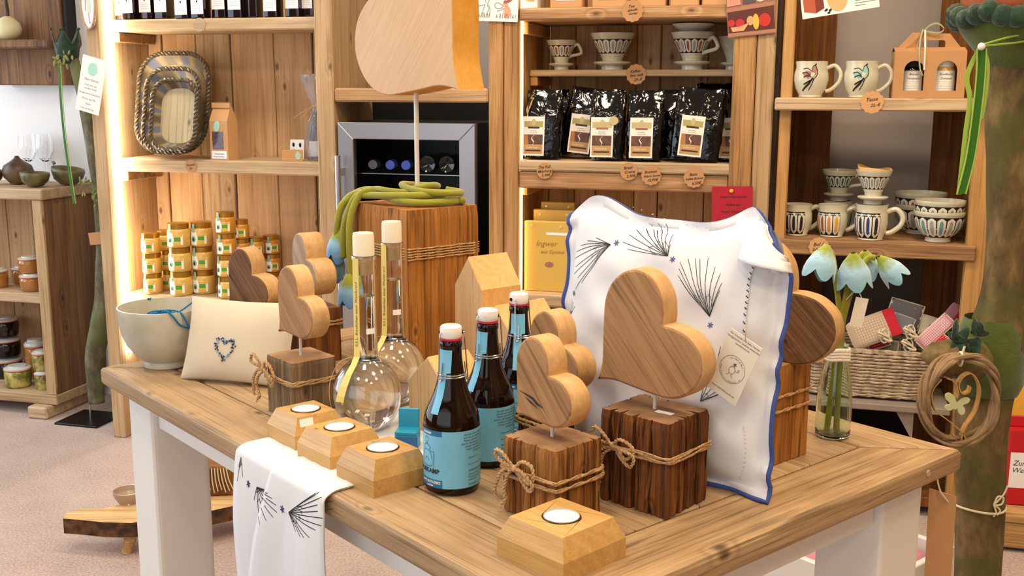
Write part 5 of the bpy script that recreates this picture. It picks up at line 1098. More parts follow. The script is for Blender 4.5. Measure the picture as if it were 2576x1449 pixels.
plain('tomato', '#c02a26', rough=.5); plain('poster_dark', '#5a2c22', rough=.7); plain('poster_shelf', '#a8785e', rough=.7); plain('poster_wood', '#d8a070', rough=.7); plain('poster_pink', '#d8907c', rough=.7); plain('poster_cream', '#e2c4b0', rough=.7); plain('poster_grey', '#5a4c50', rough=.7)
q = w_/121
art(po, 'dark_shelf', [[(2*q, 12*q), (118*q, 12*q), (118*q, 70*q), (2*q, 64*q)]], 'poster_dark'); art(po, 'shelf_line', [[(0, 64*q), (121*q, 70*q), (121*q, 80*q), (0, 74*q)], [(0, 2*q), (121*q, 2*q), (121*q, 11*q), (0, 11*q)]], 'poster_shelf', -.0015)
art(po, 'tomato', [ell(10*q, 36*q, 9*q, 9*q), ell(32*q, 34*q, 11*q, 11*q), ell(94*q, 36*q, 15*q, 17*q)], 'tomato', -.0018); art(po, 'wooden_bowl', [[(12*q, 14*q), (40*q, 14*q), (56*q, 34*q), (32*q, 26*q), (8*q, 26*q)], ell(58*q, 38*q, 9*q, 12*q)], 'poster_wood', -.0021); art(po, 'squash', [ell(72*q, 34*q, 8*q, 20*q)], 'label_yellow', -.0023)
art(po, 'jar_picture', [[(2*q, 78*q), (36*q, 80*q), (36*q, 121*q), (2*q, 121*q)]], 'poster_pink', -.0018); art(po, 'pot_picture', [[(42*q, 80*q), (74*q, 82*q), (74*q, 121*q), (42*q, 121*q)]], 'poster_grey', -.0018); art(po, 'garlic', [ell(86*q, 92*q, 11*q, 10*q), ell(108*q, 94*q, 12*q, 11*q)], 'poster_cream', -.0018)
lf, w_ = wcard('recipe_leaflet', 'white leaflet picturing a coffee grinder, hanging above the bird mugs', 'leaflet', ((2019, 49), (2213, 17), .16), .002, 'card_white')
q = w_/195; plain('grinder_red', '#b5543a', rough=.6); plain('grinder_dark', '#7e2f22', rough=.6); plain('coffee_cream', '#d2ae72', rough=.6)
art(lf, 'grinder', [[(6*q, 18*q), (36*q, 10*q), (36*q, 60*q), (6*q, 60*q)]], 'grinder_red'); art(lf, 'grinder_side', [[(36*q, 10*q), (58*q, 20*q), (56*q, 60*q), (36*q, 60*q)]], 'grinder_dark'); art(lf, 'cup', [ell(92*q, 40*q, 26*q, 34*q, .1)], 'coffee_cream')
art(lf, 'bean_picture', [ell(62*q, 14*q, 5*q, 3*q, .5), ell(72*q, 12*q, 5*q, 3*q, .8), ell(68*q, 6*q, 4*q, 2.5*q, .2)], 'print_black'); part('print_lines', join(*[xf(stand(rect(135*q, (12+6.5*k)*q, (160 if k == 0 else 188)*q, (13.6+6.5*k)*q)), loc=(0, -.0012, 0)) for k in range(7)]), 'sketch_grey', lf)
rcard, w_ = wcard('notice_card', 'dark red handwritten card with a yellow pin on the post above the pillow', 'card', ((1791, 560), (1893, 560), .105), -.004, 'card_red')
part('pin', sphere(.006, 14, 8, (0, 0, 0), (1, .6, 1)), 'pin_yellow', rcard, smooth=True, loc=(w_*.48, -.003, .092))
for k, (tx, yy) in enumerate((('Unsere Hausmarke', .075), ('Kaffee aus', .052), ('Feinem Röstkaffee', .032))): part('handwriting', xf(stand(text_vf(tx, .0098, shear=.3)), loc=(w_*.52, -.0012, yy)), 'print_black', rcard)

# ---- kraft parcels at the top of the coffee shelf
for k, (x0, x1) in enumerate(((1311, 1352), (1380, 1466), (1486, 1578), (1600, 1676), (1684, 1760), (1764, 1836))):
    s0, s1 = SX(x0, 10, .04), SX(x1, 10, .04); t = wthing('tea_parcel', '%s parcel standing on the top coffee shelf, %s from the left' % ('pale' if k == 0 else 'kraft', ('first', 'second', 'third', 'fourth', 'fifth', 'sixth')[k]), 'parcel', (s0+s1)/2, .09, 1.4583, 0, 'parcels on the top coffee shelf'); hw = (s1-s0)/2*.94
    part('carton', box((-hw, -.045, 0), (hw, .045, .16), .003), 'kraft_light' if k else 'white_label', t)
    part('front_label', box((-hw*.6, -.0462, .022), (hw*.6, -.0452, .10)), 'white_label' if k else 'kraft_light', t)

# ---- pottery: drippers, mugs, bowls with painted stripes
bicolor('glaze_cream', '#c6c2a8', '#dad6c0', 9, .35, .7, rough=.2, spec=.6); plain('glaze_line', '#15130f', rough=.3); plain('glaze_panel', '#dcdacb', rough=.25)
for nm, c in (('stripe_rust', '#a05a3c'), ('stripe_grey', '#9aa094'), ('stripe_green', '#4a6a5c'), ('stripe_orange', '#cc8c50'), ('stripe_yellow', '#d8a824'), ('stripe_blue', '#2e3c7c'), ('stripe_black', '#24242c'), ('stripe_teal', '#5f9a98'), ('stripe_olive', '#8a8c6c')): plain(nm, c, rough=.25)
def painted(t, prof, z0, z1, n, cols, a0=0., a1=2*math.pi, lift=.0006, gap=.30):
    """stripe band painted on a turned pot: dark ground lines, pale panels, coloured ovals"""
    zs = [z0+(z1-z0)*k/8 for k in range(9)]
    def rad(z):
        for (r0, q0), (r1, q1) in zip(prof, prof[1:]):
            if q0 <= z <= q1 and q1 > q0: return r0+(r1-r0)*(z-q0)/(q1-q0)
        return prof[-1][0]
    def patch(am, hw, za, zb, lf_, oval=False):
        V, F = [], []; m = 8
        for i in range(m+1):
            z = za+(zb-za)*i/m; h = hw*(math.sqrt(max(.05, 1-abs(2*i/m-1)**(12 if oval == 2 else 5))) if oval else 1)
            for k in (-1, 0, 1): a = am+k*h; r = rad(z)+lf_; V.append((r*math.sin(a), -r*math.cos(a), z))
        for i in range(m):
            for k in range(2): F.append((i*3+k, i*3+k+1, i*3+k+4, i*3+k+3))
        return V, F
    st = (a1-a0)/n; N_ = max(24, n*3); V, F = [], []
    for z in zs:
        for k in range(N_+1): a = a0+(a1-a0)*k/N_; r = rad(z)+lift*.5; V.append((r*math.sin(a), -r*math.cos(a), z))
    for i in range(8):
        for k in range(N_): F.append((i*(N_+1)+k, i*(N_+1)+k+1, (i+1)*(N_+1)+k+1, (i+1)*(N_+1)+k))
    band = part('painted_band', (V, F), 'glaze_line', t, smooth=True, auto=180); e_ = (z1-z0)*.04
    for k in range(n):
        am = a0+st*(k+.5); p = part('painted_panel', patch(am, st*.44, z0+e_, z1-e_, lift, 2), 'glaze_panel', band, smooth=True, auto=180)
    for c in sorted(set(cols)):
        vf = [patch(a0+st*(k+.5), st*.19, z0+(z1-z0)*.14, z1-(z1-z0)*.16, lift*1.6, True) for k in range(n) if cols[k % len(cols)] == c]
        for q_ in vf: part('painted_stripe', q_, c, band, smooth=True, auto=180)
def loop_handle(r0, z0, r1, z1, out, ang, rr=.006):
    P = catmull([(r0-.003, 0, z0), (r0+out*.55, 0, z0+.008), (r0+out, 0, z0-.012), (r0+out*.9, 0, (z0+z1)/2-.006), (r1+out*.35, 0, z1+.004), (r1-.002, 0, z1)], 6)
    return xf(tube(P, rr, 8), rot=(0, 0, ang))
def dripper(label, px, d, z, R_, H_, cols, nst=9, handle=None, paint=True, rot=0., cat_s=None, group='pottery coffee filters'):
    s = px if cat_s else SX(px, 165, d); t = wthing('coffee_filter', label, 'coffee filter', s, d, z, rot, group); f = H_/.09
    prof = [(0, .0), (R_*.50, 0), (R_*.50, .010*f), (R_*.98*.86, .016*f), (R_*.86, .019*f), (R_*.80, .021*f), (R_*.46, .022*f), (R_*.48, .030*f), (R_*.86, .070*f), (R_*.93, .080*f), (R_*1.0, .088*f), (R_*1.0, .090*f), (R_*.95, .090*f), (R_*.80, .065*f), (R_*.40, .030*f), (0, .028*f)]
    part('body', lathe(prof, 40, cap=False), 'glaze_cream', t, smooth=True, auto=60)
    if paint: painted(t, [(R_*.48, .030*f), (R_*.86, .070*f), (R_*.93, .080*f)], .040*f, .074*f, max(6, int(nst*.68)), cols, -1.9, 1.9)
    if handle is not None: part('handle', loop_handle(R_*.84, .070*f, R_*.58, .040*f, R_*.50, handle, .0048*f), 'glaze_cream', t, smooth=True)
    return t
dripper('small pottery coffee filter with rust stripes, leftmost on the narrow shelf', 1412, .215, 1.2812, .047, .092, ['stripe_grey', 'stripe_rust'], 13, handle=0)
dripper('large pottery coffee filter with grey stripes and no handle in sight', 1540, .222, 1.2812, .069, .112, ['stripe_grey'], 16)
d3 = dripper('pottery coffee filter with red stripes carrying a stacked yellow-rimmed one', 1741, .222, 1.2812, .066, .112, ['stripe_rust', 'stripe_grey'], 15, handle=-.5)
t = thing('coffee_filter', 'cream pottery coffee filter stacked inside the red-striped one', 'coffee filter', WL(SX(1741, 165, .222), .222, 1.2812+.100), TW, 'pottery coffee filters'); part('body', lathe([(.020, 0), (.050, .024), (.063, .034), (.064, .037), (.060, .037), (.046, .022), (0, .004)], 36, cap=False), 'glaze_cream', t, smooth=True)
dripper('plain cream pottery coffee filter half hidden behind the broad post', 1846, .250, 1.2812, .050, .100, [], 1, paint=False)

def mug(label, px, py, d, z, R_, H_, cols, handle=.2, n=9, a0=-1.5, a1=.55, group='striped pottery mugs'):
    s = SX(px, py, d); t = wthing('mug', label, 'mug', s, d, z, 0, group); f = H_
    prof = [(0, 0), (R_*.72, 0), (R_*.76, .02*f), (R_*.72, .05*f), (R_*.92, .25*f), (R_*1.0, .50*f), (R_*.97, .72*f), (R_*.90, .82*f), (R_*.96, .97*f), (R_*.97, 1.0*f), (R_*.91, 1.0*f), (R_*.86, .8*f), (R_*.9, .5*f), (R_*.65, .06*f), (0, .05*f)]
    part('body', lathe(prof, 40, cap=False), 'glaze_cream', t, smooth=True, auto=60)
    if cols: painted(t, prof[3:9], .06*f, .78*f, n, cols, a0, a1)
    part('handle', loop_handle(R_*.97, .80*f, R_*.93, .20*f, R_*.85, handle, .0072), 'glaze_cream', t, smooth=True)
    return t
mug('mug with black and blue stripes, leftmost on the lower shelf', 2004, 575, .105, .8003, .043, .092, ['stripe_black'], n=4, a0=-1.5, a1=.55, handle=.5)
mug('mug with orange and yellow stripes, second on the lower shelf', 2092, 588, .10, .8003, .043, .094, ['stripe_rust', 'stripe_rust', 'stripe_orange', 'stripe_yellow'], n=4, a0=-1.5, a1=.50, handle=.2)
mC = mug('mug with deep blue stripes below a stacked coffee filter', 2189, 600, .06, .8003, .046, .102, ['stripe_blue', 'stripe_black'], n=4, a0=-1.5, a1=.50, handle=-.15)
sC = SX(2189, 600, .06); dripper('pottery coffee filter with a paper filter, stacked on the blue-striped mug', sC, .06, .8003+.1022, .050, .098, ['stripe_grey'], 16, cat_s=True)
plain('filter_paper', '#d0a468', rough=.9)
fpz = .8003+.1022+.098*.88
t = wthing('paper_filter', 'brown paper filter standing in the topmost coffee filter', 'paper filter', sC, .06, fpz-.022); V, F = [], []
for j in range(2):
    for k in range(25): a = 2*math.pi*k/24; V.append((.036*math.cos(a) if j == 0 else .047*math.cos(a), (.036 if j == 0 else .042)*math.sin(a), 0 if j == 0 else .036+.010*max(0, -math.cos(a))+.003*math.sin(3*a)))
F = [(k, k+1, 25+k+1, 25+k) for k in range(24)]; o = part('paper', (V, F), 'filter_paper', t, smooth=True); o.modifiers.new('s', 'SOLIDIFY').thickness = .0008
sM = SX(2105, 575, .22); mug('plain-backed mug with dark stripes underneath the grey coffee filter', 2105, 575, .22, .8003, .044, .094, ['stripe_black', 'stripe_green'], n=5, a0=-.6, a1=1.2, handle=-.3)
dripper('grey-green striped coffee filter stacked on the mug at the back', sM, .22, .8003+.0945, .052, .092, ['stripe_green'], 15, handle=-.2, cat_s=True)
def sbowl(label, px, py, d, z, R_, H_, cols, n=16, s=None):
    s = SX(px, py, d) if s is None else s; t = wthing('bowl', label, 'bowl', s, d, z, 0, 'striped pottery bowls'); f = H_
    prof = [(0, .02*f), (R_*.46, 0), (R_*.50, .02*f), (R_*.48, .14*f), (R_*.70, .28*f), (R_*.88, .48*f), (R_*.96, .72*f), (R_*.98, .88*f), (R_*1.02, .92*f), (R_*1.0, 1.0*f), (R_*.95, 1.0*f), (R_*.90, .7*f), (R_*.65, .3*f), (0, .18*f)]
    part('body', lathe(prof, 44, cap=False), 'glaze_cream', t, smooth=True, auto=60); painted(t, prof[3:8], .16*f, .84*f, n, cols, -1.8, 1.8); return t
bF = SX(2358, 610, .07)
sbowl('lower teal-striped bowl of the front bowl stack', 0, 0, .07, .8003, .070, .088, ['stripe_teal', 'stripe_grey'], 9, bF); sbowl('upper teal-striped bowl set into the front bowl stack', 0, 0, .07, .8003+.030, .068, .088, ['stripe_teal', 'stripe_grey', 'stripe_olive'], 9, bF)
bB = SX(2310, 590, .235); sbowl('lower rust-striped bowl of the back bowl stack', 0, 0, .235, .8003, .074, .090, ['stripe_rust', 'stripe_grey'], 9, bB); sbowl('upper grey-rimmed bowl set into the back bowl stack', 0, 0, .235, .8003+.034, .074, .090, ['stripe_olive', 'stripe_rust'], 9, bB)
# bird mugs on the upper shelf
def bird_mug(label, px, col, d=.03):
    s = SX(px, 240, d); t = wthing('mug', label, 'mug', s, d, 1.2013, 0, 'bird mugs'); R_, f = .047, .100
    prof = [(0, 0), (R_*.66, 0), (R_*.70, .03*f), (R_*.66, .06*f), (R_*.90, .25*f), (R_*1.02, .48*f), (R_*1.0, .66*f), (R_*.90, .84*f), (R_*.94, .96*f), (R_*.94, 1.0*f), (R_*.88, 1.0*f), (R_*.85, .8*f), (R_*.92, .5*f), (R_*.6, .06*f), (0, .05*f)]
    part('body', lathe(prof, 40, cap=False), 'glaze_cream', t, smooth=True, auto=60); part('handle', loop_handle(R_*.93, .80*f, R_*.90, .18*f, R_*.75, -.1, .0055), 'glaze_cream', t, smooth=True)
    def rad(z):
        for (r0, q0), (r1, q1) in zip(prof[3:], prof[4:]):
            if q0 <= z <= q1 and q1 > q0: return r0+(r1-r0)*(z-q0)/(q1-q0)
        return R_
    def wrapd(vf, l): return [((rad(y)+l)*math.sin(-.05+x/R_), -(rad(y)+l)*math.cos(-.05+x/R_), y) for x, y, z in vf[0]], vf[1]
    k = .00112
    part('bird_body', wrapd(flat([(x*k, y*k) for x, y in ((6, 48), (14, 58), (16, 68), (12, 76), (6, 74), (4, 66), (-4, 58), (-12, 52), (-6, 46))]), .0007), col, t)
    part('bird_wing', wrapd(flat([(x*k, y*k) for x, y in ((2, 62), (-10, 66), (-18, 58), (-14, 52), (-6, 56), (0, 52))]), .0010), col, t)
    part('bird_outline', join(*[wrapd(stroke(catmull([(x*k, y*k, 0) for x, y in q], 5), w_*k), .0013) for q, w_ in ((((-20, 70), (-8, 72), (2, 66), (6, 76), (12, 78), (17, 66), (15, 54), (8, 46)), 1.8), (((-20, 60), (-10, 62), (0, 54)), 2.2), (((-16, 50), (-6, 54), (2, 50)), 2.2), (((6, 48), (-2, 36), (-12, 26), (-22, 16)), 3.6), (((4, 44), (-6, 38), (-16, 32)), 3.4), (((0, 36), (-8, 28), (-18, 20)), 3.0), (((8, 46), (4, 32), (-4, 18)), 2.0), (((10, 80), (14, 82), (12, 78)), 1.8))]), 'glaze_line', t)
    return t
plain('bird_red', '#a0605a', rough=.3); plain('bird_teal', '#7fb0aa', rough=.3)
bird_mug('cream mug painted with a reddish bird', 2038, 'bird_red'); bird_mug('cream mug painted with a teal bird', 2164, 'bird_teal')
# gift carton with two jars
s = SX(2331, 240, .02); gc = wthing('gift_carton', 'kraft gift carton with a handle, ribbon and two arched windows', 'gift box', s, .045, 1.2013, .03); w2, hh = .092, .125
def arch(cx_, w, z0, z1): return [(cx_-w, z0), (cx_+w, z0), (cx_+w, z1-w)] + [(cx_+w*math.cos(a), z1-w+w*math.sin(a)) for a in [math.pi*k/8 for k in range(1, 8)]] + [(cx_-w, z1-w)]
bm = bmesh.new(); outer = [(-w2, 0), (w2, 0), (w2, hh), (-w2, hh)]
def loop_edges(pts): 
    vs = [bm.verts.new((x, -.045, z)) for x, z in pts]; return [bm.edges.new((vs[i], vs[(i+1) % len(vs)])) for i in range(len(vs))]
ed = loop_edges(outer)+loop_edges(arch(-.040, .026, .020, .100))+loop_edges(arch(.044, .026, .020, .100)); bmesh.ops.triangle_fill(bm, use_beauty=True, edges=ed, normal=(0, -1, 0))
fv = bm_vf(bm); o = part('front_panel', fv, 'kraft', gc); o.modifiers.new('s', 'SOLIDIFY').thickness = -.0012
part('carton', join(box((-w2, -.0435, 0), (-w2+.0015, .045, hh)), box((w2-.0015, -.0435, 0), (w2, .045, hh)), box((-w2, .0435, 0), (w2, .045, hh)), box((-w2, -.0435, 0), (w2, .0435, .0015))), 'kraft', gc)
bm = bmesh.new(); ed = []
for pts in ([(-w2, hh-.002), (w2, hh-.002), (.052, hh+.048), (-.045, hh+.052)], rrect(.070, .026, .006, 4)):
    if len(pts) > 4: pts = [(x+.006, z+hh+.018) for x, z in pts]
    vs = [bm.verts.new((x, 0, z)) for x, z in pts]; ed += [bm.edges.new((vs[i], vs[(i+1) % len(vs)])) for i in range(len(vs))]
bmesh.ops.triangle_fill(bm, use_beauty=True, edges=ed, normal=(0, -1, 0)); fv = bm_vf(bm); o = part('carry_handle', fv, 'kraft', gc); o.modifiers.new('s', 'SOLIDIFY').thickness = .0016
for sg, y1 in ((-1, -.044), (1, .044)): part('roof_flap', ([(-w2, y1, hh), (w2, y1, hh), (w2, 0, hh+.012), (-w2, 0, hh+.012)], [(0, 1, 2, 3)]), 'kraft', gc)
plain('ribbon_olive', '#9aa07a', rough=.6); plain('ribbon_white', '#d8d2be', rough=.6)
part('ribbon', join(ribbon(catmull([(-.020, -.004, hh+.060), (-.028, -.030, hh+.03), (-.030, -.048, hh-.01), (-.026, -.050, hh-.045), (-.018, -.049, hh-.065)], 5), .004, (1, 0, 0)), ribbon(catmull([(-.018, -.004, hh+.055), (0, -.006, hh+.072), (.020, -.006, hh+.074), (.034, -.006, hh+.060), (.02, -.008, hh+.050), (-.01, -.006, hh+.054)], 6), .005, (0, 0, 1)), ribbon(catmull([(-.018, -.004, hh+.055), (-.05, -.006, hh+.02), (-.085, -.008, hh-.005), (-.094, -.008, hh-.012), (-.096, -.006, hh-.03)], 6), .004, (0, 1, 0))), 'ribbon_olive', gc)
part('ribbon', ribbon([(-.014, -.006, hh+.058), (-.016, -.047, hh+.01), (-.015, -.050, hh-.05)], .0045, (1, 0, 0)), 'ribbon_white', gc)
for jx, l1, l2, lb_ in ((-.040, 'Balsam', 'Himbeere', 'spice jar behind the left window of the kraft gift carton'), (.044, 'Rindfleisch', 'Zwiebeln', 'onion jar behind the right window of the kraft gift carton')):
    p_ = WL(s, .045, 1.2013+.002)+UW*jx*math.cos(.03); t = thing('spice_jar', lb_, 'jar', p_, TW+.03, 'jars inside the gift carton')
    part('glass_body', lathe([(0, 0), (.027, 0), (.028, .004), (.028, .072), (.024, .082)], 24), 'honey_pale' if jx > 0 else 'dark_liquor', t, smooth=True); part('lid', lathe([(.025, .0822), (.025, .100), (0, .101)], 24), 'stopper_white' if jx > 0 else 'print_black', t, smooth=True)
    lb = part('label', on_cyl(grid_rect(-.034, .016, .034, .072, 16), .0284, 0), 'label_white', t, smooth=True)
    for tx, zz, sz in ((l1, .062, .0085), (l2, .051, .0085)): part('label_text', on_cyl(xf(text_vf(tx, sz, shear=.3), loc=(.002, zz, .0003)), .0286, 0), 'print_black', lb)
    for k in range(4): part('label_line', on_cyl(grid_rect(-.022, .024+.006*k, .022, .0246+.006*k, 4, .0003), .0286, 0), 'print_faint', lb)

# ---- coffee bags
def foil():
    m, t, b = nt('black_foil'); L = t.links; tc = N(t, 'ShaderNodeTexCoord'); n = N(t, 'ShaderNodeTexNoise'); n.inputs['Scale'].default_value = 20; n.inputs['Detail'].default_value = 2; n.inputs['Distortion'].default_value = 1.0
    oi = N(t, 'ShaderNodeObjectInfo'); ad = N(t, 'ShaderNodeVectorMath', operation='ADD'); L.new(tc.outputs['Object'], ad.inputs[0]); L.new(oi.outputs['Random'], ad.inputs[1]); L.new(ad.outputs[0], n.inputs['Vector'])
    bp = N(t, 'ShaderNodeBump'); bp.inputs['Strength'].default_value = .55; bp.inputs['Distance'].default_value = .010; L.new(n.outputs['Fac'], bp.inputs['Height']); L.new(bp.outputs['Normal'], b.inputs['Normal'])
    b.inputs['Base Color'].default_value = (.003, .003, .0035, 1); b.inputs['Roughness'].default_value = .09; b.inputs['Specular IOR Level'].default_value = .45
foil()
plain('bag_label_cream', '#e8ddd0', rough=.5); plain('bag_label_khaki', '#a39a5c', rough=.5); plain('bag_label_tan', '#b48a52', rough=.5); plain('bag_pic_brown', '#5c3c30', rough=.5, var=.35, vscale=60); plain('bag_pic_orange', '#a8703a', rough=.5); plain('bag_ink', '#3a2418', rough=.5); plain('bag_steam', '#e6cdb4', rough=.5); plain('bag_bean', '#b8a878', rough=.5)
def bag_body(w, d, h, seed):
    rnd = random.Random(seed); V, F = [], []; n = 32; lev = 14
    for j in range(lev+1):
        t = j/lev; z = h*t; fl_ = max(0, (t-.62)/.38)
        wx = w/2*(1+.06*math.sin(t*3.1)-.02*fl_); dy = d/2*(1-.93*fl_**1.3)*(1+.10*math.sin(3.1*min(1, t*1.3)))
        for k in range(n):
            a = 2*math.pi*k/n; c, s_ = math.cos(a), math.sin(a); e = .55
            x = wx*math.copysign(abs(c)**e, c); y = dy*math.copysign(abs(s_)**e, s_)
            q = .0022 if 0 < j < lev else .0005
            V.append((x+rnd.uniform(-q, q), y+rnd.uniform(-q, q)*1.2+.004*fl_*math.sin(x*90+seed), z+(rnd.uniform(-.003, .003) if j == lev else 0)))
    for j in range(lev):
        for k in range(n): k2 = (k+1) % n; F.append((j*n+k, j*n+k2, (j+1)*n+k2, (j+1)*n+k))
    F.append(tuple(range(n))[::-1]); F.append(tuple(lev*n+k for k in range(n))); return V, F
def coffee(label, px, d, tilt, w, h, style, rot=0., seed=1, lab=True, labx=0., roll=0.):
    s = SX(px, 400, d); t = thing('coffee_bag', label, 'coffee bag', WL(s, d, 1.0155+.07*abs(roll)), rot=(tilt, roll, TW+rot), group='black foil coffee bags'); dp = .058
    part('foil_bag', bag_body(w, dp, h, seed), 'black_foil', t, smooth=True, auto=50)
    if lab:
        lw, lh, y = .034, .118, -dp/2*1.14-.002; khaki = style == 'green'
        lb = part('label', box((labx-lw, y-.0006, .004), (labx+lw, y+.0006, .004+lh)), 'bag_label_cream', t); y -= .0007
        def pa(nm, poly, mt, l=0.): part(nm, xf(stand(flat([(labx+x, z) for x, z in poly])), loc=(0, y-l, 0)), mt, lb)
        iw = lw*.86
        pa('label_top_band', ((-iw, .090), (iw, .090), (iw, .108), (-iw, .108)), 'bag_label_khaki' if khaki else 'bag_bean'); pa('label_bean', ell(0, .104, .007, .011), 'bag_bean', .0004)
        pa('label_title_bar', ((-.018, .086), (.018, .086), (.018, .0915), (-.018, .0915)), 'bag_ink' if khaki else 'hare_brown', .0005)
        pa('label_picture', ((-iw, .038), (iw, .038), (iw, .068), (-iw, .068)), 'bag_pic_brown')
        if khaki: pa('label_picture_cup', ((-iw, .038), (-.014, .038), (-.018, .068), (-iw, .068)), 'bag_pic_orange', .0004)
        pa('label_lower_field', ((-iw, .009), (iw, .009), (iw, .038), (-iw, .038)), 'bag_label_tan'); part('label_steam', xf(stand(stroke(catmull([(labx+.002, .066, 0), (labx-.005, .056, 0), (labx+.001, .046, 0), (labx-.002, .036, 0)], 4), [.001]*4+[.0035]*5+[.001]*4)), loc=(0, y-.0006, 0)), 'bag_steam', lb)
        part('label_name', xf(stand(text_vf('Schröer', .0115)), loc=(labx-.002, y-.0006, .029)), 'bag_steam', lb); pa('label_bar', ((-.024, .0175), (.024, .0175), (.024, .0220), (-.024, .0220)), 'bag_ink', .0004)
        part('label_text', xf(stand(text_vf('Röstkaffee', .0050)), loc=(labx, y-.0005, .079)), 'sketch_grey', lb); part('label_text', xf(stand(text_vf('fair gehandelt', .0046)), loc=(labx, y-.0005, .0735)), 'sketch_grey', lb)
    return t
TL_ = -.12
coffee('black coffee bag with a yellowish label, leftmost on the coffee shelf', 1366, .050, TL_, .110, .205, 'green', .0, 1, labx=-.024)
coffee('black coffee bag with a slanting green label, second on the coffee shelf', 1458, .110, TL_, .100, .205, 'green', 0, 2, roll=.10)
cb3 = coffee('black coffee bag with a brown label and a round pale sticker', 1527, .038, TL_, .100, .205, 'brown', 0, 3, labx=-.012)
part('round_sticker', xf(prism(disc2(.0135, 24), 0, .0008), M=Matrix.Translation((.022, -.0365, .112)) @ _rx), 'bag_bean', cb3)
coffee('black coffee bag with a brown label, just right of the stickered one', 1620, .038, TL_, .104, .205, 'brown', 0, 4, labx=-.006)
coffee('black coffee bag with a slanting green label near the broad post', 1745, .040, TL_, .140, .205, 'green', 0, 5, labx=-.012, roll=.09)
coffee('black coffee bag with a green label cut off by the broad post', 1835, .112, TL_, .090, .205, 'green', 0, 6, labx=.004)
coffee('unlabelled black foil coffee bag in the back row beside the leftmost one', 1398, .205, -.05, .08, .205, '', 0, 7, False)
coffee('unlabelled black foil coffee bag in the back row at the centre', 1690, .135, -.05, .09, .205, '', 0, 8, False)
coffee('taller black foil coffee bag at the back behind the right-hand bags', 1795, .205, -.03, .12, .225, '', 0, 9, False)

# ---- golden packets lower down
plain('gold_card', '#d9b45a', rough=.4, metal=.25); plain('rivet', '#f0d890', rough=.3, metal=.6)
for k, (px, py, w, h, d, lab) in enumerate(((1375, 760, .14, .22, .06, 'golden ginger packet peeking out above the wooden houses'), (1392, 760, .13, .25, .12, 'golden packet standing behind the ginger packet'), (1402, 760, .11, .268, .18, 'golden packet farthest back with its top edge showing'))):
    s = SX(px, py, d); t = thing('spice_packet', lab, 'packet', WL(s, d, .6005), rot=(0, 0, TW), group='golden packets on the lower coffee shelf'); part('sleeve', box((-w/2, -.012, 0), (w/2, .012, h), .002), 'gold_card', t)
    for sx_ in (-1, 1): part('rivet', lathe([(.0015, 0), (.0045, .001), (.0045, .002), (.002, .0022)], 16), 'rivet', t, loc=(sx_*w*.33, -.0122, h-.016), rot=(math.pi/2, 0, 0))
    if k == 0: part('script', xf(stand(text_vf('Ingwer', .024, shear=.3)), loc=(0, -.0125, .150)), 'lid_gold', t); part('script', xf(stand(text_vf('aus Gymnik', .016, shear=.3)), loc=(.02, -.0125, .125)), 'lid_gold', t); part('mushroom_mark', xf(stand(flat(ell(.01, .085, .014, .009))), loc=(0, -.0126, 0)), 'hare_brown', t); part('stripe', box((.0, -.0127, .178), (.08, -.0122, .186)), 'white_label', t)
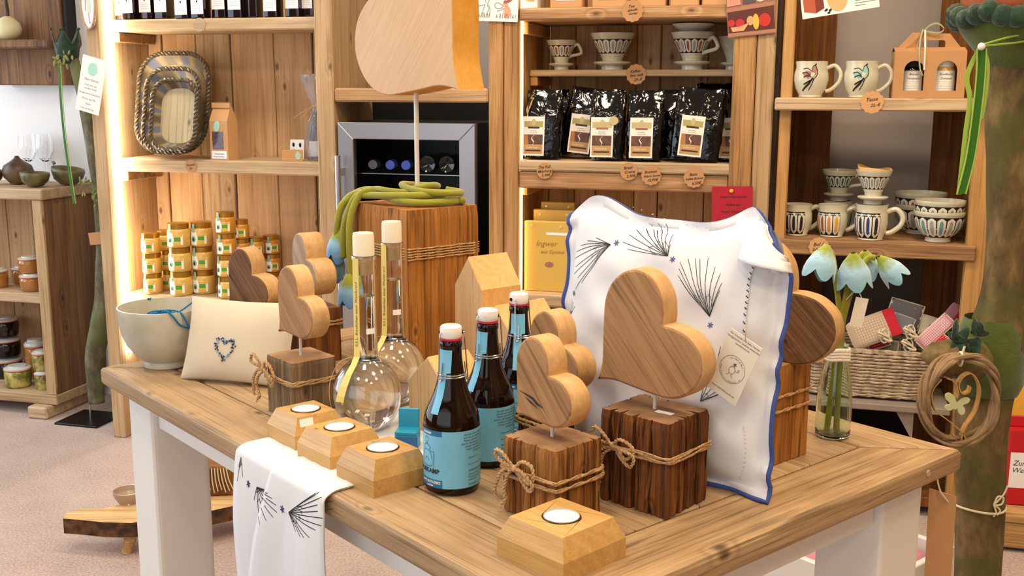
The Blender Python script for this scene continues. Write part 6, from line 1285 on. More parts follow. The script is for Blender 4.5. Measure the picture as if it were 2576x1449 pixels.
# ================================================================== right side: willow basket, trunk pole, wreath
bicolor('willow', '#86705a', '#cbb99c', 60, .3, .7, rough=.6, bump=.2); plain('grey_board', '#8f8376', rough=.7, var=.08, vscale=20); plain('dark_wall', '#3a3634', rough=.8)
bd('lower_board', (2.25, -.03, .318), (2.72, .325, .338), 'grey_board', Rr, .003)
part('bracket', xf(prism(((0, 0), (.05, 0), (.05, -.085)), -.012, .012), M=_rx), 'grey_board', Rr, loc=(2.575, .0, .3175))
bd('lower_board', (2.223, .0, .03), (2.757, .325, .06), 'dark_plank', Rr, .003)
def rr_path(w, d, r, n=5): return [(x, y) for x, y in rrect(w, d, r, n)]
def basket(label, s, d, z, w, dp, h, rows, stakes, rod, rot=0., name='willow_basket', cat='basket'):
    t = wthing(name, label, cat, s, d, z, rot); P0_ = rrect(w, dp, .03, 6); 
    # even points round the rim
    L_ = [0.]; 
    for i in range(len(P0_)): a, b = P0_[i], P0_[(i+1) % len(P0_)]; L_.append(L_[-1]+math.hypot(b[0]-a[0], b[1]-a[1]))
    def at(u):
        u = (u % 1)*L_[-1]
        for i in range(len(P0_)):
            if L_[i] <= u <= L_[i+1]:
                a, b = P0_[i], P0_[(i+1) % len(P0_)]; q = (u-L_[i])/max(1e-9, L_[i+1]-L_[i]); x, y = a[0]+(b[0]-a[0])*q, a[1]+(b[1]-a[1])*q
                g = math.hypot(x/(w/2), y/(dp/2)) or 1; return x, y
        return P0_[0]
    for k in range(stakes):
        x, y = at(k/stakes); fl_ = 1.06; part('stake', tube([(x, y, .004), (x*fl_, y*fl_, h)], rod*.9, 6), 'willow', t, smooth=True)
    for j in range(rows):
        zz = .006+(h-.016)*j/(rows-1); P = []; sg = 1 if j % 2 else -1; fl_ = 1+.06*zz/h
        for k in range(stakes*4):
            x, y = at(k/(stakes*4)); off = sg*math.cos(math.pi*k/4)*rod*1.5; nx, ny = x/(w/2), y/(dp/2); q = 1 if abs(nx) > abs(ny) else 0
            P.append((x*fl_+(math.copysign(off, x) if q else 0)*(1 if x > 0 else 1), y*fl_+(0 if q else math.copysign(off, y)), zz+random.uniform(-.0006, .0006)))
        part('weaver', tube(P, rod, 5, closed=True), 'willow', t, smooth=True)
    for j in range(3):
        P = [(at(k/48)[0]*1.07, at(k/48)[1]*1.07, h+.002+.004*math.sin(k*1.3+j*2.1)) for k in range(48)]; part('rim_rod', tube(P, rod*1.2, 6, closed=True), 'willow', t, smooth=True)
        P = [(at(k/48)[0]*1.0, at(k/48)[1]*1.0, .008+.005*math.sin(k*1.1+j*2.1)) for k in range(48)]; part('foot_rod', tube(P, rod*1.2, 6, closed=True), 'willow', t, smooth=True)
    part('base', box((-w/2+.006, -dp/2+.006, .002), (w/2-.006, dp/2-.006, .006)), 'willow', t)
    return t
bs = (SX(2000, 1000, .0)+SX(2345, 1000, .0))/2; bwid = SX(2345, 1000, .0)-SX(2000, 1000, .0)
basket('long willow basket full of patterned fabric goods', bs+.01, .115, .3445, bwid-.045, .20, .135, 13, 24, .0037)
sbx = basket('small grey willow basket in the left end of the long basket', SX(2012, 920, .09), .100, .4260, .075, .085, .068, 8, 14, .0024, .1); sbx.parent = None
part('basket_handle', tube(catmull([(.03, -.04, .095), (.055, -.045, .090), (.065, -.04, .065), (.050, -.045, .045)], 6), .0032, 6), 'willow', sbx, smooth=True)
def dots(name, base, dot, scale, size=.28, tex='dots'):
    m, t, b = nt(name); L = t.links; tc = N(t, 'ShaderNodeTexCoord'); v = N(t, 'ShaderNodeTexVoronoi'); v.inputs['Scale'].default_value = scale; v.inputs['Randomness'].default_value = 0.; L.new(tc.outputs['Object'], v.inputs['Vector'])
    r = ramp(t, ((size, dot), (size+.04, base))); L.new(v.outputs['Distance'], r.inputs[0]); L.new(r.outputs[0], b.inputs['Base Color']); b.inputs['Roughness'].default_value = .9
dots('fab_beige_dots', '#b09a84', '#d8cbb8', 130, .2); dots('fab_red_check', '#b8182e', '#f0d8d4', 160, .25); dots('fab_grey_stars', '#77747a', '#e6e2dc', 42, .22); dots('fab_grey_dots', '#8d8684', '#4a4648', 150, .2); dots('fab_pink_check', '#c48c9c', '#ead6d8', 170, .3); dots('fab_white_black', '#cfc8b8', '#1c1a18', 22, .24); plain('fab_mauve', '#a8788c', rough=.9); plain('fab_red', '#b01430', rough=.9); plain('fab_grey_blue', '#8c98a4', rough=.9); plain('cord_cream', '#d8cdb0', rough=.9)
def soft_pouch(label, px, py, d, w, h, th, rot, mat, edge=None, name='fabric_pouch', cat='pouch'):
    s, z = on_wall(px, py, d); t = thing(name, label, cat, WL(s, d, z)); M_ = Matrix.Rotation(TW, 4, 'Z') @ Matrix.Rotation(rot[2], 4, 'Z') @ Matrix.Rotation(rot[0], 4, 'X') @ Matrix.Rotation(rot[1], 4, 'Y'); t.rotation_euler = M_.to_euler()
    V, F = [], []; n = 14
    for sd in (-1, 1):
        for j in range(n+1):
            for i in range(n+1):
                u, v = -1+2*i/n, -1+2*j/n; b_ = (max(0, 1-u**4)*max(0, 1-v**4))**.5; k = 1-.10*(abs(u)**6*abs(v)**6)
                V.append((w/2*u*k, sd*(th/2*b_+.0006), h/2*v*k))
    m1 = (n+1)**2
    for j in range(n):
        for i in range(n): q = (j*(n+1)+i, j*(n+1)+i+1, (j+1)*(n+1)+i+1, (j+1)*(n+1)+i); F.append(q); F.append(tuple(m1+x for x in q[::-1]))
    part('pouch_body', (V, F), mat, t, smooth=True, auto=180)
    if edge:
        fl_ = part('flap', box((w*.5-w*.20, -th*.55-.002, -h*.49), (w*.515, th*.1, h*.49), .003, 2), edge, t)
    else: part('edge_binding', tube([(w/2*x, 0, h/2*z_) for x, z_ in ((-1, -1), (-.5, -1), (0, -1), (.5, -1), (1, -1), (1, 0), (1, 1), (.5, 1), (0, 1), (-.5, 1), (-1, 1), (-1, 0))], .0022, 6, closed=True), 'cord_cream', t, smooth=True)
    return t
soft_pouch('beige dotted fabric pouch with a red checked flap in the basket', 2196, 828, .06, .140, .085, .014, (-.35, -.42, 0), 'fab_beige_dots', 'fab_red_check')
soft_pouch('grey fabric pouch printed with white stars, behind the beige one', 2276, 790, .16, .095, .075, .012, (-.25, .25, 0), 'fab_grey_stars')
soft_pouch('grey-blue fabric pouch between the beige and starred pouches', 2270, 815, .11, .060, .050, .010, (-.25, .3, 0), 'fab_grey_blue')
soft_pouch('white and black fabric roll in the basket right of the starred pouch', 2338, 822, .12, .050, .060, .020, (-.3, .3, .2), 'fab_white_black')
soft_pouch('pink checked fabric strip leaning in the right end of the basket', 2352, 835, .06, .040, .115, .012, (-.25, .75, 0), 'fab_pink_check')
soft_pouch('mauve and red fabric strip leaning behind the pink checked one', 2382, 805, .12, .036, .110, .012, (-.2, .60, .1), 'fab_mauve', 'fab_red')
soft_pouch('red checked cloth edge lying low in the basket under the beige pouch', 2210, 862, .075, .060, .030, .010, (-.3, -.35, 0), 'fab_red_check')
soft_pouch('grey dotted cloth lying low in the basket front', 2228, 868, .09, .070, .030, .012, (-.3, .1, 0), 'fab_grey_dots')
soft_pouch('red checked cloth bundle at the right end of the basket', 2375, 868, .05, .050, .045, .018, (-.2, .7, 0), 'fab_red_check')
for k, (px, py, d, lb_) in enumerate(((2225, 845, .035, 'looped cream cotton cord at the basket front'), (2290, 835, .03, 'knotted cream cotton cord in the middle of the basket'), (2285, 868, .03, 'short loop of cream cord hanging over the basket rim'))):
    s, z = on_wall(px, py, d); t = wthing('cotton_cord', lb_, 'cord', s, d, z, 0, 'cream cords in the basket')
    for q in range(3): part('cord_loop', tube([((.012+.004*q)*math.cos(a+q), -.006*q+.004*math.sin(2*a), (.020-.004*q)*math.sin(a)) for a in [2*math.pi*i/18 for i in range(18)]], .0026, 6, closed=True), 'cord_cream', t, smooth=True)
kraft_tag('kraft tag tied with raffia to the basket front, left of the glass bottle', 2058, 890, -.012, .026, (('Spieluhr', .011, 0, .004), ('Wickel', .011, 0, -.010)))

# ---- trunk pole
TY = 1.95
def on_y(x, y, Y): r = ray(x, y); return Vector((0, 0, CAM_Z))+r*(Y/r.y)
def bark(name, c1, c2, c3, moss=None, zlo=0., zhi=0.):
    m, t, b = nt(name); L = t.links; tc = N(t, 'ShaderNodeTexCoord'); mp = N(t, 'ShaderNodeMapping'); mp.inputs['Scale'].default_value = (1, 1, .45); L.new(tc.outputs['Object'], mp.inputs['Vector'])
    n = N(t, 'ShaderNodeTexNoise'); n.inputs['Scale'].default_value = 22; n.inputs['Detail'].default_value = 6; n.inputs['Roughness'].default_value = .65; L.new(mp.outputs[0], n.inputs['Vector'])
    r = ramp(t, ((.32, c1), (.5, c2), (.68, c3))); L.new(n.outputs['Fac'], r.inputs[0]); last = r
    if moss:
        sx = N(t, 'ShaderNodeSeparateXYZ'); L.new(tc.outputs['Object'], sx.inputs[0]); n2 = N(t, 'ShaderNodeTexNoise'); n2.inputs['Scale'].default_value = 7; n2.inputs['Detail'].default_value = 5; L.new(tc.outputs['Object'], n2.inputs['Vector'])
        mr = N(t, 'ShaderNodeMapRange', interpolation_type='SMOOTHSTEP'); mr.inputs[1].default_value = .48; mr.inputs[2].default_value = .62; mr.inputs[4].default_value = .8; L.new(n2.outputs['Fac'], mr.inputs[0])
        mx = N(t, 'ShaderNodeMixRGB'); mx.inputs[2].default_value = rgb(moss); L.new(mr.outputs[0], mx.inputs[0]); L.new(r.outputs[0], mx.inputs[1]); last = mx
    L.new(last.outputs[0], b.inputs['Base Color']); b.inputs['Roughness'].default_value = .9
    bp = N(t, 'ShaderNodeBump'); bp.inputs['Strength'].default_value = .8; bp.inputs['Distance'].default_value = .006; L.new(n.outputs['Fac'], bp.inputs['Height']); L.new(bp.outputs['Normal'], b.inputs['Normal'])
bark('bark', '#3a2c18', '#66532f', '#8a744c', '#50501f'); bark('bark_left', '#403d30', '#646048', '#8c876c', '#6c7448')
plain('felt_dark_green', '#1d3a26', rough=.95, bump=1., bscale=160, sheen=.3, var=.35, vscale=60); plain('felt_olive', '#4a581a', rough=.95, bump=.7, bscale=220, sheen=.3, var=.2, vscale=25); plain('terracotta', '#b5603c', rough=.7, var=.1, vscale=20)
tk = on_y(2440, 1760, TY); tk.z = 0
tr = thing('trunk_pole', 'mossy tree trunk pole with felt collar at the right edge', 'trunk', tk)
tp_ = [(2438, 1765, 60), (2452, 1600, 57), (2459, 1449, 56), (2462, 1300, 58), (2468, 1150, 60), (2478, 1000, 66), (2500, 880, 74), (2524, 750, 58), (2535, 600, 53), (2540, 450, 55), (2545, 300, 60), (2550, 150, 68), (2553, 30, 70), (2556, -60, 70)]
P = [on_y(x, y, TY)-tk for x, y, r in tp_]; R_ = [r/1347 for *_, r in tp_]; P[0].z = 0
def rough_tube(P, R_, n=20, sub=5, amp=.06, seed=0):
    rnd = random.Random(seed); cp_ = catmull(P, sub); cr = [v.x for v in catmull([(r, 0, 0) for r in R_], sub)]; V, F = tube(cp_, cr, n)
    ph = [rnd.uniform(0, 6.28) for _ in range(6)]
    m = len(cp_)
    for i in range(m):
        for k in range(n):
            a = 2*math.pi*k/n; f = 1+amp*(math.sin(2*a+ph[0]+i*.12)+.6*math.sin(3*a+ph[1]-i*.21)+.4*math.sin(5*a+ph[2]+i*.5)); c = cp_[i]; v = Vector(V[i*n+k]); V[i*n+k] = tuple(c+(v-c)*f)
    return V, F
part('trunk', rough_tube(P, R_, 22, 6, .05, 2), 'bark', tr, smooth=True, auto=180)
part('branch_stub', rough_tube([on_y(2478, 905, TY-.01)-tk, on_y(2420, 900, TY-.05)-tk, on_y(2360, 905, TY-.06)-tk, on_y(2338, 920, TY-.06)-tk], [.042, .036, .032, .024], 14, 4, .06, 4), 'bark', tr, smooth=True, auto=180)
ctop = on_y(2548, 60, TY)-tk; cbot = on_y(2545, 182, TY)-tk; hh_ = ctop.z-cbot.z
part('felt_collar', lathe([(.040, 0), (.050, hh_*.12), (.062, hh_*.4), (.086, hh_*.75), (.098, hh_*.98), (.094, hh_*1.02), (.05, hh_*.8)], 30, cap=False), 'felt_olive', tr, smooth=True, auto=180, loc=tuple(cbot))
part('felt_wreath', join(*[sphere(.021, 8, 6, (.094*math.cos(a), .094*math.sin(a), .012+.006*math.sin(7*a)), (1, 1, .9)) for a in [2*math.pi*k/26 for k in range(26)]]), 'felt_dark_green', tr, smooth=True, loc=tuple(ctop))['kind'] = 'stuff'
part('terracotta_pot', lathe([(.080, .02), (.088, .03), (.092, .10), (.097, .105), (.097, .13), (.085, .13)], 30, cap=False), 'terracotta', tr, smooth=True, loc=tuple(ctop))
cb2 = on_y(2484, 960, TY)-tk; ct2 = on_y(2508, 820, TY)-tk; hh2 = ct2.z-cb2.z
part('felt_band', lathe([(.054, -.02), (.062, 0), (.064, hh2*.5), (.060, hh2*.9), (.050, hh2*1.15)], 26, cap=False), 'felt_olive', tr, smooth=True, loc=tuple(cb2))
plain('ribbon_green', '#2f6a12', rough=.6); plain('ribbon_lime', '#9ab44a', rough=.6); plain('pearl', '#e8e4dc', rough=.2, coat=.5)
pr_ = [on_y(x, y, TY-.085)-tk for x, y in ((2470, 120), (2466, 200), (2455, 300), (2440, 400), (2418, 488))]
rb_ = part('ribbon', ribbon(catmull(pr_, 5), .013, (1, 0, .1)), 'ribbon_green', tr)
for dx in (-.0075, .0075): part('ribbon_edge', tube(catmull([p+Vector((dx, -.001, 0)) for p in pr_], 5), .0016, 5), 'ribbon_lime', rb_)
part('ribbon', ribbon(catmull([on_y(x, y, TY-.080)-tk for x, y in ((2466, 120), (2444, 160), (2432, 200), (2440, 250), (2430, 330), (2420, 420), (2412, 490))], 5), .009, (1, 0, .1)), 'ribbon_lime', tr)
part('ribbon', ribbon(catmull([on_y(x, y, TY-.080)-tk for x, y in ((2474, 120), (2486, 160), (2482, 230), (2470, 300))], 5), .005, (1, 0, .1)), 'ribbon_lime', tr)
part('tie_cord', join(*[tube(catmull([on_y(x, y, TY-.095+.02*(x-2470)/100)-tk for x, y in q], 4), .0018, 5) for q in (((2470, 113), (2500, 104), (2540, 93), (2590, 84)), ((2470, 116), (2510, 112), (2550, 108), (2590, 102)))]), 'ribbon_lime', tr)
part('pearl', sphere(.0065, 14, 10), 'pearl', tr, smooth=True, loc=tuple(on_y(2469, 117, TY-.098)-tk))
rnd = random.Random(5); lv = []
for k in range(16):
    a = rnd.uniform(0, 6.28); c = on_y(2440+rnd.uniform(-38, 34), 850+rnd.uniform(-30, 30), TY-.075)-tk
    part('moss_leaf', xf(sphere(.013, 8, 6, (0, 0, 0), (1.3, .35, .8)), loc=tuple(c), rot=(rnd.uniform(-.8, .8), rnd.uniform(-1.5, 1.5), a)), 'felt_dark_green', tr, smooth=True)
bz = on_y(2462, 1268, TY)-tk
part('string_band', tube([tuple(bz+Vector((.0475*math.cos(a), .0475*math.sin(a), .002*math.sin(a*2)))) for a in [2*math.pi*k/28 for k in range(28)]], .0022, 6, closed=True), 'cord_cream', tr, smooth=True)
part('string_bow', join(*[tube(catmull([tuple(on_y(x, y, TY-.045)-tk) for x, y in q], 5), .0018, 5) for q in (((2500, 1270), (2510, 1250), (2524, 1252), (2520, 1268), (2502, 1272)), ((2500, 1270), (2506, 1290), (2498, 1300)), ((2502, 1270), (2516, 1284), (2508, 1296)), ((2502, 1268), (2524, 1245), (2535, 1222)))]), 'cord_cream', tr, smooth=True)

# ---- twig wreath with a shaved-wood heart and a butterfly
plain('twig', '#8a7050', rough=.75, var=.25, vscale=40, bump=.4, bscale=120); wood('shaving', '#8a6430', '#b48a4c', '#cfae74', axis=2, scale=3, knots=0, contrast=.5); plain('butterfly_felt', '#c2c79a', rough=.9)
WY = TY-.125; wc = on_y(2416, 1004, WY); k1347 = FPX/(WY*math.cos(PITCH)+.55*math.sin(PITCH))
wr_ = thing('twig_wreath', 'oval willow twig wreath hanging on the trunk with a butterfly inside', 'wreath', wc, rot=(0, 0, 0)); rnd = random.Random(6)
for k in range(13):
    ph, ax_, f_ = rnd.uniform(0, 6.28), rnd.uniform(.90, 1.04), rnd.choice((2, 3)); P = []
    for i in range(48):
        a = 2*math.pi*i/48; r = ax_+.045*math.sin(f_*a+ph); P.append((96/k1347*r*math.cos(a), .012*math.sin(f_*a+ph+1.2), 116/k1347*r*math.sin(a)))
    part('twig', tube(P, rnd.uniform(.0028, .0042), 6, closed=True), 'twig', wr_, smooth=True)
def wp(x, y): return ((x-2416)/k1347, 0., -(y-1004)/k1347)
for q in (((2362, 950), (2340, 985), (2352, 1030), (2390, 1060), (2425, 1090), (2438, 1120)), ((2374, 948), (2396, 958), (2406, 985), (2404, 1000)), ((2438, 1120), (2424, 1110), (2432, 1075), (2455, 1030), (2460, 975), (2440, 938), (2418, 942), (2406, 965), (2416, 988), (2432, 984), (2436, 970)), ((2438, 1120), (2452, 1124), (2458, 1108)), ((2400, 1100), (2412, 1112), (2404, 1096))):
    part('wood_shaving', ribbon(catmull([wp(*p) for p in q], 6), .014, (0, 1, 0), .0018), 'shaving', wr_, smooth=False)
bfly = [(0, 4), (8, 14), (20, 20), (30, 16), (28, 6), (16, -2), (22, -10), (24, -22), (16, -28), (8, -22), (3, -12), (0, -16), (-6, -14), (-14, -20), (-26, -18), (-28, -8), (-18, -2), (-30, 8), (-34, 20), (-24, 26), (-10, 18)]
bo = part('butterfly', xf(prism([(p.x/k1347, p.y/k1347) for p in catmull([(x, y, 0) for x, y in bfly], 4, True)], -.002, .002, .0008), M=Matrix.Translation(wp(2408, 1016)) @ _rx @ Matrix.Rotation(-.12, 4, 'Z')), 'butterfly_felt', wr_)
part('hanging_string', join(tube([wp(2410, 892), wp(2416, 868)], .0022, 6), tube([(wp(2408, 900)[0], .009*math.cos(a), wp(2408, 900)[2]+.012*math.sin(a)) for a in [2*math.pi*i/14 for i in range(14)]], .0022, 6, closed=True)), 'cord_cream', wr_, smooth=True)
# kraft tag on a string under the table corner
kp = TB(1.135, .752, 0); ky = kp.y; k0 = on_y(2338, 1228, ky); k1 = on_y(2404, 1246, ky); kt = thing('hanging_tag', 'long kraft tag hanging on a string below the right table corner', 'tag', k0)
ktw = (k1-k0).length; part('card', xf(prism(((0, 0), (ktw, -.012), (ktw+.002, -.185), (.004, -.185)), -.0006, .0006), M=_rx), 'kraft', kt)
part('string', tube(catmull([tuple(on_y(2385, 1262, ky-.002)-k0), tuple(on_y(2368, 1240, ky-.004)-k0), tuple(on_y(2360, 1216, ky-.002)-k0), tuple(on_y(2358, 1195, ky)-k0)], 6), .0012, 5), 'cord_cream', kt, smooth=True)

# ---- corner behind the trunk: low crate shelf with a red bag
plain('yellow_wall', '#e0ac3c', rough=.6); plain('bag_red', '#c01a24', rough=.45); wood('crate_wood', '#8a6438', '#c29a64', '#dab888', axis=0, scale=1.2, knots=.4)
cs_ = SX(2600, 1300, -.15); cr_ = unit('low_display_crate', 'low plank crate behind the trunk carrying the red bag', 'crate'); ztop = on_wall(2550, 1290, -.18)[1]
for k in range(2): bd('plank', (cs_-.16, -.20+.085*k, ztop-.022), (cs_+.35, -.20+.085*k+.082, ztop), 'crate_wood', cr_, .003)
bd('front_board', (cs_-.16, -.195, .012), (cs_+.35, -.177, ztop-.0225), 'crate_wood', cr_, .003); bd('side_board', (cs_-.16, -.176, .0), (cs_-.14, -.035, ztop-.0225), 'crate_wood', cr_, .003)
bd('back_panel', (cs_-.16, -.028, 0), (cs_+.35, -.015, .56), 'yellow_wall', cr_, .002)
rs_, rz_ = on_wall(2552, 1275, -.09); rg = wthing('red_bag', 'red paper bag with a white label at the right edge', 'bag', rs_+.005, -.09, ztop+.0004, .1)
part('bag_body', box((-.040, -.03, 0), (.040, .03, .215), .004, 2), 'bag_red', rg); part('bag_top', xf(box((-.040, -.004, 0), (.040, .004, .03), .002), loc=(0, 0, .2152)), 'bag_red', rg); part('bag_label', box((-.036, -.0312, .05), (.012, -.0302, .150)), 'white_label', rg); part('label_writing', xf(stand(text_vf('Zur\nWei', .020, shear=.3)), loc=(-.014, -.0316, .11)), 'ink', rg)

# ================================================================== left side
lowd = .16; sR = SX(148, 1010, lowd); zT = on_wall(112, 476, lowd)[1]; zM = on_wall(60, 738, lowd)[1]; zB = on_wall(60, 985, lowd)[1]
lo_ = unit('low_shelf', 'low brown-sided shelf with preserving jars at the left edge'); sL = sR-.80; D2 = .455
bd('side_panel', (sR-.034, lowd, zB+.0005), (sR, D2, zT-.0405), 'brown_panel', lo_, .003); bd('side_panel', (sL, lowd, zB+.0005), (sL+.034, D2, zT-.0405), 'brown_panel', lo_, .003)
bd('front_post', (sR-.042, lowd-.012, zB+.0005), (sR+.001, lowd-.0005, zT-.0405), 'shelf_wood_z', lo_, .002)
bd('top_board', (sL-.02, lowd-.018, zT-.040), (sR+.008, D2, zT), 'shelf_wood_x', lo_, .004); bd('shelf_board', (sL+.035, lowd, zM-.036), (sR-.043, D2-.02, zM), 'shelf_wood_x', lo_, .003); bd('shelf_board', (sL-.01, lowd-.016, zB-.038), (sR+.004, D2, zB), 'shelf_wood_x', lo_, .003)
for k in range(6): bd('back_plank', (sL+.035+.122*k, D2-.018, zB+.001), (sL+.035+.122*k+.119, D2-.002, zT-.041), 'plank_wood', lo_, .002)
for sx_ in (sR-.10, sL+.06): bd('foot', (sx_, lowd-.055, 0), (sx_+.085, D2-.02, zB-.0385), 'shelf_wood_x', lo_, .006)
bicolor('gourd', '#4a4228', '#8a8458', 12, .35, .68, rough=.35, bump=.1, distort=.5); bicolor('gourd_brown', '#3c2a1c', '#70583c', 12, .35, .68, rough=.4, bump=.1); plain('gourd_cream', '#d9cfa4', rough=.5, var=.08, vscale=12)
def gourd(label, px, py, d, R_, mat, kind, rot=(0, 0, 0)):
    s = SX(px, py, d); t = wthing('gourd_bowl', label, 'gourd', s, d, zT+.0003, 0, 'gourd shells on the low shelf')
    if kind == 'whole': part('shell', lathe([(0, 0), (R_*.5, .004), (R_*.9, R_*.5), (R_, R_*.85), (R_*.85, R_*1.25), (R_*.45, R_*1.5), (R_*.2, R_*1.7), (R_*.12, R_*1.85), (0, R_*1.87)], 28), mat, t, smooth=True, auto=180)
    else:
        o = part('shell', lathe([(0, 0), (R_*.5, .004), (R_*.88, R_*.42), (R_, R_*.85), (R_*.98, R_*1.05), (R_*.94, R_*1.05), (R_*.84, R_*.5), (0, R_*.12)], 32, cap=False), mat, t, smooth=True, auto=180)
        V = o.data.vertices
        for v in V: v.co.z += (v.co.x/R_*-.30)*R_*max(0, v.co.z/R_-.5)*(1 if kind == 'tilt' else .25)
        if kind == 'tilt': part('stem_stub', tube([(-R_*.96, 0, R_*1.30), (-R_*1.05, 0, R_*1.42), (-R_*1.15, 0, R_*1.44)], [.007, .005, .003], 8), mat, t, smooth=True)
    return t
gourd('whole brown gourd at the left end of the low shelf top', 48, 468, .30, .058, 'gourd_brown', 'whole'); gourd('half gourd bowl in front of the brown gourd', 90, 473, .22, .052, 'gourd', 'bowl'); gourd('half gourd bowl with a stem stub, rightmost on the low shelf top', 174, 466, .33, .060, 'gourd', 'tilt'); gourd('dark gourd cut off by the left picture edge', -22, 470, .26, .045, 'gourd_brown', 'whole')
glass('wine_glass', (1, 1, 1), 0, 1.4)
for k, (px, d) in enumerate(((76, .40), (118, .41))):
    t = wthing('wine_glass', 'clear wine glass behind the gourds, %s one' % ('left', 'right')[k], 'glass', SX(px, 455, d), d, zT+.0003, 0, 'wine glasses on the low shelf'); part('glass', lathe([(.032, 0), (.032, .0015), (.004, .006), (.0035, .075), (.02, .09), (.033, .12), (.034, .145), (.029, .185), (.028, .185), (.0325, .145), (.031, .12), (.018, .094), (0, .088)], 28, cap=False), 'wine_glass', t, smooth=True)
# preserving jars
plain('preserve_amber', '#a87038', rough=.12, coat=.5, var=.15, vscale=30); bicolor('preserve_pickle', '#6a6a28', '#c0b468', 30, .4, .6, rough=.12, spec=.6); plain('preserve_dark', '#140c0c', rough=.12, coat=.4); plain('jar_rubber', '#c06a3c', rough=.6); plain('jar_lid_glass', '#cfd0cc', rough=.08, coat=.5)
def jar(label, px, py, zb, d, R_, H_, mat, group='preserving jars on the low shelf'):
    s = SX(px, py, d); t = wthing('preserving_jar', label, 'jar', s, d, zb, 0, group)
    part('glass_body', lathe([(0, 0), (R_*.84, 0), (R_*.94, H_*.10), (R_, H_*.55), (R_*.97, H_*.76), (R_*.92, H_*.78)], 26), mat, t, smooth=True, auto=60); part('rubber_ring', lathe([(R_*1.0, H_*.78), (R_*1.03, H_*.80), (R_*1.0, H_*.83)], 26), 'jar_rubber', t, smooth=True)
    part('glass_lid', lathe([(R_*1.0, H_*.83), (R_*1.02, H_*.88), (R_*.85, H_*.93), (R_*.70, H_*.94), (R_*.68, H_*.99), (0, H_)], 26), 'jar_lid_glass', t, smooth=True, auto=50); return t
mpx = 745.
jar('small amber preserving jar, upper one of two on the middle board', 76, 690, zM+.0665, .23, .040, .064, 'preserve_amber'); jar('small amber preserving jar, lower one of two on the middle board', 84, 742, zM+.0004, .22, .045, .066, 'preserve_amber'); jar('amber preserving jar at the left edge of the middle board', -4, 735, zM+.0004, .24, .040, .075, 'preserve_amber'); jar('brown preserving jar behind the two amber ones', 62, 735, zM+.0004, .34, .042, .070, 'preserve_amber')
jar('pickle preserving jar in front on the bottom board', 50, 1000, zB+.0004, .22, .050, .085, 'preserve_pickle'); jar('small pickle preserving jar near the post on the bottom board', 112, 1003, zB+.0004, .215, .031, .072, 'preserve_pickle'); jar('vegetable preserving jar stacked on the small pickle jar', 108, 950, zB+.0732, .225, .034, .078, 'preserve_pickle'); jar('vegetable preserving jar at the back of the bottom board', 98, 985, zB+.0004, .345, .042, .16, 'preserve_amber')
for k in range(3): jar('dark preserving jar in the stack at the left picture edge, %s one' % ('lowest', 'middle', 'topmost')[k], 22, 985, zB+.0004+.0822*k, .33, .060, .082, 'preserve_dark', 'dark preserving jars in a stack')
# wall bracket with a cream gourd
wd_ = .40; s0, z0 = on_wall(20, 214, wd_); s1, z1 = on_wall(150, 0, wd_); zl0, zl1 = on_wall(70, 122, wd_-.10)[1], on_wall(70, 100, wd_-.10)[1]
wb = unit('wall_bracket', 'brown wooden wall bracket with a ledge in the upper left corner', 'bracket'); bd('back_board', (s0-.05, wd_, z0), (s1, .4695, z1+.25), 'brown_panel', wb, .004); bd('ledge', (s0-.20, wd_-.12, zl0), (on_wall(130, 110, wd_-.1)[0], wd_-.0005, zl1), 'brown_panel', wb, .006); part('metal_strip', box((s1+.0005, wd_+.01, z0+.16), (s1+.016, .468, z1+.25)), 'print_black', wb)
gs = SX(22, 92, wd_-.06); t = wthing('gourd_lamp', 'round cream gourd with a dark stem on the wall bracket', 'gourd', gs, wd_-.06, zl1+.0004); part('shell', lathe([(0, 0), (.025, .002), (.045, .02), (.050, .042), (.042, .065), (.022, .082), (.010, .088), (0, .089)], 28), 'gourd_cream', t, smooth=True, auto=180); part('stem', tube([(0, 0, .086), (.002, 0, .11), (-.002, 0, .15)], [.009, .007, .006], 8), 'gourd_brown', t, smooth=True)
# round hoop picture on the shelf side
hs, hz_ = on_wall(222, 6, -.01); hoop = wthing('hoop_picture', 'oval wooden hoop picture of a small dressed figure on the left shelf post', 'picture', hs, -.012, hz_, -.25); plain('doll_dress', '#cfd4bc', rough=.8); plain('doll_skin', '#c4808c', rough=.8); plain('canvas', '#eeeae8', rough=.8)
part('canvas', xf(prism(ell(0, 0, .032, .082, 0, 32), -.001, .001), M=_rx), 'canvas', hoop); part('hoop_ring', tube([(.034*math.cos(a), 0, .085*math.sin(a)) for a in [2*math.pi*k/36 for k in range(36)]], .0045, 8, closed=True), 'shelf_wood_x', hoop, smooth=True)
part('figure_dress', xf(stand(flat([(-.004, .02), (.008, .02), (.014, -.030), (-.004, -.036)])), loc=(0, -.0016, 0)), 'doll_dress', hoop); part('figure_legs', join(xf(stand(flat([(.000, -.034), (.003, -.034), (.004, -.064), (.010, -.064), (.010, -.067), (.001, -.067)])), loc=(0, -.0018, 0)), xf(stand(flat([(-.012, .016), (-.008, .018), (-.012, -.028), (-.015, -.026)])), loc=(0, -.0018, 0))), 'doll_skin', hoop)

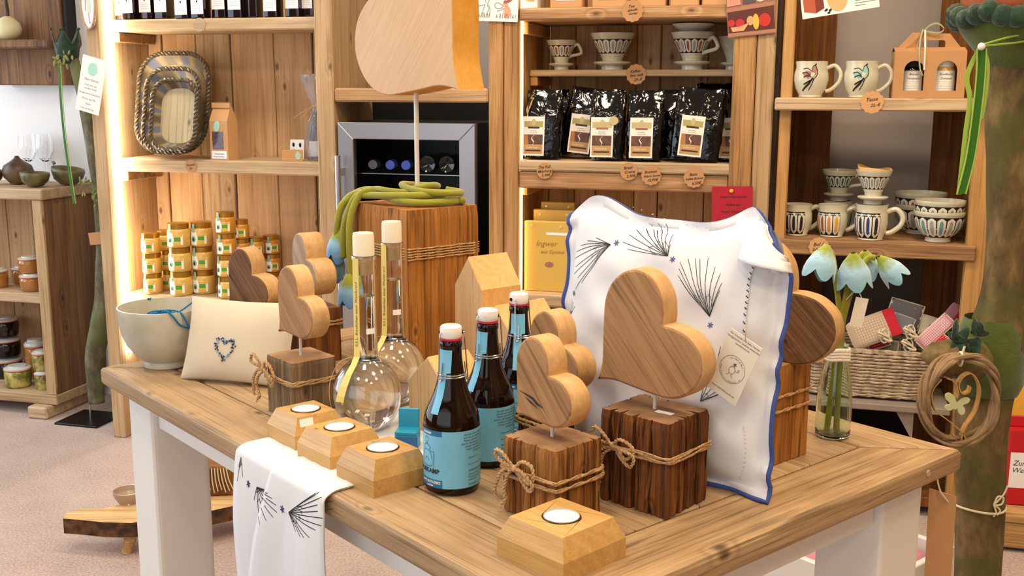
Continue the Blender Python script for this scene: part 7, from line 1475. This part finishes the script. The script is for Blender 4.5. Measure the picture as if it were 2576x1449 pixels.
# ---- crown pole
pd = .155; plate = thing('crown_pole', 'crooked branch pole with a dark felt crown on a black floor plate', 'pole', WL(-.243, pd, 0), TW)
part('floor_plate', box((-.092, -.088, 0), (.088, .086, .008), .0015), 'fridge_black', plate); part('iron_pin', lathe([(.004, .006), (.004, .06)], 10), 'steel', plate, smooth=True)
def lp(x, y, d=pd): s, z = on_wall(x, y, d); return Vector((s+.243, d-pd, z))
pts = [(244, 1012, 22), (240, 960, 25), (238, 900, 27), (250, 830, 28), (262, 760, 26), (262, 690, 21), (258, 610, 15), (252, 540, 14), (248, 480, 14), (236, 400, 16), (225, 320, 18), (215, 260, 18), (202, 210, 16), (188, 160, 14), (176, 120, 12)]
part('branch', rough_tube([lp(x, y) for x, y, r in pts], [r/740 for *_, r in pts], 16, 5, .07, 9), 'bark_left', plate, smooth=True, auto=180)
cz = lp(172, 160); crn = []
V, F = [], []; n = 40
for j, (r0, z_) in enumerate(((.036, 0), (.044, .05), (.052, None))):
    for k in range(n):
        a = 2*math.pi*k/n; tip = abs(((k % 8)/8)*2-1); zz = z_ if z_ is not None else .065+.05*tip**1.2; V.append((r0*math.cos(a), r0*.8*math.sin(a), zz))
for j in range(2):
    for k in range(n): k2 = (k+1) % n; F.append((j*n+k, j*n+k2, (j+1)*n+k2, (j+1)*n+k))
o = part('felt_crown', (V, F), 'felt_dark_green', plate, smooth=True, loc=tuple(cz)); o.modifiers.new('s', 'SOLIDIFY').thickness = .004
part('crown_bead', join(*[sphere(.005, 8, 6, (.052*math.cos(a), .042*math.sin(a), .118)) for a in [2*math.pi*k/5 for k in range(5)]]), 'felt_dark_green', plate, smooth=True, loc=tuple(cz))
rnd = random.Random(12)
for bx, by, cnt in ((150, 150, 10), (170, 150, 8), (215, 470, 9), (245, 500, 12)):
    for k in range(cnt):
        c = lp(bx+rnd.uniform(-14, 14), by+rnd.uniform(-20, 20), pd-.03); part('leaf_sprig', xf(sphere(.010, 6, 5, (0, 0, 0), (1.2, .35, .5)), loc=tuple(c), rot=(rnd.uniform(-1, 1), rnd.uniform(-1.5, 1.5), rnd.uniform(0, 6))), 'leaf_olive' if 'leaf_olive' in MATS else plain('leaf_olive', '#8a8c50', rough=.8), plate, smooth=True)
part('ribbon', ribbon(catmull([lp(x, y, pd-.05) for x, y in ((148, 165), (152, 240), (160, 330), (172, 420), (186, 512))], 5), .009, (1, 0, 0)), 'ribbon_green', plate); part('ribbon_edge', tube(catmull([lp(x+5, y, pd-.053) for x, y in ((148, 165), (152, 240), (160, 330), (172, 420), (186, 512))], 5), .0016, 5), 'ribbon_lime', plate)
cen = lp(229, 214, -.03); tg = thing('info_sheet', 'white laminated info sheet with a mint emblem tied to the crown pole', 'sheet', WL(cen.x-.243, -.03, cen.z), rot=(0, .25, TW)); part('sheet', box((-.046, -.0006, -.092), (.046, .0006, .092)), 'card_white', tg); part('emblem', xf(stand(flat(ell(-.002, .052, .018, .022))), loc=(0, -.0010, 0)), 'mint', tg)
for k, (tx, zz, sz) in enumerate((('Mein Garten', .016, .011), ('Vom Feld und', -.002, .008), ('aus dem Wald', -.013, .008), ('Handgemachte Dekoration', -.030, .0075), ('Krone aus Filz', -.048, .009), ('Stück', -.064, .009), ('Preis auf Anfrage', -.080, .0075))): part('sheet_text', xf(stand(text_vf(tx, sz)), loc=(0, -.0010, zz)), 'sketch_grey', tg)
ks = lp(240, 600, pd-.03); part('kraft_tag', box((-.026, -.0006, -.022), (.026, .0006, .022)), 'kraft', plate, loc=tuple(ks), rot=(0, -.12, 0))
cbp = [tuple(WL(s_, d_, z_)) for s_, d_, z_ in ((-.060, .26, .15), (-.075, .22, .20), (-.095, .18, .20), (-.12, .17, .14), (-.11, .25, .05), (-.09, .30, .006), (-.06, .42, .006))]
tag(part('power_cable', tube(catmull(cbp, 6), .004, 6), 'print_black', smooth=True), 'thin black power cable curling beside the crown pole', 'cable')

# ---- on the floor under the table
bicolor('live_bark', '#3a2414', '#6e4a2a', 30, .38, .62, rough=.85, bump=.8); wood('slab_top', '#a07a48', '#cda874', '#e0c494', axis=0, scale=1., knots=.3, rough=.6)
sz_ = .10; front = [on_z(x, y, sz_) for x, y in ((158, 1303), (200, 1306), (260, 1312), (330, 1314), (420, 1300), (500, 1290), (600, 1268), (700, 1240))]; back = [on_z(x, y, sz_) for x, y in ((700, 1195), (590, 1215), (480, 1228), (400, 1240), (330, 1262), (260, 1278), (200, 1280), (165, 1290))]
so = on_z(400, 1280, 0); so.z = 0; sl = thing('slab_bench', 'low live-edge wooden slab bench on the carpet under the table', 'bench', so)
poly = [((p-so).x, (p-so).y) for p in front+back]; o = part('slab', prism(poly, .055, sz_, .002), ('slab_top', 'live_bark'), sl); by_mats(o, lambda n, c: 0 if abs(n.z) > .6 else 1)
for x, y in ((320, 1310), (620, 1250), (420, 1250)):
    p = on_z(x, y, sz_)-so; part('leg', tube([(p.x, p.y+.03, .06), (p.x-.015, p.y+.02, 0)], [.018, .014], 10), 'crate_wood', sl, smooth=True)
dg = on_z(325, 1262, sz_); t = thing('glass_dish', 'shallow cloudy glass dish on the floor bench', 'dish', (dg.x, dg.y, sz_+.0003)); plain('cloudy_glass', '#cbb49e', rough=.2, trans=.5); part('dish', lathe([(0, 0), (.028, 0), (.040, .020), (.042, .034), (.039, .034), (.036, .02), (0, .006)], 26, cap=False), 'cloudy_glass', t, smooth=True)
fg = on_z(560, 1238, sz_); t = thing('fringed_box', 'dark brown box with hanging cream threads on the floor bench', 'box', (fg.x, fg.y, sz_+.0004), .1); part('box_body', box((-.10, -.03, 0), (.06, .05, .085), .004), 'dark_plank', t)
for k in range(9): part('thread', tube(catmull([(-.045+.008*k, -.033, .082), (-.047+.009*k, -.037, .05), (-.048+.0105*k, -.035, .012+.004*(k % 3))], 4), .0016, 5), 'cord_cream', t, smooth=True)
cp = on_z(2010, 1445, .30); t = thing('white_crate', 'white painted crate with pink cloth under the table', 'crate', (cp.x+.12, cp.y+.25, 0), TT)
for lo_b, hi_b in (((-.22, -.15, .0), (.22, -.135, .28)), ((-.22, .135, 0), (.22, .15, .28)), ((-.22, -.134, 0), (-.205, .134, .28)), ((.205, -.134, 0), (.22, .134, .28)), ((-.204, -.134, .0), (.204, .134, .012))): part('board', box(lo_b, hi_b, .002), 'white_paint', t)
dots('fab_pink_flower', '#c88a98', '#5a1c2c', 30, .3); t2 = thing('folded_cloth', 'pink patterned cloth lying in the white crate under the table', 'cloth', (cp.x+.12, cp.y+.25, .0125), TT); part('cloth', box((-.19, -.12, 0), (.19, .12, .255), .03, 3), 'fab_pink_flower', t2, smooth=True)
bpy.context.view_layer.update()
